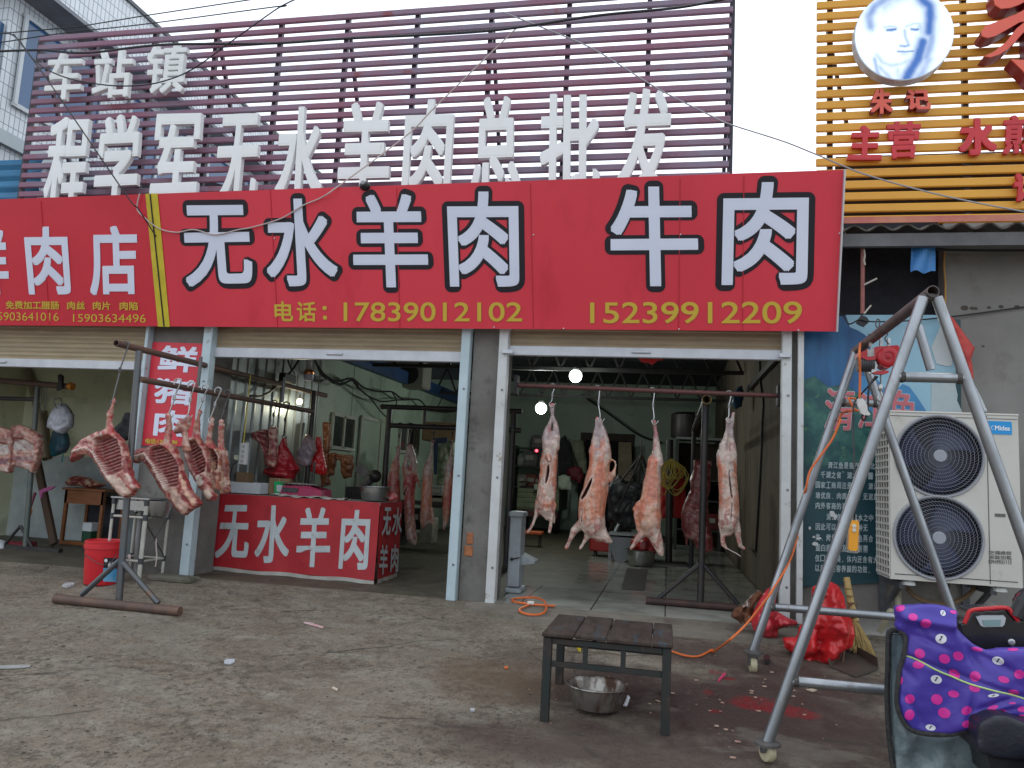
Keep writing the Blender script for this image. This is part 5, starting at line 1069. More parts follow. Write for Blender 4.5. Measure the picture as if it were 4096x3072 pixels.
for cx,cy,rx,ry,rot in ((634,616,46,40,.2),(596,944,46,34,.3),(1095,793,50,32,.3),(550,1332,42,24,.2),(1058,1074,46,14,-.1),(650,408,20,26,-.6)):
    b=MB(); spot(b,bv,'u',cx,cy,rx,ry,rot)
    if not b.v: continue
    wo=b.build('white_spot',wsp,qk,sm=True,normals=False); b2=MB()
    P=decal(bv,'u',[(cx+a_*rx/46,cy+b_*ry/40) for a_,b_ in ((-12,18),(-14,4),(-2,-6),(-4,-20),(10,-24),(16,-14),(8,-8),(2,4),(-2,14))],.003)
    if P: b2.add(P,[tuple(range(len(P)))]); b2.build('spot_motif',gsp,wo,normals=False)
P=decal(bv,'u',[(332,748),(400,768),(480,805),(560,850),(640,888),(720,920),(800,955),(880,985),(960,1008),(1040,1030),(1120,1050),(1180,1062),(1250,1082),(1305,1100)],.003)
if P: b=MB(); b.tube(rope(P,3),.0035,6); b.build('green_piping',mat('lime piping',(.50,.68,.22),None,rough=.6),qk)
zip_=mat('black woven edging',(.018,.018,.02),(.05,.048,.045),60,.8)
e_=rope([PY('u',x,y,YS-.045) for x,y in [(300,560)]+[(345,600),(335,740),(300,860),(284,980),(276,1130),(312,1252),(380,1342),(500,1382),(700,1388),(850,1350),(960,1288),(1080,1242),(1180,1258),(1240,1285),(1310,1302),(1500,1335)]],5)
b=MB(); b.tube(e_,.010,8); b.build('edging',zip_,qk,sm=True)
GO=[(225,575),(262,556),(320,575),(352,620),(330,745),(300,860),(284,980),(276,1130),(330,1280),(400,1370),(520,1400),(720,1400),(940,1320),(1010,1330),(1010,1480),(1000,1720),(260,1740),(240,1500),(226,1200),(222,900)]
co,fs,uv=pillow('u',GO,YS+.09,.03,.012,.03,4,21,fold=lambda uv:.012*np.sin(uv[:,0]/45+uv[:,1]/400))
np_build('fleece_lining',co,fs,mat('grey blue fleece',(.17,.22,.235),(.11,.15,.16),2.2,.95,bump=.3,bscale=60,c3=(.26,.31,.32),scale3=5,lohi3=(.55,.7)),qk)
b=MB(); b.tube(rope([PY('u',x,y,YS+.07) for x,y in ((352,600),(320,565),(270,548),(232,552),(210,590),(206,800),(200,1000),(203,1200),(215,1400),(240,1600),(262,1760))],5),.012,8); b.build('lining_edging',zip_,qk,sm=True)
# ================================================================ MEAT
mm_=meatmat()
FAT=np.array((.58,.47,.40)); ORG=np.array((.54,.205,.12)); PNK=np.array((.54,.26,.19)); RED=np.array((.30,.045,.045)); SIL=np.array((.42,.33,.36)); DRK=np.array((.06,.010,.012)); DRY=np.array((.20,.035,.032)); BON=np.array((.62,.52,.44))
hkm=mat('bright hook steel',(.50,.50,.50),None,rough=.3,metal=.9); hkd=mat('dull hook steel',(.13,.13,.13),None,rough=.4,metal=.8)
HOOKS=0
def hook(beam, R, tip, label, m=hkm, parent_grp='meat hooks on the rails', ring=True, r=.006):
    """S hook: a ring over the rail at `beam`, a shank, and a pointed bend at `tip`"""
    beam,tip=Vector(beam),Vector(tip); R=R+r; d=(tip-beam); d.y=0
    t=thing('meat_hook',label,'hook',beam,parent_grp)
    pts=[beam+Vector((R*math.cos(a),0,R*math.sin(a))) for a in [math.pi*1.15-i*.33 for i in range(11)]]
    mid=beam.lerp(tip,.42); pts=pts+[mid]
    b=MB(); b.tube(rope(pts,4),r,8); b.build('rail_loop',m,t,sm=True)
    b=MB()
    for i in range(5): b.tube([mid+Vector((.010*math.cos(a),.010*math.sin(a),-.008*i+.002*a)) for a in [j*.7 for j in range(10)]],r*.6,6)
    b.build('swivel',m,t,sm=True)
    lo=tip; s_=.022; e=[mid-Vector((0,0,.03)),lo+Vector((-s_*.2,0,.03)),lo+Vector((-s_,0,.008)),lo+Vector((-s_*.6,0,-.018)),lo+Vector((s_*.3,0,-.022)),lo+Vector((s_*1.2,0,.0)),lo+Vector((s_*1.5,0,.016))]
    b=MB(); q=rope(e,5); b.tube(q,[r*1.0]*(len(q)-6)+[r*(.9-.14*i) for i in range(6)],8); b.build('point',m,t,sm=True)
    return t
def carcass(label,k,Y,lofts,slits,haunch,shoulder,seed,group,voxel=.0068,tone=.92,redk=.0,name='sheep_carcass',mid=0.0):
    mb=MB()
    for L in lofts: loft(mb,k,L,Y)
    co,no,fs=remesh_np(mb,voxel,3); uv=proj(k,co)
    stre=np.array([mnoise.fractal(Vector((p[0]*16+seed,p[1]*16,p[2]*2.2)),.9,2,3) for p in co]); n1=nz(co,6,seed); n2=nz(co,15,seed+3,4)
    co=co+no*(n2*.0045+n1*.006+stre*.002)[:,None]
    y=uv[:,1]; H=CR[k][2]
    c=np.repeat(ORG[None],len(co),0); c=mixc(c,PNK,ss(n1,-.1,.35)*.8); c=mixc(c,np.array((.50,.13,.075)),ss(stre,.0,.35)*.6); c=mixc(c,np.array((.56,.40,.29)),ss(-stre,.12,.45)*.55)
    if mid: c=mixc(c,mixc(np.repeat(FAT[None]*.9,len(co),0),np.array((.50,.24,.17)),ss(n2,-.1,.2)),mid*ss(-no[:,1]+n1*.5,.62,.95))
    if redk: c=mixc(c,np.array((.38,.05,.05)),redk*ss(n1,-.4,.2))
    hm=1-ss(y+n1*70*H/1.9+stre*150*H/1.9+n2*20,haunch-60*H/1.9,haunch+45*H/1.9)
    c=mixc(c,mixc(mixc(np.repeat(FAT[None]*.92,len(co),0),SIL*.8,ss(n1,-.1,.25)*.75),np.array((.30,.16,.17)),ss(n2,.12,.4)*.6),hm*.92)
    c=mixc(c,np.array((.36,.10,.10)),hm*ss(stre,.18,.42)*.75)
    sm_=ss(y+n1*80*H/1.9+stre*130*H/1.9,shoulder-40*H/1.9,shoulder+55*H/1.9); c=mixc(c,mixc(np.repeat(FAT[None],len(co),0),RED,ss(n2,.02,.3)*.8),sm_*.85)
    c=mixc(c,FAT,ss(n2,.34,.55)*.5)
    y0,y1=y.min(),y.max(); c=mixc(c,np.array((.50,.12,.10)),np.maximum(1-ss(y,y0,y0+40*H/1.9),ss(y,y1-45*H/1.9,y1))*.75*ss(n2,-.4,.2))
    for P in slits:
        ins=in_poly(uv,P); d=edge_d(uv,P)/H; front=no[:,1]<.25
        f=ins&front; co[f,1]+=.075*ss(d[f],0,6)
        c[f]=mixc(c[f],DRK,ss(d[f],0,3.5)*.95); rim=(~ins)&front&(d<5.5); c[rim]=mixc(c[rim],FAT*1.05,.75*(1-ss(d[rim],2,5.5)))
    c=np.clip(c*tone,0,1)
    t=thing(name,label,'carcass',PY(k,*lofts[0][0][:2],Y),group); np_build('body',co,fs,mm_,t,col=c)
    return t
GS='skinned sheep carcasses in the right doorway'
YSH=.22
CX=Vector; 
bar=thing('hanging_rail','red brown steel pipe rail across the right doorway carrying four carcasses','rail',PY('n',175,275,YSH))
rl0=PY('n',168,275,YSH); rl1=PY('n',1680,336,YSH); RBAR=pxr('n',rl0,13)
b=MB(); b.tube([rl0,rl1],RBAR,14); b.build('pipe',mat('red oxide pipe',(.14,.05,.045),(.10,.045,.04),9,.55,metal=.2),bar,sm=True)
for p in (rl0,rl1): b=MB(); b.box(p+Vector((.0,.0,0)),(.03,.10,.17)); b.build('end_plate',trs,bar)
RLp=lambda x: rl0.lerp(rl1,(x-168)/(1680-168))
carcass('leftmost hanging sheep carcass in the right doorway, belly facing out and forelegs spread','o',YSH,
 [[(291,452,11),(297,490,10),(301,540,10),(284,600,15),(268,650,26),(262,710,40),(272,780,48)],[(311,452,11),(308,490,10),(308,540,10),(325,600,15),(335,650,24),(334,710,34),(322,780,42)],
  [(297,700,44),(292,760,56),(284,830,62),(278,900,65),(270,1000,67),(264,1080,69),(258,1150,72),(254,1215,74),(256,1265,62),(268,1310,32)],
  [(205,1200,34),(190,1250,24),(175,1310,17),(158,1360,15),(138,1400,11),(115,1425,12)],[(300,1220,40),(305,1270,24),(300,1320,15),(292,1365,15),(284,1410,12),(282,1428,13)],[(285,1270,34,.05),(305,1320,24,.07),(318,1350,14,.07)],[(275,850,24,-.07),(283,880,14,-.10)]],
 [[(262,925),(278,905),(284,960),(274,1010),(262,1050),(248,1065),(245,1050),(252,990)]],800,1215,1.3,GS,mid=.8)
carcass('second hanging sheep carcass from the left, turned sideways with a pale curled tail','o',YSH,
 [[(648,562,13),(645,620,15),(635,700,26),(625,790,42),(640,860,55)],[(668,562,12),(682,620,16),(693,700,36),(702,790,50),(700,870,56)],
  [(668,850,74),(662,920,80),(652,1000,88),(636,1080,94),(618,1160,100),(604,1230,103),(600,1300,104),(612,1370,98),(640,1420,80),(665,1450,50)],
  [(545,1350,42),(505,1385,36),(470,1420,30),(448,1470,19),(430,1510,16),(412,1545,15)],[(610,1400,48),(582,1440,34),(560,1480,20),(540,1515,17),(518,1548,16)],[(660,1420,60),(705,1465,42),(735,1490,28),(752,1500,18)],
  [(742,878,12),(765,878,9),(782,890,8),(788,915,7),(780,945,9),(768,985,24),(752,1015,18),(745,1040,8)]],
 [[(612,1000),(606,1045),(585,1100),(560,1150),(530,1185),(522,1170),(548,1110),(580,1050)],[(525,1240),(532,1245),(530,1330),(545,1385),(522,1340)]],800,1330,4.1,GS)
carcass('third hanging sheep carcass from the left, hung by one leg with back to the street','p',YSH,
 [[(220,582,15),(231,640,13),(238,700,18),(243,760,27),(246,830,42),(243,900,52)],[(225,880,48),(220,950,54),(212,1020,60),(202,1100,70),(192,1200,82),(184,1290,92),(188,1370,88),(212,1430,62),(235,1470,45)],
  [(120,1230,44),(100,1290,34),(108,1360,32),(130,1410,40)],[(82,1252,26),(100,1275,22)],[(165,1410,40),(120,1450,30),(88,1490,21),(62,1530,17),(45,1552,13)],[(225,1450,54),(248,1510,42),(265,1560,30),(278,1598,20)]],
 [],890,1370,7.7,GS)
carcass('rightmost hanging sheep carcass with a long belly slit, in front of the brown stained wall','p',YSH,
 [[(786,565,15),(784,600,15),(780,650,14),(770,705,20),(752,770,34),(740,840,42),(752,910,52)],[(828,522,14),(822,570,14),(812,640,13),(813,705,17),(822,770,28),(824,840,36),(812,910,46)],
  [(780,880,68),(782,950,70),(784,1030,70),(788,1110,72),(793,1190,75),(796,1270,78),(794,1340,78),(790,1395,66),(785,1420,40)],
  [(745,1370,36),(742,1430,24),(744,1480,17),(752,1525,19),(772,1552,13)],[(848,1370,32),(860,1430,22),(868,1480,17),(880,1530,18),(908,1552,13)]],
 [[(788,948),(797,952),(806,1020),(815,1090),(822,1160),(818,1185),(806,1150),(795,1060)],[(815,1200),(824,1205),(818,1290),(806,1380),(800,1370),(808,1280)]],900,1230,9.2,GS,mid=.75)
for (k,x,y,xr_,lab) in (('o',300,458,388,'leftmost'),('o',672,575,655,'second'),('p',225,590,975,'third'),('p',795,575,1408,'rightmost')):
    hook(RLp(xr_),RBAR,PY(k,x,y-4,YSH-.02),'steel hook holding the %s carcass in the right doorway'%lab,hkm,r=.0042)
b=MB(); b.tube(rope([PY('p',775,1548,YSH-.04),PY('p',810,1570,YSH-.04),PY('p',850,1590,YSH-.04),PY('p',882,1612,YSH-.04)]),.004,6); tag(b.build('string',lightw,None,origin=PY('p',790,1545,YSH)),'loose white string dangling from the foreleg of the rightmost carcass','string')
# ---- T stand of the right shop and beef
YT=.62
st=thing('meat_stand','black steel T foot stand just inside the right doorway','meat stand',PZ('n',1225,1555,0.0)); bkst=mat('blackened steel',(.035,.036,.04),(.06,.05,.045),7,.45,metal=.4)
ft=PY('n',1228,1555,YT); tp=PY('n',1258,375,YT); RS=pxr('n',ft,20); ft.z=.05
b=MB(); b.tube([ft,tp],RS,16); b.build('post',bkst,st,sm=True)
fL,fR=PY('n',912,1550,YT),PY('n',1440,1600,YT); fL.z=fR.z=.045; b=MB(); b.tube([fL,fR],.034,14); b.build('foot_bar',mat('rusty dark pipe',(.055,.035,.032),(.09,.05,.04),8,.6,metal=.3),st,sm=True)
for p in ((985,1535),(1450,1545)):
    q=PY('n',*p,YT); q.z=.07; b=MB(); b.tube([ft.lerp(tp,.20),q],.020,10); b.build('brace',bkst,st,sm=True)
be0=PY('n',1265,357,YT-.12); be1=be0+Vector((.0,3.6,0)); b=MB(); b.tube([be0,be1],.034,16,hollow=.7); b.build('beam',bkst,st,sm=True)
b=MB(); b.tube([be1+Vector((0,-.1,-.03)),Vector((be1.x,be1.y-.1,.02))],.03,12); b.build('post',bkst,st); b=MB(); b.tube([be0+Vector((0,.0,0)),be0+Vector((0,.05,0))],.042,16,hollow=.55); b.build('end_ring',mat('worn yellow paint',(.30,.19,.05),(.1,.08,.06),12,.6),st,sm=True)
def slabmeat(label,k,Y,outline,legs,ribs,cols,seed,group,name='half_carcass',depth=.045,rib_n=29.0,rib_rot=-.35,voxel=.0075,concave=.045,tone=1.0,spine=None,flat=.03,fatz=(),ribx=1.10):
    mb=MB(); P=[PY(k,x,y,Y-flat) for x,y in outline]; mb.prism(P,(0,flat*2,0))
    for L in legs: loft(mb,k,L,Y)
    co,no,fs=remesh_np(mb,voxel,3); uv=proj(k,co); H=CR[k][2]
    n1=nz(co,8,seed); n2=nz(co,24,seed+2,4); front=no[:,1]<.2
    inO=in_poly(uv,outline); dO=edge_d(uv,outline)
    s=np.where(no[:,1]<0,-1,1)*np.clip(np.abs(no[:,1])*2,0,1)
    co=co.copy(); co[:,1]+=s*np.where(inO,1,0)*np.sqrt(np.clip(dO/(40*H/2.2),0,1))*depth*.55
    co=co+no*(n2*.006+n1*.008)[:,None]
    n3=np.array([mnoise.fractal(Vector((p[0]*9+seed,p[1]*9,p[2]*28+p[0]*14)),.9,2,3) for p in co]); c=mixc(np.repeat(cols[0][None],len(co),0),cols[1],ss(n3+n2*.4,-.15,.3)); c=mixc(c,FAT,ss(n3,.25,.5)*.4); c=mixc(c,DRY,ss(n1,.0,.35)*.7)
    if ribs is not None:
        gx,gy=sum(q[0] for q in ribs)/len(ribs),sum(q[1] for q in ribs)/len(ribs); ribs=[(gx+(x-gx)*ribx,gy+(y-gy)*ribx) for x,y in ribs]
        ins=in_poly(uv,ribs)&front; d=edge_d(uv,ribs)
        r=uv[:,1]*math.cos(rib_rot)-uv[:,0]*math.sin(rib_rot)+.0009*(uv[:,0]-ribs[0][0])**2*0; ph=np.sin(r/rib_n*2*math.pi+n1*.9)
        f=ins; k_=ss(d,0,26*H/2.2); co[f,1]+=concave*1.5*k_[f]-.009*ph[f]*k_[f]
        rc=mixc(np.repeat(np.array((.15,.026,.028))[None],len(co),0),np.array((.44,.20,.175)),ss(ph,-.1,.8)*.9); rc=mixc(rc,RED*.8,ss(n2,.15,.4)*.6)
        c[f]=mixc(c[f],rc[f],k_[f]); rim=(~in_poly(uv,ribs))&front&(d<9*H/2.2)&inO; c[rim]=mixc(c[rim],FAT,.55*ss(n2[rim],-.3,.2))
    if spine is not None:
        ds=np.min([np.where(True,edge_d(uv,[a_,b_]),0) for a_,b_ in zip(spine[:-1],spine[1:])],axis=0); f=front&(ds<15*H/2.2)
        al=uv[:,0]*.7+uv[:,1]*.7; c[f]=mixc(c[f],mixc(np.repeat(BON[None],f.sum(),0),RED,ss(np.sin(al[f]/19*6.28*2.2/H*.9),.2,.8)*.8),.85*(1-ss(ds[f],7,15*H/2.2)))
        co[f,1]-=.012*(1-ss(ds[f],0,15*H/2.2))
    for zp,zc in fatz:
        f=in_poly(uv,zp); df=ss(edge_d(uv,zp)+n2*18,2,16)[f]*(.9-.45*ss(n3[f],.02,.3)); c[f]=mixc(c[f],np.array(zc),df)
    for L in legs:
        dl=np.min([np.hypot(uv[:,0]-q[0],uv[:,1]-q[1])/max(q[2],14) for q in L],axis=0); f=dl<1.6
        lc=mixc(np.repeat(np.array((.40,.17,.115))[None],f.sum(),0),RED*1.3,ss(n2[f],-.05,.25)); lc=mixc(lc,FAT,ss(n3[f],.1,.4)*.5); c[f]=lc
    t=thing(name,label,'meat',PY(k,*(legs[0][0][:2] if legs else outline[0]),Y),group); np_build('flesh',co,fs,mm_,t,col=np.clip(c*tone,0,1)); return t
# ---- left rack
rkY=-.95
rk=thing('meat_rack','tall grey steel rack on a T foot with two long rails at left','meat rack',PG('f',255,1305)); gpipe=mat('blue grey pipe',(.10,.115,.13),(.13,.125,.12),6,.42,metal=.5,c3=(.20,.10,.05),scale3=5,lohi3=(.60,.72),stretch=(1,1,.6)); rust=mat('brown rusty pipe',(.16,.095,.07),(.10,.07,.06),8,.6,metal=.3,stretch=(1,.4,1))
pb0=PG('f',256,1308); pt0=PY('j',1152,215,pb0.y); RP=pxr('j',pt0,27)
b=MB(); b.tube([pb0,pt0],RP,16); b.build('post',gpipe,rk,sm=True)
n0=PZ('j',962,150,pt0.z+.03); f0=PZ('l',795,367,pt0.z+.03); b=MB(); b.tube([n0,f0],RP*1.02,16,hollow=.8); b.build('rail',rust,rk,sm=True)
zl2=PY('k',805,370,pb0.y).z; l0=PY('k',800,370,pb0.y); l1=PZ('l',712,468,zl2); 
ul=(f0-n0).normalized(); fp=Vector((l1.x,l1.y,0)); b=MB(); b.tube([l0,l1],RP*.95,16); b.build('rail',rust,rk,sm=True)
b=MB(); b.tube([Vector((l1.x,l1.y,.0)),Vector((l1.x,l1.y,pt0.z))],RP,14); b.build('post',bkst,rk,sm=True)
for kk,x,y in (('k',1310,430),('l',520,410)):
    lp_=PZ(kk,x,y,zl2); b=MB(); b.tube([lp_,Vector((lp_.x,lp_.y,pt0.z+.02))],RP*.55,10); b.build('tie',gpipe,rk,sm=True)
fa,fb=PG('f',118,1303),PG('f',388,1331); fa.z=gz(fa.y)+.035; fb.z=gz(fb.y)+.035
b=MB(); b.tube([fa,fb],.036,14); b.build('foot_bar',rust,rk,sm=True)
for p in ((500,628),(975,680)):
    q=PG('q',*p); q.z=gz(q.y)+.05; b=MB(); b.tube([PY('q',745,370,pb0.y) ,q],.022,12); b.build('brace',gpipe,rk,sm=True)
GH='half carcasses on the left rack'
c1=(np.array((.26,.040,.038)),np.array((.44,.185,.14)))
def lowpt(x,y): return PZ('k',x,y,zl2)
HP=[lowpt(1130,400),lowpt(1252,425),lowpt(1372,450),lowpt(1488,474),lowpt(1572,495)]
slabmeat('nearest half carcass, ribs showing, hung by one shank from the upper rail end','k',n0.y+.05,
 [(420,825),(480,812),(570,845),(615,895),(650,980),(678,1060),(688,1160),(720,1240),(772,1335),(742,1350),(722,1395),(652,1420),(600,1380),(520,1290),(470,1220),(410,1120),(370,1062),(330,1040),(270,1030),(230,1062),(188,1085),(172,1108),(186,1020),(222,960),(280,895),(345,865)],
 [[(570,542,14),(560,590,13),(548,640,17),(530,680,22),(524,720,22),(526,770,26),(528,820,40)]],[(402,915),(450,885),(530,872),(596,915),(628,1000),(640,1090),(640,1170),(575,1200),(505,1190),(462,1120),(425,1030)],c1,2.2,GH,spine=[(220,1010),(330,975),(400,1020),(470,1150),(560,1290)],fatz=[([(515,1212),(570,1205),(640,1230),(700,1330),(735,1385),(650,1418),(600,1372),(540,1290)],(.60,.46,.37)),([(690,1160),(720,1240),(772,1335),(742,1350),(700,1290),(680,1200)],(.62,.48,.40)),([(610,900),(650,980),(685,1100),(660,1120),(640,1010),(600,930)],(.60,.44,.34)),([(440,830),(520,820),(570,850),(520,870),(450,880)],(.62,.50,.43))])
slabmeat('large half carcass before the red pork banner, ribs and pale flank showing','k',HP[0].y,
 [(1010,930),(1080,945),(1120,1040),(1150,1120),(1160,1180),(1200,1280),(1250,1380),(1322,1470),(1290,1500),(1235,1530),(1180,1582),(1150,1560),(1050,1440),(980,1340),(900,1210),(850,1120),(800,1080),(740,1110),(722,1105),(738,1040),(762,990),(850,968),(920,950)],
 [[(1050,690,22),(1052,760,25),(1048,830,27),(1042,890,34),(1038,950,48)]],[(892,985),(960,955),(1035,985),(1095,1060),(1132,1140),(1142,1230),(1130,1300),(1035,1328),(990,1265),(950,1175),(905,1080)],c1,5.5,GH,spine=[(760,1060),(850,1030),(920,1130),(1000,1270),(1030,1330)],rib_rot=-.25,fatz=[([(1030,1328),(1070,1310),(1150,1340),(1230,1480),(1235,1530),(1180,1580),(1100,1480)],(.52,.36,.28)),([(1145,1180),(1165,1185),(1250,1380),(1322,1470),(1260,1500),(1200,1390),(1150,1270)],(.60,.36,.24)),([(920,950),(1020,930),(1090,960),(1060,990),(960,955)],(.62,.50,.43))])
slabmeat('small blade bone cut hanging between the large half carcasses','k',HP[1].y,[(1200,700),(1240,698),(1232,780),(1200,830),(1212,900),(1240,1000),(1205,1022),(1165,1000),(1172,880),(1150,832),(1105,850),(1090,832),(1130,745)],[],None,(np.array((.42,.17,.12)),np.array((.56,.38,.30))),8.1,GH,flat=.018,depth=.03)
slabmeat('half carcass with a round white fat lobe, third on the lower left rail','k',HP[2].y,[(1225,880),(1300,885),(1335,930),(1375,1000),(1398,1100),(1392,1220),(1412,1330),(1455,1400),(1440,1445),(1385,1445),(1340,1350),(1290,1280),(1230,1180),(1190,1060),(1195,960)],[[(1327,655,17),(1315,700,18),(1302,750,22),(1295,820,27),(1290,890,40)]],[(1225,930),(1290,915),(1345,1000),(1378,1100),(1370,1180),(1300,1212),(1250,1130),(1215,1030)],c1,11.1,GH,rib_rot=-.5,fatz=[([(1282,1240),(1320,1215),(1362,1230),(1380,1280),(1345,1322),(1298,1300)],(.70,.62,.54)),([(1340,1340),(1420,1330),(1455,1400),(1440,1445),(1385,1445)],(.60,.47,.36))])
slabmeat('fatty half carcass fourth on the lower rail, its pale flank turned out','k',HP[3].y,[(1355,940),(1420,935),(1470,990),(1502,1060),(1492,1200),(1482,1350),(1415,1345),(1398,1250),(1392,1100)],[[(1436,715,15),(1425,770,20),(1415,830,25),(1410,900,28),(1410,960,36)]],[(1400,990),(1450,990),(1490,1060),(1485,1160),(1430,1190),(1410,1100)],(np.array((.42,.14,.085)),np.array((.54,.30,.20))),14.3,GH,fatz=[([(1395,1060),(1440,1100),(1482,1330),(1420,1345),(1390,1220)],(.60,.38,.25))])
slabmeat('farthest half carcass on the lower rail, purple silvery leg beside the doorway edge','k',HP[4].y,[(1492,980),(1540,990),(1560,1090),(1555,1200),(1575,1370),(1505,1392),(1488,1280),(1490,1130)],[[(1520,740,17),(1518,800,22),(1515,870,28),(1512,930,28),(1515,1000,32)]],None,(np.array((.40,.15,.10)),np.array((.50,.31,.25))),17.9,GH,fatz=[([(1500,1040),(1545,1080),(1562,1360),(1510,1390),(1495,1200)],(.58,.37,.25))])
b_=PY('k',1325,1250,HP[2].y-.05); 
hook(n0+ul*.10,RP,PY('k',558,575,n0.y+.05),'hook with a bent bow on the near end of the upper left rail',hkd)
for i_,(x,y) in enumerate(((1060,690),(1228,700),(1325,660),(1425,735),(1520,745))):
    hook(HP[i_],RP,PY('k',x,y,HP[i_].y),'%s hook counted from the post on the lower left rail'%('first','second','third','fourth','fifth')[i_],hkm if i_<4 else hkd)
# ---- red bucket
bkp_=PG('B',1110,1520); bkp_.y+=.12; bkp_.x=PY('B',1108,1480,bkp_.y).x; bkp_.z=gz(bkp_.y)
bu=thing('bucket','red plastic paint bucket with a blue and black label behind the left rack foot','bucket',bkp_)
rb_=pxr('B',bkp_,205); hb=.375; rdp=mat('red bucket plastic',(.60,.025,.035),(.54,.02,.03),5,.32)
b=MB(); b.lathe(bkp_,[(rb_*.80,0),(rb_*.82,.008),(rb_*.94,hb*.80),(rb_*.95,hb*.84)],36); b.build('body',rdp,bu,sm=True)
b=MB(); b.lathe(bkp_+Vector((0,0,hb*.80)),[(rb_*.95,0),(rb_*1.0,.004),(rb_*1.0,.03),(rb_*.965,.034),(rb_*.965,.05),(rb_*.985,.054),(rb_*.985,.066),(rb_*.9,.072),(rb_*.88,.062),(.002,.06)],36,cap=False); b.build('lid',rdp,bu,sm=30)
def bside(x,y):
    d=ray('B',x,y); o_=CAM-bkp_; 
    # cone side, treated as a cylinder of the radius at that height
    R_=rb_*.90; A_=d.x**2+d.y**2; B_=2*(o_.x*d.x+o_.y*d.y); C_=o_.x**2+o_.y**2-R_**2; t_=(-B_-math.sqrt(max(B_*B_-4*A_*C_,0)))/(2*A_); p=CAM+d*t_
    zz=(p.z-bkp_.z)/hb; R2=rb_*(.82+.12*min(max(zz/.8,0),1))+.002; v=Vector((p.x-bkp_.x,p.y-bkp_.y,0)).normalized()*R2; return Vector((bkp_.x+v.x,bkp_.y+v.y,p.z))
def lab(pts_,nu,nv,m,nm):
    (x0_,y0_),(x1_,y1_)=pts_; b=MB(); b.grid(lambda u,v: bside(x0_+(x1_-x0_)*u,y0_+(y1_-y0_)*v+8*u),nu,nv); b.build(nm,m,bu,sm=True)
lab(((1148,1190),(1300,1305)),10,6,mat('label black',(.02,.02,.03),None,rough=.4),'label_top'); lab(((1142,1305),(1300,1455)),10,6,mat('label blue',(.03,.30,.58),(.2,.45,.65),9,.4),'label_bottom')
b=MB(); b.add([bside(1173+18*math.cos(i*.6),1222+20*math.sin(i*.6))+Vector((.001,-.003,0)) for i in range(10)],[tuple(range(10))])
letter(b,'AC',[bside(1195,1235)+Vector((0,-.004,0)),bside(1275,1235)+Vector((0,-.004,0)),bside(1275,1290)+Vector((0,-.004,0)),bside(1195,1290)+Vector((0,-.004,0))],.0035,6,0); b.build('label_letters',whl,bu,normals=False)
b=MB(); b.tube(rope([bside(935,1150)-Vector((0,.01,0)),bside(1000,1180)-Vector((0,.02,0)),bside(1060,1225)-Vector((0,.02,0)),bside(1140,1265)-Vector((0,.02,0)),bside(1230,1240)-Vector((0,.012,0)),bside(1290,1160)-Vector((0,.01,0))]),.003,6); b.build('handle',hkd,bu)
# ---- sink on a white pipe frame, against the pillar
sY,sYb=-.34,-.03; skw=mat('white pipe frame',(.50,.51,.46),(.38,.37,.32),7,.5); jnt=mat('dark pipe joint',(.05,.055,.06),None,rough=.5)
si=thing('sink_stand','stainless sink on a white pipe frame against the pillar below the pork banner','sink',PY('B',1560,1330,sY))
sp=lambda x,y,Y=sY: PY('B',x,y,Y)
zt_=sp(1620,560).z; xA,xB=sp(1262,560).x,sp(1622,560).x; xC=PY('B',1880,560,sYb).x; zg=gz(sY)
b=MB(); b.box(((xA+xC)/2,(sY+sYb)/2-.0,zt_+.012),(xC-xA+.05,sYb-sY+.04,.016),bev=.004); 
b.box(((xA+xB)/2,sY+.02,zt_-.05),(xB-xA-.03,.012,.085)); b.build('counter_top',steel,si)
b=MB(); b.lathe(((xB+xC)/2+.02,(sY+sYb)/2-.03,zt_-.15),[(.06,0),(.105,.02),(.125,.09),(.13,.15)],24); b.build('bowl',steel,si,sm=True)
for X_,Y_ in ((xA,sY),(xB,sY),(xA,sYb),(xC,sYb),(xC,sY)):
    b=MB(); b.tube([(X_,Y_,gz(Y_)-.0),(X_,Y_,zt_)],.013,10); b.build('leg',skw,si,sm=True)
    for z_ in (zt_-.02,zt_-.15,.16): b=MB(); b.tube([(X_,Y_,z_-.025),(X_,Y_,z_+.025)],.018,10); b.build('joint',jnt,si,sm=True)
for z_ in (zt_-.15,.16):
    for p,q in (((xA,sY),(xC,sY)),((xA,sYb),(xC,sYb)),((xA,sY),(xA,sYb)),((xC,sY),(xC,sYb))):
        b=MB(); b.tube([(*p,z_),(*q,z_)],.010,8); b.build('cross_pipe',skw,si)
b=MB(); b.tube([(xB,sY,zt_-.17),(xC,sYb,.18)],.006,6); b.tube([(xC,sYb,zt_-.17),(xB,sY,.18)],.006,6); b.build('cross_wire',hkd,si)
b=MB(); b.tube(rope([Vector((xB-.12,sY+.1,zt_-.1)),Vector((xB-.12,sY+.1,.2)),Vector((xB-.10,sY+.1,.02))]),.02,8); b.build('drain_hose',mat('grey hose',(.2,.2,.2),None,rough=.5),si)
b=MB(); b.tube(rope([sp(1730,980),sp(1728,1080),sp(1735,1180),sp(1720,1290)]),.005,6); b.sphere(sp(1430,1180),.018,8,6,(1,.6,1.3)); b.build('tied_string',lightw,si)
cb=MB(); p=sp(1700,1370); cb.box((p.x+.05,-.12,-.0),(.44,.18,.06),bev=.02); tag(cb.build('kerb_block',mat('mossy kerb concrete',(.18,.165,.14),(.10,.10,.07),6,.9,bump=.5,bscale=30),None,origin=(p.x,-.17,-.02)),'low mossy concrete block under the sink stand','block')
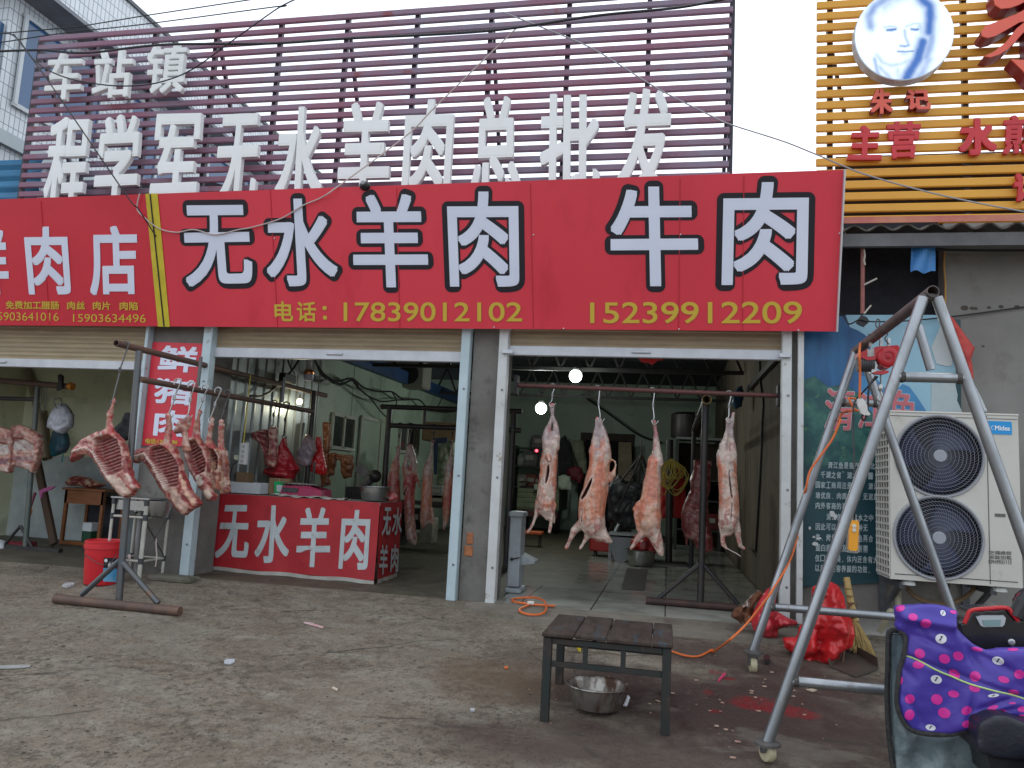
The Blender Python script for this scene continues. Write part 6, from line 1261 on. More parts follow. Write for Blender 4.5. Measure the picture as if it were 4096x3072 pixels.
# ---- counter with printed cloth
CX0,CX1,CY0,CY1,CZ=-4.43,-2.68,.57,1.19,.755
ctr=thing('counter','market counter covered by a red printed cloth with pale characters','counter',((CX0+CX1)/2,.9,0))
cloth=mat('printed red cloth',(.42,.022,.03),(.34,.017,.024),3.5,.55,c3=(.20,.012,.016),scale3=6,lohi3=(.6,.74),bump=.12,bscale=14); clb=mat('soiled white cloth',(.45,.44,.40),(.33,.31,.27),6,.8)
b=MB(); b.box(((CX0+CX1)/2,(CY0+CY1)/2+.02,CZ-.02),(CX1-CX0-.02,CY1-CY0-.02,.03)); b.build('top',mat('counter top',(.30,.29,.27),(.2,.19,.18),5,.6),ctr)
def wav(u,v): return .010*math.sin(u*9+v*2)+.007*math.sin(u*23-v*4)+.012*v*math.sin(u*5+1)
b=MB(); b.grid(lambda u,v: Vector((CX0+(CX1-CX0)*u, CY0-.012+wav(u,1-v)*(1-v), .035+(CZ-.035)*v)),70,20); b.build('front_cloth',cloth,ctr,sm=True)
b=MB(); b.grid(lambda u,v: Vector((CX1+.008+wav(u,1-v)*(1-v)*.8, CY0-.012+(CY1-CY0)*u, .035+(CZ-.035)*v)),30,20); b.build('side_cloth',cloth,ctr,sm=True)
b=MB(); b.grid(lambda u,v: Vector((CX0+(CX1-CX0)*u, CY0-.013+wav(u,1), .0+.036*v+.006*math.sin(u*17))),70,2); b.build('cloth_hem',clb,ctr)
b=MB(); b.grid(lambda u,v: Vector((CX1+.009+wav(u,1)*.8, CY0-.012+(CY1-CY0)*u, .0+.036*v)),30,2); b.build('cloth_hem',clb,ctr)
for nm in ('a',):
    for X_ in (CX0+.06,CX1-.06):
        for Y_ in (CY0+.05,CY1-.05):
            b=MB(); b.box((X_,Y_,CZ/2-.02),(.04,.04,CZ-.04)); b.build('leg',drk,ctr)
pchar=mat('printed grey white',(.50,.55,.57),(.42,.46,.47),5,.55,c3=(.30,.27,.2),scale3=6,lohi3=(.6,.72))
def onfront(mb,s,q,bold):
    P=[PY('H',x,y,CY0) for x,y in q]; m2=MB(); letter(m2,s,P,bold,8,0); 
    for p in m2.v:
        u=(p.x-CX0)/(CX1-CX0); v=(p.z-.035)/(CZ-.035); p.y=CY0-.012+wav(u,1-v)*(1-v)-.0025+(p.y-CY0)*.6
    mb.add(m2.v,m2.f)
for s,q in (('无',[(118,815),(380,815),(372,1372),(15,1358)]),('水',[(470,818),(800,818),(785,1408),(430,1408)]),('羊',[(900,838),(1215,840),(1200,1450),(850,1450)]),('肉',[(1332,862),(1624,868),(1592,1478),(1288,1468)])):
    mb=MB(); onfront(mb,s,q,.011); mb.build('character',pchar,ctr,normals=False)
for s,q in (('无',[(1752,838),(1826,840),(1810,1130),(1722,1128)]),('水',[(1845,838),(1938,845),(1925,1128),(1825,1122)]),('羊',[(1712,1218),(1796,1222),(1778,1530),(1690,1530)]),('肉',[(1826,1215),(1898,1220),(1890,1502),(1810,1505)])):
    P=[PX('H',x,y,CX1+.02) for x,y in q]; m2=MB(); letter(m2,s,P,.007,6,.002); 
    m2.build('character',pchar,ctr,normals=False)
# things on the counter
def top(x,y,k='H'): return PZ(k,x,y,CZ)
ZC=CZ+.003
foam=mat('white foam',(.62,.65,.68),(.52,.55,.57),8,.8)
p=PY('H',390,650,.85); fb_=thing('foam_box','white foam box open on the left end of the counter','box',(p.x,.85,ZC))
xa,xb=PY('H',140,650,.80).x,PY('H',485,650,.80).x; zt3=PY('H',390,590,.80).z
b=MB(); hh=zt3-ZC
for c_,s_ in ((((xa+xb)/2,.80,ZC+hh/2),(xb-xa,.025,hh)),(((xa+xb)/2,1.08,ZC+hh/2),(xb-xa,.025,hh)),((xa+.012,.94,ZC+hh/2),(.025,.255,hh)),((xb-.012,.94,ZC+hh/2),(.025,.255,hh)),(((xa+xb)/2,.94,ZC+.012),(xb-xa-.05,.255,.024))): b.box(c_,s_,bev=.004)
b.build('shell',foam,fb_)
card=mat('brown cardboard',(.26,.17,.095),(.21,.135,.075),5,.8)
p=PY('H',330,530,.95); bx=thing('carton','small brown carton standing inside the white foam box','box',(p.x,.95,ZC+.026)); b=MB(); b.box((p.x,.95,ZC+.03+.09),(.13,.13,.18),bev=.003); b.build('shell',card,bx); b=MB(); b.box((p.x,.95,ZC+.212),(.02,.12,.003)); b.build('tape_strip',mat('tan tape',(.36,.27,.16),None,rough=.3),bx)
p=PY('H',690,640,.95); pay=thing('payment_sign','green payment code stand leaning on a carton on the counter','sign',(p.x,.92,ZC))
gq=[PY('H',x,y,.92) for x,y in ((628,575),(738,580),(742,715),(635,712))]; dz=ZC-min(q.z for q in gq); gq=[q+Vector((0,0,dz)) for q in gq]
b=MB(); b.prism(gq,(0,.008,0)); b.build('board',mat('bright green',(.015,.40,.12),None,rough=.35),pay)
b=MB(); b.prism([q+Vector((0,-.001,dz)) for q in [PY('H',x,y,.92) for x,y in ((655,612),(710,612),(710,682),(658,680))]],(0,-.002,0)); b.build('white_panel',foam,pay)
b=MB(); b.prism([q+Vector((0,-.001,dz)) for q in [PY('H',x,y,.92) for x,y in ((640,694),(735,697),(738,712),(642,709))]],(0,-.002,0)); b.build('white_foot',foam,pay)
p=PY('H',690,650,.99); c2=thing('carton','flat brown carton standing behind the green payment stand','box',(p.x,.99,ZC)); b=MB(); b.box((p.x,.99,ZC+.085),(.225,.07,.17),bev=.003); b.build('shell',card,c2); b=MB(); b.box((p.x,.952,ZC+.085),(.018,.003,.168)); b.build('seam_tape',MATS['tan tape'],c2)
p=PY('H',930,690,.98); sca=thing('weighing_scale','pink red market scale with a thin pole on the counter','scale',(p.x,.98,ZC)); mag=mat('magenta plastic',(.34,.02,.08),None,rough=.35)
b=MB(); b.prism([(p.x-.20,.85,ZC),(p.x+.26,.85,ZC),(p.x+.24,.87,ZC+.075),(p.x+.10,.87,ZC+.11),(p.x-.18,.87,ZC+.10)],(0,.25,0)); b.build('body',mag,sca)
b=MB(); b.box((p.x-.09,.853,ZC+.06),(.17,.006,.045)); b.build('display',mat('dark display',(.03,.03,.035),(.1,.1,.1),60,.3),sca)
b=MB(); b.tube([(p.x+.06,1.05,ZC+.1),(p.x+.06,1.05,ZC+.36)],.014,8); b.build('pole',bkst,sca); b=MB(); b.box((p.x+.0,1.0,ZC+.125),(.42,.24,.012),bev=.004); b.build('tray',steel,sca)
b=MB(); rr=random.Random(8); q0=top(640,710); q1=top(1490,758)
b.grid(lambda u,v: Vector((CX0+.62+(CX1-CX0-.98)*u, CY0-.025+.17*v, ZC+.010+.008*math.sin(u*31+v*7)+.006*math.sin(u*13))),60,6); tag(b.build('table_cloth',clb,None,origin=((CX0+CX1)/2,CY0+.1,ZC),sm=True,solid=.005),'strip of soiled white cloth along the front edge of the counter','cloth')
p=PY('H',1652,760,.86); RBa=pxr('H',p,160); basin('basin','large stainless basin on the right end of the red counter',(p.x,.86,ZC),RBa*1.02,.135)
mb=MB(); 
for i in range(9): mb.sphere(PY('H',1845+rr.uniform(-32,32),735+rr.uniform(-28,18),.95+rr.uniform(-.04,.04)),rr.uniform(.022,.034),8,6)
co,no,fs=remesh_np(mb,.008,2); n_=nz(co,20,3); co[:,2]-=co[:,2].min()-ZC
t=thing('meat_pile','small heap of red meat scraps beside the basin on the counter','meat',(co[:,0].mean(),co[:,1].mean(),ZC)); np_build('flesh',co+no*0,fs,mm_,t,col=mixc(np.repeat(RED[None]*1.3,len(co),0),FAT,ss(n_,.05,.3)))
# power strip, yellow cord, fly lamp
wire('yellow_flex','yellow cord hanging down the wall to the white power strip',rope([PY('k',1775,330,.62),PY('k',1765,420,.62),PY('k',1735,720,.62),PY('k',1712,935,.62)]),.006,mat('yellow cord',(.55,.47,.06),None,rough=.5),cat='cord')
pw=thing('power_strip','white power strip hanging on the yellow cord above the counter','power strip',PY('k',1705,1030,.6)); b=MB(); b.prism([PY('k',x,y,.60) for x,y in ((1688,935),(1748,930),(1732,1125),(1670,1118))],(0,.03,0)); b.build('body',mat('white strip plastic',(.62,.63,.62),None,rough=.4),pw)
for i in range(4):
    p=PY('k',1712-4.5*i,965+43*i,.597); b=MB(); b.box(p,(.03,.004,.03)); b.build('outlet',mat('outlet grey',(.42,.42,.42),None,rough=.5),pw)
b=MB(); b.prism([PY('k',x,y,.6) for x,y in ((1630,1040),(1658,1042),(1655,1082),(1626,1078))],(0,.03,0)); tag(b.build('charger',mat('lime charger',(.5,.55,.3),(.6,.6,.58),30,.4),None,origin=PY('k',1640,1060,.6)),'small pale green charger beside the hanging power strip','charger')
wire('black_cable','thin black cable from the charger down behind the counter',rope([PY('k',1660,1095,.62),PY('k',1620,1130,.62),PY('k',1600,1200,.62),PY('k',1595,1260,.66)]),.005)
bul=thing('lamp_bulb','unlit white bulb with a copper band hanging in the left doorway','bulb',PY('m',575,260,1.5))
mb=MB(); c=PY('m',575,350,1.5); rB=pxr('m',c,48); mb.lathe(c,[(rB*.75,0),(rB*.95,.012),(rB*.98,.05),(rB*.98,.07)],20); mb.build('diffuser',mat('frosted bulb',(.50,.52,.66),None,rough=.3),bul,sm=True)
mb=MB(); mb.lathe(c+Vector((0,0,.07)),[(rB*.98,0),(rB,.002),(rB,.045),(rB*.98,.047)],20); mb.build('copper_band',mat('copper',(.65,.26,.10),None,rough=.25,metal=.9),bul,sm=30)
mb=MB(); mb.lathe(c+Vector((0,0,.117)),[(rB*.98,0),(rB*.6,.02),(rB*.42,.05),(rB*.36,.085),(rB*.40,.09),(rB*.3,.11)],20); mb.build('cap',mat('white cap',(.60,.6,.6),None,rough=.4),bul,sm=40)
mb=MB(); mb.tube([c+Vector((0,0,.22)),Vector((c.x,c.y,3.3))],.006,6); mb.build('flex',blackw,bul)
# lit lamps in the right shop, and an added bulb in the left hall
litm=mat('lit lamp',(.93,1.0,.94),None,emis=5.0); litw=mat('added warm glare bulb',(1.0,.9,.55),None,emis=5.0)
def lit(label,p,r,m,hang=True,watt=30,lc=(.93,1.0,.94)):
    t=thing('lit_lamp',label,'lamp',p,'lit bulbs inside the shops'); L_=bpy.data.objects.new('glow',bpy.data.lights.new('glow','POINT')); L_.data.energy=watt; L_.data.color=lc; L_.data.shadow_soft_size=.06; COL.objects.link(L_); L_.parent=t; L_.location=(0,-.03,-r-.07); b=MB(); b.sphere(p,r,36,24); b.build('bulb',m,t,sm=True); b=MB(); b.lathe(p+Vector((0,0,r*.8)),[(r*.5,0),(r*.45,.04),(r*.2,.06)],12); b.build('holder',MATS['white cap'],t)
    if hang: b=MB(); b.tube([p+Vector((0,0,r+.03)),Vector((p.x,p.y,3.32))],.005,6); b.build('flex',blackw,t)
lit('brighter lit bulb, upper of the two hanging in the right shop',PY('n',508,222,4.0),.088,litm)
lit('lower lit bulb, hanging deeper in the right shop beside the first carcass',PY('n',309,408,6.2),.095,litm)
lit('added warm bulb making the glare on the corrugated wall of the left hall',PX('m',487,555,-4.30),.035,litw,False,3.5,(1,.9,.6))  # invented source for the yellowish glare on the metal sheet
# cables inside
def xw(pts,X=-4.25): return [PX('m',x,y,X) for x,y in pts]
for i,(lab_,pts) in enumerate((('upper black cable of the bundle sagging along the panel wall',[(630,130),(660,200),(740,300),(860,355),(1000,330),(1120,420),(1260,455),(1400,462),(1500,530),(1660,538),(1740,610),(1900,660),(2080,640)]),('middle black cable of the bundle sagging along the panel wall',[(640,150),(700,290),(800,350),(900,380),(1010,345),(1080,430),(1160,500),(1300,555),(1450,540),(1540,540)]),('lower black cable of the bundle looping to the panel wall windows',[(650,170),(760,330),(880,395),(1000,350),(1060,420),(1180,520),(1290,660),(1370,730),(1400,760)]))):
    wire('wall_cable',lab_,rope(xw(pts),5),.014-.002*i,grp='cables along the panel wall')
wire('wall_cable','black cable curving down from the left hall ceiling to the rack',rope(xw([(500,110),(420,240),(290,360),(220,440),(120,500),(0,500)],-4.33),5),.013,grp='cables along the panel wall')
wire('wall_cable','short black cable crossing at the left hall ceiling',rope(xw([(365,110),(390,200),(440,290)],-4.33),5),.010,grp='cables along the panel wall')
for lab_,pts in (('pale conduit under the blue beam',[(1900,490),(1870,560),(1830,640)]),('black cable hanging from the panel wall bundle',[(1400,470),(1440,540),(1430,600),(1390,620)])): wire('wall_cable',lab_,rope(xw(pts),5),.010,grp='cables along the panel wall')
ib=MB(); p=xw([(370,330)],-4.3)[0]; ib.box(p,(.08,.28,.10),bev=.01); tag(ib.build('junction_box',trs,None,origin=p),'dark junction box on the corrugated wall near the added bulb','box')
sb=thing('wall_unit','grey cooling unit under the roof above the panel wall','cooling unit',PY('m',1490,300,6.0)); mb=MB(); c=PY('m',1490,300,6.0); mb.box(c,(.95,.4,.45),bev=.03); mb.build('casing',mat('dusty cream casing',(.20,.20,.17),None,rough=.6),sb); mb=MB(); mb.lathe(c+Vector((.2,-.202,0)),[(.17,0),(.17,.01),(.02,.012)],20,Vector((0,-1,0))); mb.build('fan_grille',trs,sb)
# ---- hanging in the left doorway, on the rack's far end
YH2=l1.y-.35
slabmeat('rib rack cut hanging over the counter next to a red bag','m',1.15,[(10,870),(60,845),(130,830),(190,825),(200,805),(262,808),(255,950),(262,1090),(240,1215),(200,1205),(150,1180),(130,1060),(90,960),(20,920)],[],[(70,870),(185,850),(195,960),(190,1060),(150,1060),(100,950)],(np.array((.26,.05,.05)),np.array((.44,.22,.17))),31.0,'cuts and bags on the far end of the left rack',rib_n=44,rib_rot=.6,flat=.02)
GB='cuts and bags on the far end of the left rack'
def bag(label,k,Y,out,m,seed,depth=.08,fold=None,vox=.011,nm='plastic_bag',grp=GB,wr=.03):
    co,fs,uv=pillow(k,out,Y,depth,vox,wr,8,seed,fold=fold); xs_=co[:,0]; return tag(np_build(nm,co,fs,m,None,PY(k,*out[0],Y)),label,'bag',grp)
vf=lambda uv:.014*np.sin(uv[:,0]/26)*np.clip((uv[:,1]-900)/200,0,1)
bag('dark red plastic bag wide at the bottom, hanging from a black hook over the counter','m',1.3,[(318,915),(345,910),(350,990),(400,1070),(440,1160),(485,1220),(440,1270),(400,1360),(380,1372),(330,1310),(230,1320),(130,1260),(150,1210),(230,1190),(255,1100),(280,1010)],mat('dark red plastic',(.38,.022,.03),(.30,.016,.022),3,.3),41,fold=vf)
bag('bright red plastic bag with a white tag hanging by the rack post','m',1.75,[(650,900),(690,905),(700,960),(720,1080),(745,1200),(745,1275),(690,1280),(600,1250),(595,1150),(620,1040),(645,980)],mat('bright red plastic',(.58,.02,.022),(.46,.016,.018),4,.3),43,.06,vf)
bag('clear plastic bag with pale offal hanging beside the red bags','m',1.6,[(550,880),(580,885),(620,930),(650,1040),(620,1080),(590,1180),(560,1200),(500,1190),(440,1170),(470,1080),(450,1040),(490,1000),(530,930)],mat('cloudy plastic',(.24,.21,.24),(.36,.24,.22),5,.3,lohi=(.45,.6)),45,.06)
hook(PZ('l',545,428,zl2),RP,PY('m',335,905,1.3),'black hook carrying the dark red bag over the counter',hkd,r=.008); hook(PZ('l',470,415,zl2),RP*.9,PY('m',228,808,1.2),'dark chain hook carrying the rib cut over the counter',hkd)
# strings of dried goods on the panel wall
sau=mat('brown glossy strips',(.16,.055,.025),(.24,.10,.05),12,.3,coat=.3,bump=.5,bscale=40)
for lab_,pts in (('brown strip of dried meat left of the first window',[(712,755),(790,760),(790,1000),(775,1060),(790,1380),(700,1400),(690,1280),(720,1000)]),('left brown sheet of dried meat in shiny wrapping below the window',[(775,1060),(850,1055),(850,1130),(820,1290),(770,1270)]),('right brown sheet of dried meat in shiny wrapping below the window',[(850,1070),(1015,1080),(1020,1180),(1000,1300),(920,1320),(890,1250),(890,1140),(840,1130)])):
    co,fs,uv=pillow('m',pts,2.6,.03,.014,.03,9,len(pts)); tag(np_build('dried_meat',co,fs,sau,None,PY('m',*pts[0],2.6)),lab_,'dried meat','dried meat hung on the panel wall')
gm=thing('meat_grinder','dark metal mincing machine standing behind the counter basin','machine',PY('m',1180,1400,2.2)); gmm=mat('worn machine metal',(.10,.10,.10),(.2,.2,.19),9,.4,metal=.6)
mb=MB(); mb.beam(PY('m',1050,1190,2.2),PY('m',1180,1300,2.2),.11,.02,up=Vector((0,1,0))); mb.build('feed_tray',gmm,gm); mb=MB(); mb.tube([PY('m',1100,1400,2.2),PY('m',1220,1290,2.2)],.05,14); mb.build('barrel',gmm,gm,sm=True); mb=MB(); mb.sphere(PY('m',1230,1290,2.2),.075,14,10); mb.build('head',bkst,gm,sm=True)
mb=MB(); p=PY('m',1140,1400,2.2); mb.box((p.x,2.25,p.z/2),(.4,.35,p.z)); mb.build('base',trs,gm)
# ---- middle hall rack with carcasses
YM=2.4; mr=thing('meat_rack','black steel frame rack deep in the left hall behind the counter','meat rack',PY('l',1195,560,YM))
z2_=PY('l',1205,556,YM).z; z1_=PY('l',1150,437,YM).z; mx0=PY('l',1145,437,YM).x; mx1=mx0+1.75; pxm=PY('l',1195,500,YM).x
for z_ in (z1_,z2_): mb=MB(); mb.tube([(mx0 if z_==z1_ else pxm,YM,z_),(mx1,YM,z_)],.030,12); mb.build('rail',bkst,mr,sm=True)
for X_ in (pxm,mx1-.1): mb=MB(); mb.tube([(X_,YM,0),(X_,YM,z1_)],.034,12); mb.build('post',bkst,mr,sm=True)
for X_ in (PY('l',1420,500,YM).x,): mb=MB(); mb.tube([(X_,YM,z2_),(X_,YM,z1_)],.02,10); mb.build('tie',bkst,mr)
for X_ in (pxm,mx1-.1): mb=MB(); mb.box((X_,YM,.03),(.06,.7,.05)); mb.build('foot_bar',bkst,mr)
GM='dark red carcasses on the rack in the left hall'
for lab_,L,ha,rk_ in (('carcass nearest the rack post in the left hall, partly behind the steel basin',[[(240,490,20),(236,560,22),(220,640,40),(200,720,58),(190,800,66),(190,900,70),(195,1000,68),(200,1100,66),(205,1180,50)]],760,.8),
 ('split carcass with a bright red flank, second in the left hall',[[(352,460,15),(330,560,24),(312,680,34),(310,760,40)],[(368,460,15),(385,560,28),(400,660,38),(385,760,48)],[(350,740,66),(350,850,68),(345,950,64),(348,1050,58),(352,1150,54),(356,1260,54),(362,1350,56),(380,1420,50),(400,1460,30)],[(420,760,16),(445,850,10),(460,920,8)]],760,.85),
 ('tan carcass hanging by one thin shank, third in the left hall',[[(598,410,9),(585,470,13),(576,540,15),(566,600,26),(548,660,44),(540,740,52),(536,850,54),(530,960,56),(524,1080,58),(520,1170,60),(505,1240,52),(495,1280,30)],[(575,1130,24),(590,1200,16),(600,1260,10)],[(540,1220,24),(580,1260,12),(630,1285,6)]],800,.1),
 ('narrow dark carcass, fourth in the left hall beside the door guide',[[(788,410,9),(785,480,12),(776,560,18),(766,640,30),(756,720,40),(746,850,46),(740,960,46),(736,1060,44),(728,1150,40),(722,1240,28),(700,1330,8)]],780,.6),
 ('carcass at the right end of the left hall rack, partly behind the door guide',[[(872,480,15),(862,560,22),(845,650,42),(836,760,54),(834,900,56),(834,1050,56),(828,1180,60),(822,1260,50),(815,1300,20)]],780,.15)):
    carcass(lab_,'E',YM,L,[[(318,880),(330,890),(290,1010),(262,1040),(258,1020)]] if lab_.startswith('split') else [],ha,1180,len(lab_)*1.7,GM,voxel=.013,tone=.80,redk=rk_)
    x_,y_=L[0][0][:2]; tp_=PY('E',x_,y_,YM); hook(Vector((tp_.x,YM,z2_)),.03,tp_+Vector((0,-.01,.0)),'dark hook above the %s'%lab_.split(',')[0].replace('with a bright red flank',''),hkd,'hooks on the left hall rack')
# beef quarter on the right shop's stand
slabmeat('dark red beef quarter hanging behind the black stand post in the right shop','D',2.0,[(960,480),(1060,490),(1150,488),(1132,640),(1128,760),(1100,880),(1112,1080),(1150,1280),(1160,1410),(1080,1440),(1000,1430),(950,1300),(905,1290),(882,1420),(876,1290),(838,1180),(832,1040),(870,900),(925,800),(918,700),(960,580)],[],None,(np.array((.20,.025,.028)),np.array((.36,.10,.085))),51.0,None,name='beef_quarter',depth=.10,voxel=.013,flat=.06,tone=.85)
hook(Vector((be0.x,2.0,be0.z)),.035,PY('D',1050,495,1.97),'dark chain hook above the beef quarter in the right shop',hkd)
# ================================================================ LEFT SHOP INSIDE
YL=.95
lr=thing('meat_rack','low rusty rail on a grey T foot stand inside the left shop','meat rack',PZ('B',212,1110,0)); lz=PY('A',600,420,YL).z
b=MB(); q1_=PY('j',590,512,YL); q0_=q1_+(PY('j',0,462,YL)-q1_)*1.5; b.tube([q0_,q1_],.034,14); b.build('rail',rust,lr,sm=True)
b=MB(); q1=PY('j',305,617,YL); b.tube([q1+(PY('j',0,608,YL)-q1)*1.5,q1],.024,12); b.build('lower_rail',bkst,lr,sm=True)
b=MB(); pf=PZ('B',212,1110,0); b.tube([Vector((pf.x,YL,0)),PY('j',312,510,YL)],.028,12); b.build('post',mat('grey green pipe',(.10,.12,.11),(.14,.15,.14),7,.5,metal=.3),lr,sm=True)
for x,y in ((45,1000),(375,1005)): b=MB(); q=PY('B',x,y,YL); b.tube([PY('B',228,840,YL),Vector((q.x,YL,.02))],.016,10); b.build('brace',bkst,lr)
b=MB(); b.box((pf.x,YL,.02),(.9,.06,.04)); b.build('foot_bar',bkst,lr)
GP='pork slabs on the left shop rail'
slabmeat('right hand pork slab with pale ribs and a purple lower band on the left shop rail','j',YL-.05,[(98,838),(160,826),(240,858),(322,918),(330,1000),(312,1080),(300,1135),(262,1230),(240,1205),(170,1180),(90,1165),(80,1130),(92,1000)],[],[(110,930),(200,935),(290,985),(285,1045),(110,1040)],(np.array((.46,.20,.155)),np.array((.56,.34,.27))),61.0,GP,name='pork_slab',rib_n=15,rib_rot=1.45,concave=.012,flat=.035,fatz=[([(100,955),(200,940),(290,985),(300,1060),(240,1045),(100,1060)],(.62,.56,.52)),([(90,1090),(180,1085),(310,1075),(300,1135),(200,1140),(92,1130)],(.17,.07,.10)),([(90,1135),(200,1145),(285,1140),(262,1230),(240,1205),(170,1180)],(.58,.46,.43))])
slabmeat('left hand pork slab cut by the photo edge on the left shop rail','j',YL-.09,[(-90,850),(0,842),(60,858),(98,880),(94,1000),(84,1140),(76,1225),(-10,1212),(-90,1215)],[],[(-80,980),(0,960),(80,985),(80,1060),(-80,1060)],(np.array((.46,.20,.155)),np.array((.56,.34,.27))),64.0,GP,name='pork_slab',rib_n=15,rib_rot=1.45,concave=.012,flat=.035,fatz=[([(-80,980),(90,985),(90,1080),(-80,1085)],(.62,.56,.52)),([(-80,1105),(88,1100),(84,1165),(-80,1170)],(.17,.07,.10)),([(-80,1175),(80,1170),(76,1225),(-80,1215)],(.58,.46,.43))])
tube_c=mat('tan cardboard tube',(.34,.29,.20),(.28,.235,.16),6,.8)
for lab_,p,q,Y_ in (('long tan cardboard tube leaning behind the left shop rail, reaching lowest',('A',620,860),('j',375,1112),1.6),('shorter tan cardboard tube leaning beside the longer one in the left shop',('A',690,860),('j',410,1100),1.75),('tan tube leaning high up behind the left shop rail',('A',440,200),('A',700,1250),1.9)):
    t=thing('cardboard_tube',lab_,'tube',PY(*q,Y_),'cardboard tubes in the left shop'); b=MB(); b.tube([PY(*p,Y_+.2),PY(*q,Y_)],.042,14,hollow=.85); b.build('tube',tube_c,t,sm=True)
b=MB(); b.beam(PY('B',415,140,1.7),PY('B',600,1045,1.45),.09,.05,up=Vector((0,1,0)),bev=.006); tag(b.build('wooden_post',mat('dark brown plank',(.085,.05,.032),(.06,.038,.025),8,.7,stretch=(1,1,.3)),None,origin=PY('B',600,1045,1.45)),'dark brown wooden post leaning in the left shop with a pink ribbon','post')
for i,(x0_,x1_,mm) in enumerate(((75,118,'pale'),(150,185,'pale'),(20,60,'dark'))):
    b=MB(); X0,X1=PY('j',x0_,700,2.2).x,PY('j',x1_,700,2.2).x; b.box(((X0+X1)/2,2.2,1.1),(X1-X0,.05,2.1),bev=.01)
    tag(b.build('door_plank',mat('pale grey board',(.30,.32,.33),(.22,.23,.24),4,.6) if mm=='pale' else plaster,None,origin=((X0+X1)/2,2.2,.05)),('left pale grey board standing upright behind the pork slabs','right pale grey board standing upright behind the pork slabs','darker grey board standing upright at the photo edge in the left shop')[i],'board','boards standing in the left shop')
bag('white plastic bag of goods hanging on the end of the left shop rail','j',YL+.1,[(495,655),(525,645),(560,690),(588,740),(590,800),(580,850),(545,868),(515,905),(480,895),(440,870),(395,850),(400,790),(430,720),(465,680)],mat('milky plastic bag',(.50,.52,.58),(.36,.37,.42),4,.3,lohi=(.45,.6),c3=(.26,.2,.2),scale3=9,lohi3=(.6,.7)),71,.09,None,.011,'plastic_bag','bags on the left shop rail')
bag('teal blue bag with a trailing strap hanging under the white bag','j',YL+.25,[(440,880),(510,870),(545,900),(555,980),(540,1040),(520,1060),(500,1070),(430,1095),(420,1000)],mat('teal cloth',(.02,.14,.19),(.05,.065,.085),4,.6,lohi=(.4,.6)),73,.07,None,.011,'cloth_bag','bags on the left shop rail')
wire('bag_string','thin teal strap hanging from the teal bag in the left shop',rope([PY('j',522,1060,YL+.2),PY('j',518,1110,YL+.2),PY('j',515,1140,YL+.2)]),.008,mat('teal strap',(.03,.16,.15),None,rough=.6),cat='strap')
t=thing('cleaver','dark handled tool stuck over the left shop rail','tool',PY('A',945,400,YL-.03)); b=MB(); b.prism([PY('A',x,y,YL-.045) for x,y in ((912,280),(945,260),(978,285),(975,400),(920,400))],(0,.03,0)); b.build('handle',bkp,t); b=MB(); b.prism([PY('A',x,y,YL-.05) for x,y in ((915,400),(978,400),(985,490),(940,520),(890,525))],(0,.012,0)); b.build('blade',trs,t)
t=thing('clamp','small orange clamp on the end of the left shop rail','clamp',PY('A',1125,450,YL)); b=MB(); b.tube([PY('A',1095,448,YL),PY('A',1155,462,YL)],.042,12); b.build('collar',mat('orange paint',(.55,.20,.02),None,rough=.5),t); b=MB(); b.tube([PY('A',1128,440,YL),PY('A',1130,398,YL)],.012,8); b.build('screw',mat('orange screw',(.5,.25,.04),None,rough=.5),t)
for lab_,pts,rr_ in (('bent heart shaped hook behind the white bag in the left shop',[(960,770),(970,680),(945,640),(905,655),(870,645),(850,690),(865,740),(895,800)],.007),('left of the two thin chain hooks on the left shop rail',[(710,400),(690,500),(670,600),(660,680),(640,760),(640,830),(670,860),(700,830),(705,790)],.005),('right of the two thin chain hooks on the left shop rail',[(760,400),(745,490),(730,560),(725,640),(720,700),(715,800)],.005)):
    b=MB(); b.tube(rope([PY('A',x,y,YL-.01) for x,y in pts],4),rr_,8); tag(b.build('wire_hook',hkd,None,origin=PY('A',*pts[0],YL)),lab_,'hook','thin hooks on the left shop rail')
b=MB(); b.prism([PY('B',x,y,1.35) for x,y in ((430,450),(470,430),(540,405),(612,398),(560,440),(500,462),(470,470),(455,540),(440,520))],(0,.02,0)); tag(b.build('ribbon',mat('pink ribbon',(.42,.10,.27),None,rough=.6),None,origin=PY('B',480,440,1.35)),'pink plastic ribbon tied round the brown wooden post','ribbon')
t=thing('plastic_scoop','orange bladed tool with a maroon handle leaning in the left shop','tool',PY('B',310,720,1.2)); b=MB(); b.prism([PY('B',x,y,1.2) for x,y in ((290,660),(340,648),(346,680),(310,770),(275,780))],(0,.02,0)); b.build('blade',mat('amber plastic',(.50,.20,.02),None,rough=.4),t); b=MB(); b.tube([PY('B',325,660,1.21),PY('B',390,470,1.25)],.016,8); b.build('handle',mat('maroon handle',(.16,.03,.06),None,rough=.5),t)
bag('dark red cloth sack lying under the T stand in the left shop','B',1.1,[(40,1020),(100,1000),(200,1010),(300,1000),(370,1010),(380,1090),(300,1112),(150,1112),(60,1105)],mat('dark red sack',(.22,.02,.03),(.15,.015,.025),4,.6),81,.09,None,.012,'sack','sacks on the left shop floor')
bag('white sack at the photo edge on the left shop floor','B',.95,[(-120,1000),(-40,985),(20,1000),(60,1050),(68,1110),(20,1128),(-120,1130)],mat('white sack',(.55,.57,.6),(.42,.44,.47),4,.5),83,.10,None,.012,'sack','sacks on the left shop floor')
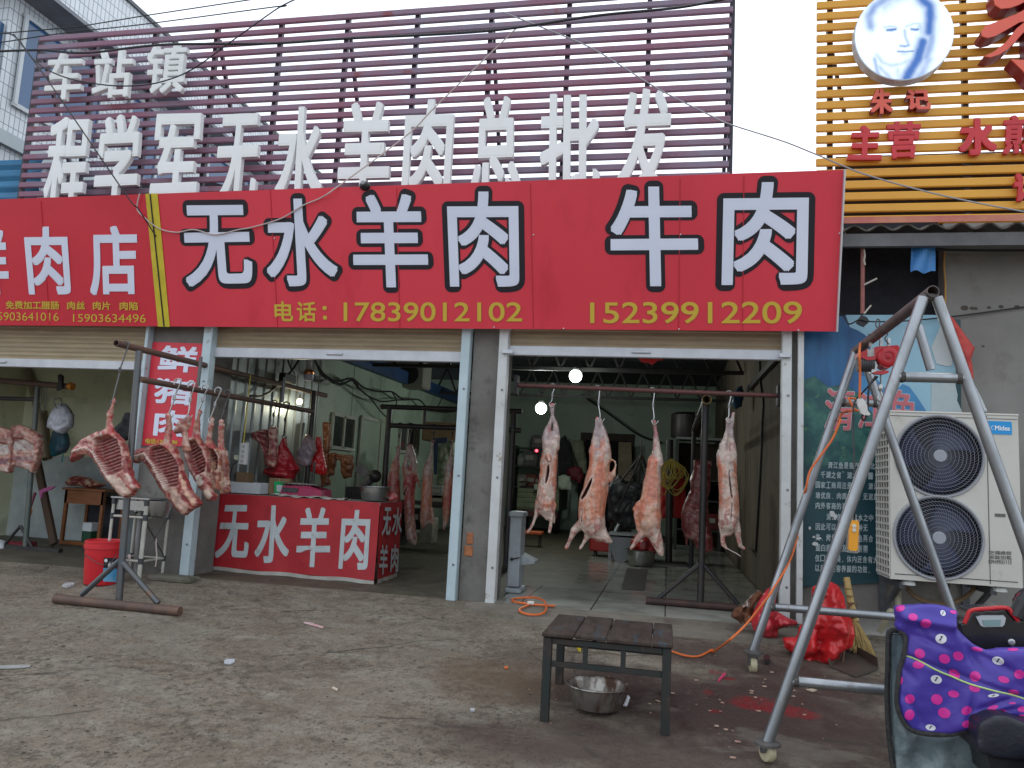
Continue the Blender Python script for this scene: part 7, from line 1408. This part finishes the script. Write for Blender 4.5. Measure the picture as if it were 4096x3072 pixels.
# desk
dY=1.65; wood=mat('orange brown wood',(.26,.095,.030),(.19,.065,.022),5,.45,stretch=(1,1,6)); dxl,dxr=PY('B',690,700,dY).x,PY('B',1130,700,dY).x; dzt=PY('B',920,425,dY).z
dk_=thing('wooden_desk','orange brown wooden desk with an open front in the left shop','desk',((dxl+dxr)/2,dY+.2,0))
b=MB(); b.box(((dxl+dxr)/2,dY+.2,dzt-.012),(dxr-dxl+.05,.46,.024),bev=.004); b.build('top',wood,dk_)
b=MB(); b.box(((dxl+dxr)/2,dY+.01,dzt-.105),(dxr-dxl-.002,.02,.16)); b.build('apron',wood,dk_)
for X_ in (dxl+.02,dxr-.02):
    for Y_ in (dY+.02,dY+.38): b=MB(); b.box((X_,Y_,(dzt-.024)/2),(.038,.04,dzt-.026),bev=.003); b.build('leg',wood,dk_)
b=MB(); b.box(((dxl+dxr)/2,dY+.02,.025),(dxr-dxl-.08,.03,.04)); b.build('stretcher',wood,dk_)
b=MB(); b.box(((dxl+dxr)/2,dY+.39,dzt*.45),(dxr-dxl-.08,.02,dzt*.8)); b.build('back_panel',mat('dark desk back',(.03,.03,.04),None,rough=.7),dk_)
co,fs,uv=pillow('B',[(725,360),(800,300),(850,285),(940,300),(1010,320),(1070,355),(1130,375),(1160,400),(1100,418),(980,430),(900,405),(760,405)],dY+.2,.10,.011,.05,9,91)
co[:,2]+=dzt-co[:,2].min(); n_=nz(co,14,2); t=thing('meat_pile','pile of brownish red cut meat on the wooden desk','meat',PY('B',940,420,dY+.2)); np_build('flesh',co,fs,mm_,t,col=mixc(np.repeat(np.array((.24,.05,.04))[None],len(co),0),np.array((.52,.36,.24)),ss(n_,.02,.3)))
gb=thing('carton','green and white carton standing inside the open desk','box',(PY('B',990,1035,dY+.15).x,dY+.15,.003)); c=PY('B',990,960,dY+.15); 
b=MB(); b.box((c.x,dY+.15,.085),(.125,.12,.16),bev=.003); b.build('lower_half',mat('dark green carton',(.015,.07,.035),None,rough=.6),gb); b=MB(); b.box((c.x,dY+.15,.215),(.127,.122,.10),bev=.003); b.build('upper_half',foam,gb)
bag('black cloth bag with a pink lining hanging beyond the pork rack post','A',.0,[(1985,870),(2025,870),(2060,930),(2110,1010),(2100,1230),(2010,1300),(1960,1320),(1880,1290),(1830,1230),(1805,1150),(1850,1080),(1900,1040),(1940,1000),(1960,940)],mat('black cloth',(.012,.012,.014),(.02,.02,.022),6,.8),95,.06,None,.010,'cloth_bag',None)
# ================================================================ RIGHT SHOP INSIDE
wt=mat('pale grey machine enamel',(.42,.47,.50),(.33,.36,.38),5,.45,c3=(.2,.17,.13),scale3=9,lohi3=(.64,.74))
sx=PY('n',150,1200,.75); sw=thing('platform_scale','pale grey upright weighing machine inside the right shop door','scale',(sx.x,.75,.012)); X0,X1=PY('n',112,1200,.62).x,PY('n',196,1200,.62).x
b=MB(); zt_=PY('n',150,1020,.62).z; b.box(((X0+X1)/2,.75,zt_/2+.03),((X1-X0)*.8,.24,zt_-.07),bev=.01); b.build('column',wt,sw)
b=MB(); b.box(((X0+X1)/2,.75,zt_+.0),((X1-X0)*1.0,.28,.05),bev=.012); b.build('head',wt,sw)
b=MB(); b.box(((X0+X1)/2+.01,.75,.035),((X1-X0)*1.1,.32,.045),bev=.012); b.build('base',wt,sw)
b=MB(); b.prism([PY('n',x,y,.75) for x,y in ((190,1250),(272,1292),(270,1305),(235,1310),(170,1312))],(0,.22,0)); b.build('tray_arm',wt,sw)
b=MB(); b.tube([PY('n',150,1278,.60),PY('n',185,1270,.60)],.006,8); b.sphere(PY('n',140,1279,.60),.016,10,8); b.build('lever',bkp,sw)
# cargo tricycle at the back
YTc=9.0; tc_=thing('cargo_tricycle','green grey cargo tricycle with a ribbed tailgate at the back of the right shop','tricycle',(PY('n',300,1100,YTc).x,YTc+.6,0)); tcm=mat('khaki green paint',(.20,.23,.14),(.15,.175,.11),4,.5)
tq=[PY('n',x,y,YTc) for x,y in ((178,868),(410,868),(405,990),(178,985))]; X0,X1=tq[0].x,tq[1].x; Z1,Z0=tq[0].z,tq[3].z
b=MB(); b.grid(lambda u,v: Vector((X0+(X1-X0)*u,YTc-.02*(1 if int(v*12)%3==1 else 0),Z0+(Z1-Z0)*v)),2,24); b.build('tailgate',tcm,tc_,solid=.01)
b=MB(); b.box(((X0+X1)/2,YTc+.7,Z0),(X1-X0,1.35,.04)); b.build('bed',tcm,tc_)
for X_ in (X0,X1): b=MB(); b.box((X_,YTc+.7,(Z0+Z1)/2),(.03,1.35,Z1-Z0)); b.build('side_panel',tcm,tc_)
b=MB()
for X_ in (X0,X1): b.tube(rope([Vector((X_,YTc,Z1)),Vector((X_,YTc,Z1+.09)),Vector((X_,YTc+.1,Z1+.12)),Vector((X_,YTc+1.2,Z1+.12)),Vector((X_,YTc+1.3,Z1))]),.02,8)
b.build('rail',tcm,tc_,sm=True)
for X_ in (X0+.08,X1-.08):
    b=MB(); b.lathe((X_-.05,YTc+.45,.27),[(.12,0),(.25,0),(.27,.02),(.27,.08),(.25,.1),(.12,.1)],24,Vector((1,0,0))); b.build('wheel',bkp,tc_,sm=True)
b=MB(); b.box(((X0+X1)/2,YTc+.02,Z0-.09),(X1-X0,.05,.12)); b.build('bumper',mat('dark red bumper',(.10,.03,.025),None,rough=.6),tc_)
wcl=mat('pale green white cloth',(.42,.48,.38),(.32,.37,.29),4,.85); GC='cloth bundles at the back of the right shop'
for lab_,Y_,out,m_ in (('heap of pale cloth on the cargo tricycle rail, right of the first carcass',8.8,[(405,800),(440,785),(480,800),(492,860),(485,890),(420,885),(400,850)],wcl),('smaller pale cloth draped on the tricycle tailgate, left of the first carcass',8.8,[(262,845),(290,840),(300,860),(295,885),(262,888)],wcl),('dark red bundle above the tricycle behind the first carcass',9.6,[(455,760),(500,735),(545,750),(560,800),(540,850),(480,820),(455,790)],mat('dark red bundle',(.16,.02,.03),None,rough=.6)),('pale pleated curtain cloth hanging on the back wall left of the doorway',10.6,[(470,585),(555,590),(575,700),(580,790),(545,795),(500,690),(478,620)],mat('pale curtain',(.34,.37,.27),(.25,.28,.2),3,.85,stretch=(4,1,.4))),('dark cloth heap on the shelf beyond the first carcass',10.2,[(410,590),(450,560),(480,620),(500,720),(530,800),(480,800),(410,790)],mat('dark cloth',(.035,.035,.04),None,rough=.9))):
    bag(lab_,'n',Y_,out,m_,len(lab_),.12,None,.03,'cloth_bundle',GC,.05)
sh=thing('storage_shelf','cluttered dark storage shelf at the back left of the right shop','shelf',(PY('n',240,900,10.4).x,10.4,0)); shm=mat('dark shelf metal',(.05,.055,.05),None,rough=.6)
X0,X1=PY('n',165,700,10.4).x,PY('n',420,700,10.4).x
for X_ in (X0,X1): b=MB(); b.box((X_,10.4,.9),(.05,.4,1.8)); b.build('upright',shm,sh)
for i,z_ in enumerate((.45,.9,1.35,1.75)): b=MB(); b.box(((X0+X1)/2,10.4,z_),(X1-X0-.05,.4,.03)); b.build('shelf_board',shm,sh)
rr=random.Random(12); GB2='goods on the back shelf'
for i,(x,y,w_,h_,cl_,lab_) in enumerate(((200,690,34,40,(.30,.31,.28),'pale jar on the back shelf'),(250,640,60,60,(.16,.17,.16),'grey bundle on the top of the back shelf'),(305,600,70,50,(.20,.17,.17),'pinkish grey sack on the back shelf'),(205,780,40,44,(.32,.30,.27),'pale packet lower on the back shelf'),(255,790,46,50,(.26,.09,.07),'reddish packet on the back shelf'),(300,780,40,44,(.15,.05,.04),'dark red packet on the back shelf'),(340,640,60,80,(.07,.08,.08),'dark box on the back shelf'))):
    c=PY('n',x,y,10.3); zz=min((z_ for z_ in (.465,.915,1.365,1.765)),key=lambda z_:abs(z_-(c.z-h_*.0035))); hh=h_*.0055; t=thing('packet',lab_,'packet',(c.x,10.35,zz),GB2); b=MB(); b.box((c.x,10.33,zz+hh/2+.001),(w_*.0055,.22,hh),Matrix.Rotation(rr.uniform(-.2,.2),3,'Z'),.025); m_=mat('packet %d'%i,cl_,tuple(v*.6 for v in cl_),8,.7); b.build('body',m_,t); b=MB(); b.box((c.x,10.2,zz+hh*.55),(w_*.003,.02,hh*.3)); b.build('label_patch',mat('packet patch',(.35,.34,.3),None,rough=.7),t)
t=thing('indicator_lamp','small glowing red indicator lamp at the back left of the right shop','lamp',PY('n',283,653,10.0)); b=MB(); b.sphere(PY('n',283,653,10.0),.03,10,8); b.build('lens',mat('red indicator',(1,.05,.08),None,emis=6),t); b=MB(); b.box(PY('n',283,653,10.07),(.14,.08,.1)); b.build('housing',bkp,t)
# board, net rack, apron, table, basin of meat
b=MB(); q=[PY('n',x,y,10.2) for x,y in ((757,602),(828,606),(838,830),(752,828))]; b.prism(q,(0,.03,0)); tag(b.build('peeling_board',mat('peeling board',(.30,.27,.19),(.20,.15,.09),3,.8,c3=(.1,.07,.05),scale3=2),None,origin=(q[2]+q[3])/2),'peeling pale board standing in the back doorway of the right shop','board')
nr_=thing('net_rack','black wire and net rack hanging between the second and third carcass','rack',PY('n',890,680,5.0)); YN=5.0
b=MB(); ap_=PY('n',888,675,YN)
for x,y in ((700,1120),(770,830),(850,1000),(930,780),(960,900)): b.tube([ap_,PY('n',x,y,YN+.2)],.014,6)
b.tube(rope([PY('n',690,900,YN),PY('n',720,1000,YN),PY('n',760,1120,YN)]),.03,8); b.tube([PY('n',888,590,YN),ap_],.010,6); b.build('frame',bkst,nr_)
b=MB(); netm=mat('dark net',(.03,.033,.035),None,rough=.8)
for i in range(11):
    u=i/10; b.tube([PY('n',820+100*u,790+60*u,YN+.1),PY('n',880+14*u,690+60*u,YN+.1)],.005,4); b.tube([PY('n',770+60*u,900-190*u,YN+.1),PY('n',930+10*u,930-190*u,YN+.1)],.005,4)
b.build('net',netm,nr_)
co,fs,uv=pillow('n',[(690,860),(760,780),(800,830),(890,830),(930,900),(925,1080),(850,1110),(720,1120),(690,1050)],YN+.3,.12,.025,.05,6,99); np_build('dark_load',co,fs,mat('black sheeting',(.02,.022,.024),(.035,.035,.038),6,.5),nr_)
b=MB(); b.tube([PY('n',735,1118,YN-.1),PY('n',757,1075,YN-.1)],.018,8); b.build('white_tie',foam,nr_)
YAp=4.6; bag('large red apron hanging on a dark post between the third carcass and the stand','n',YAp,[(1010,770),(1060,740),(1130,770),(1145,850),(1150,1050),(1060,1045),(1000,1048),(995,900)],mat('red apron',(.42,.02,.018),(.34,.015,.015),2.5,.5),101,.06,lambda uv:.02*np.sin(uv[:,0]/16),.02,'apron',None,.02)
t=thing('dark_post','dark upright post carrying the red apron and yellow straps','post',PZ('n',1045,1310,0)); pp=PZ('n',1045,1310,0); b=MB(); b.tube([Vector((pp.x,YAp-.12,0)),PY('n',1052,590,YAp-.12)],.05,12); b.build('shaft',bkst,t,sm=True); b=MB(); b.box((pp.x,YAp-.12,.02),(.5,.4,.04)); b.build('base',bkst,t)
b=MB(); rr=random.Random(4); c=PY('n',1062,700,YAp-.25)
for i in range(16):
    a=rr.uniform(.05,.17); l_=rr.uniform(.25,.55); dx=rr.uniform(-.1,.1); b.tube(rope([c,c+Vector((dx-a,0,-l_*.5)),c+Vector((dx,-.02,-l_)),c+Vector((dx+a,0,-l_*.5)),c],5),.006,5)
tag(b.build('strap_bundle',mat('yellow strapping',(.32,.24,.03),None,rough=.4),None,origin=c),'tangled bundle of yellow strapping hanging over the red apron','straps')
gt_=thing('grey_table','low grey metal table behind the second and third carcasses','table',PZ('n',760,1300,0)); gtm=mat('dull grey sheet',(.26,.28,.29),(.2,.21,.22),4,.5)
g0=PZ('n',760,1300,0); Yg=g0.y; tl_=PY('n',690,1138,Yg+.1); tr_=PY('n',935,1145,Yg+.1)
b=MB(); b.prism([PY('n',x,y,Yg) for x,y in ((695,1180),(700,1140),(935,1150),(930,1230),(765,1305),(740,1300))],(0,.03,0)); b.build('front_sheet',gtm,gt_); b=MB(); b.box(((tl_.x+tr_.x)/2,Yg+.4,tl_.z),(tr_.x-tl_.x,.8,.03)); b.build('top',gtm,gt_)
for X_ in (tl_.x+.05,tr_.x-.05):
    for Y_ in (Yg+.05,Yg+.75): b=MB(); b.box((X_,Y_,tl_.z/2),(.04,.04,tl_.z-.03)); b.build('leg',gtm,gt_)
cr=PZ('n',690,1275,0); t=thing('red_crate','small red crate on dark casters under the grey table edge','crate',cr); b=MB(); b.box(cr+Vector((-.05,.2,.19)),(.42,.4,.2),bev=.02); b.build('body',mat('red crate plastic',(.42,.02,.016),None,rough=.4),t)
for dx in (-.2,.1):
    for dy in (.05,.35): b=MB(); b.lathe(cr+Vector((dx,dy,.045)),[(.02,0),(.045,.0),(.045,.03),(.02,.03)],14,Vector((1,0,0))); b.build('caster',bkp,t)
cb_=PZ('n',880,1332,0); cb_.y+=.2; cb_.z=.014; RBb=pxr('n',cb_,88); basin('basin','wide steel basin heaped with red meat on the tiled floor of the right shop',cb_,RBb,.20)
mb=MB(); rr=random.Random(21)
for i in range(14):
    a=rr.uniform(0,6.28); q=rr.uniform(0,.7)*RBb; mb.sphere(cb_+Vector((q*math.cos(a),q*math.sin(a),.17+.14*(1-q/RBb))),rr.uniform(.07,.12),10,8)
co,no,fs=remesh_np(mb,.014,3); n_=nz(co,9,5); t=thing('meat_heap','heap of bright red meat in the steel basin on the right shop floor','meat',cb_+Vector((0,0,.15))); np_build('flesh',co+no*(nz(co,20,3)*.012)[:,None],fs,mm_,t,col=mixc(np.repeat(np.array((.42,.025,.022))[None],len(co),0),np.array((.24,.02,.025)),ss(n_,-.1,.3)))
oc_=PZ('n',250,1128,0); oc_.y=8.0; t=thing('orange_stool','flat orange stool on thin legs behind the first carcass','stool',(oc_.x,6.0,0)); c=PY('n',255,1125,6.0); b=MB(); b.box(c,(.36,.26,.05),bev=.01); b.build('seat',mat('orange plastic seat',(.60,.12,.02),None,rough=.4),t)
for dx in (-.14,.14):
    for dy in (-.09,.09): b=MB(); b.tube([Vector((c.x+dx,6.0+dy,0)),Vector((c.x+dx,6.0+dy,c.z-.02))],.010,6); b.build('leg',trs,t)
# dark back shelf with boxes behind the stand
t=thing('black_oven','dark shelf unit with drawers behind the beef quarter','shelf',(PY('n',1290,700,7.5).x,7.5,0)); X0,X1=PY('n',1085,640,7.5).x,PY('n',1470,640,7.5).x; zt_=PY('n',1280,590,7.5).z
X1=min(X1,.9)
b=MB(); b.box(((X0+X1)/2,7.6,zt_),(X1-X0,.6,.04)); b.build('top_board',gtm,t)
for X_ in (X0+.03,X1-.03): b=MB(); b.box((X_,7.6,zt_/2),(.05,.55,zt_-.04)); b.build('upright',shm,t)
for z_ in (.35,.85,1.2): b=MB(); b.box(((X0+X1)/2,7.6,z_),(X1-X0-.12,.55,.03)); b.build('shelf_board',shm,t)
b=MB(); b.box(((X0+X1)/2,7.9,zt_/2),(X1-X0-.12,.03,zt_-.1)); b.build('back_sheet',mat('dark brown sheet',(.06,.045,.035),None,rough=.8),t)
bx=thing('dark_drum','round dark drum standing on top of the shelf behind the stand','drum',(PY('n',1150,560,7.5).x,7.6,zt_+.022)); b=MB(); b.lathe((PY('n',1150,560,7.5).x,7.6,zt_+.022),[(.27,0),(.28,.02),(.28,.40),(.26,.42)],24); b.build('body',bkst,bx,sm=30); b=MB(); b.lathe((PY('n',1150,560,7.5).x,7.6,zt_+.44),[(.27,0),(.2,.03),(.01,.04)],24); b.build('lid',trs,bx)
for i,(x,y,cl_,lab_) in enumerate(((1330,1090,(.20,.02,.02),'dark red box on the lower shelf behind the beef quarter'),(1400,960,(.20,.15,.05),'yellowish bottle crate on the shelf behind the rightmost carcass'),(1310,930,(.11,.02,.02),'dark maroon box on the middle shelf behind the beef quarter'))):
    c=PY('n',x,y,7.5); c.x=min(c.x,.7); zz=min((.366,.866),key=lambda z_:abs(z_-c.z)); q=thing('shelf_box',lab_,'box',(c.x,7.55,zz)); b=MB(); b.box((c.x,7.55,zz+.14),(.34,.34,.27),bev=.01); b.build('body',mat('shelf box %d'%i,cl_,tuple(v*.5 for v in cl_),6,.6),q); b=MB(); b.box((c.x,7.373,zz+.16),(.2,.006,.08)); b.build('label_patch',MATS['packet patch'],q)
bag('dull blue plastic bag high on the right wall of the right shop','n',3.2,[(1410,330),(1440,285),(1475,270),(1482,340),(1470,400),(1430,420),(1405,380)],mat('dull blue bag',(.03,.10,.20),(.02,.06,.13),4,.4),111,.08,None,.02,'plastic_bag',None)
wire('wall_cable','thick black cable hanging down the right wall of the right shop',rope([PX('n',x,y,.955) for x,y in ((1570,90),(1574,250),(1590,370),(1585,500),(1578,700),(1568,900),(1556,1100),(1548,1235))],5),.012,grp='cables along the right wall')
wire('wall_cable','frayed black wire ends at the foot of the right wall cable',rope([PX('n',x,y,.95) for x,y in ((1548,1235),(1530,1225),(1512,1215),(1530,1232),(1545,1260))],4),.005,grp='cables along the right wall')
b=MB(); b.beam(PX('n',1500,300,.93),PX('n',1690,90,.93),.03,.06); tag(b.build('pipe_bracket',bkst,None,origin=PX('n',1500,300,.93)),'dark sloping bracket bar on the right wall near the ceiling','bracket')
co,fs,uv=pillow('n',[(870,104),(1050,104),(1010,135),(985,132),(950,162),(925,148),(895,150),(872,125)],.35,.02,.008,.012,9,115,flat=.006); tag(np_build('red_plastic',co,fs,MATS['thin red plastic'],None,PY('n',960,105,.35)),'torn red plastic hanging under the right roller door rail','plastic sheet')
wire('hung_cord','dark cord slanting across the back wall of the right shop',rope([PY('n',540,330,10.8),PY('n',700,440,10.8),PY('n',870,560,10.8),PY('n',1010,610,10.8)]),.02)
ar=PY('m',1500,880,6.0)
qb=thing('silver_cover','quilted silver green cover with a blue strap behind the left hall carcasses','cover',PY('E',730,600,5.2)); co,fs,uv=pillow('E',[(640,460),(760,410),(830,410),(850,470),(850,760),(840,930),(690,940),(630,880)],5.2,.12,.025,.04,7,121); np_build('quilt',co,fs,mat('crinkled silver green',(.20,.25,.17),(.32,.36,.27),14,.35,metal=.3,bump=.5,bscale=40),qb)
b=MB(); b.prism([PY('E',x,y,5.0) for x,y in ((595,390),(740,380),(735,430),(640,445),(625,760),(600,760))],(0,.03,0)); b.build('blue_edge',mat('navy sheet',(.015,.03,.075),None,rough=.5),qb)
b=MB(); b.box(PY('E',690,330,6.4)-Vector((0,0,.0)),(.62,.4,.32),bev=.02); tag(b.build('carton',card,None,origin=PY('E',690,370,6.4)),'brown carton high up behind the left hall rack','box')
for i,(x,y,w_,h_,cl_,lab_) in enumerate(((640,940,70,60,(.30,.32,.29),'pale bundle on the dark bench behind the left hall carcasses'),(640,1030,110,60,(.22,.13,.06),'brown box on the dark bench behind the left hall carcasses'),(550,1330,60,110,(.36,.35,.28),'pale block on the floor behind the tan carcass'),(430,1210,60,90,(.02,.02,.022),'black crate on the floor behind the split carcass'))):
    Y_=4.6 if i<2 else 4.0; c=PY('E',x,y,Y_); zz=c.z-h_*.0016; q=thing('floor_box',lab_,'box',(c.x,Y_,max(zz,.0))); hh=h_*.0032; b=MB(); b.box((c.x,Y_,max(zz,0)+hh/2),(w_*.0032,.25,hh),bev=.015); b.build('body',mat('bundle %d'%i,cl_,tuple(v*.6 for v in cl_),6,.7),q)
    b=MB(); b.box((c.x,Y_-.128,max(zz,0)+hh*.6),(w_*.0018,.006,hh*.25)); b.build('label_patch',MATS['packet patch'],q)
t=thing('dark_bench','dark bench along the panel wall behind the left hall carcasses','bench',(PY('E',640,1060,4.6).x,4.6,0)); zb3=PY('E',640,1060,4.6).z; b=MB(); b.box((PY('E',640,1060,4.6).x,4.65,zb3),(1.3,.5,.05)); b.build('top',shm,t)
for dx in (-.55,.55): b=MB(); b.box((PY('E',640,1060,4.6).x+dx,4.65,zb3/2-.01),(.06,.45,zb3-.03)); b.build('leg',shm,t)
# ================================================================ LITTER
rr=random.Random(77)
def chip(name,label,k,pts,m,th=.006,lift=.004):
    P=[PG(k,*p) for p in pts]; P=[Vector((p.x,p.y,gnd(p.x,p.y)+lift)) for p in P]; b=MB(); b.prism(P,(0,0,th)); o=b.build(name,m,None,origin=P[0]); return tag(o,label,'litter','scraps dropped on the forecourt')
wh_=mat('white scrap',(.50,.50,.51),(.36,.36,.37),20,.6)
chip('tissue','crumpled white tissue on the ground left of the red bucket','B',[(688,1515),(715,1500),(760,1492),(815,1496),(818,1512),(780,1522),(740,1527)],wh_,.02)
chip('plastic_piece','clear plastic scrap on the open concrete right of the left rack','q',[(1385,1005),(1405,995),(1450,993),(1452,1010),(1430,1022),(1390,1020)],mat('clear scrap white',(.48,.5,.53),None,rough=.3),.008)
chip('white_strip','flat white strip on the ground at the left photo edge','q',[(-40,1030),(120,1024),(185,1027),(186,1040),(120,1046),(-40,1048)],mat('dull scrap',(.33,.34,.33),(.26,.26,.25),20,.7),.003)
chip('pink_strip','torn pink and white plastic strip on the concrete before the counter','w',[(428,486),(480,490),(590,530),(585,540),(520,522),(440,496)],mat('pinkish scrap',(.62,.28,.30),(.6,.5,.5),30,.4),.005)
chip('foil_piece','small white folded paper on the concrete left of the low table','w',[(1770,1190),(1808,1192),(1806,1206),(1772,1207)],wh_,.008)
chip('cigarette_end','cigarette end lying on the open concrete','w',[(658,1022),(668,1018),(705,1036),(700,1046)],mat('cigarette paper',(.6,.5,.4),None,rough=.8),.008)
chip('orange_scrap','small orange scrap on the ground left of the low table','v',[(38,752),(70,750),(74,765),(42,768)],mat('orange scrap',(.6,.14,.04),None,rough=.6),.006)
chip('bottle_cap','small dark cap on the ground near the rear caster','t',[(412,800),(440,788),(465,800),(462,830),(425,838)],bkp,.03)
chip('yellow_plug','yellow plastic connector under the low table','v',[(695,540),(720,518),(750,515),(748,560),(740,590),(720,580)],mat('yellow plastic',(.6,.45,.03),None,rough=.4),.03)
chip('knife','pink handled small knife lying beside the low table','v',[(2000,890),(2015,870),(2060,815),(2075,830),(2030,875),(2010,895)],mat('pink handle',(.55,.06,.14),None,rough=.4),.012)
chip('leaf_scrap','pale leaf shaped scrap on the stained ground near the front leg','t',[(755,1050),(800,1042),(845,1052),(810,1068)],mat('tan scrap',(.42,.34,.25),None,rough=.8),.005)
wire('thin_wire','thin dull wire lying on the ground under the low table',rope([p+Vector((0,0,gnd(p.x,p.y)-p.z+.006)) for p in [PG('v',x,y) for x,y in ((430,680),(340,650),(280,600),(310,570),(450,565),(800,590),(1000,600),(1150,625),(1350,610),(1440,575))]],5),.0025,mat('dull wire',(.16,.14,.1),None,rough=.5),cat='wire')
# crumbs of fat, bone and grit around the table and the hoist frame, too many to count
b=MB(); cols=[]
def crumb(x,y,s,m=0):
    z=gnd(x,y); a=rr.uniform(0,6.28); n=5; P=[Vector((x+s*rr.uniform(.5,1)*math.cos(a+i*1.256)*1.5,y+s*rr.uniform(.5,1)*math.sin(a+i*1.256),z+.002)) for i in range(n)]
    b.prism(P,(0,0,s*.45))
for i in range(70):
    p=PG('f',rr.gauss(1650,150),rr.gauss(1510,55))
    if p.y<-.2: crumb(p.x,p.y,min(.012,rr.expovariate(1/.0045)+.002))
for i in range(60):
    p=PG('f',rr.gauss(1290,110),rr.gauss(1460,70)); crumb(p.x,p.y,rr.uniform(.002,.006))
tag(b.build('fat_crumbs',mat('fat crumbs',(.50,.40,.30),(.42,.22,.17),60,.7),None), 'scattered pale crumbs of fat and bone on the stained ground','scraps',kind='stuff')
b=MB()
for i in range(800):
    p=PG('f',rr.uniform(-60,1300),rr.uniform(1330,1659)); crumb(p.x,p.y,rr.uniform(.002,.0055) if rr.random()<.93 else rr.uniform(.006,.011))
tag(b.build('grit',mat('dark grit',(.075,.066,.055),(.14,.125,.10),90,.9),None),'loose dark grit strewn over the forecourt','grit',kind='stuff')
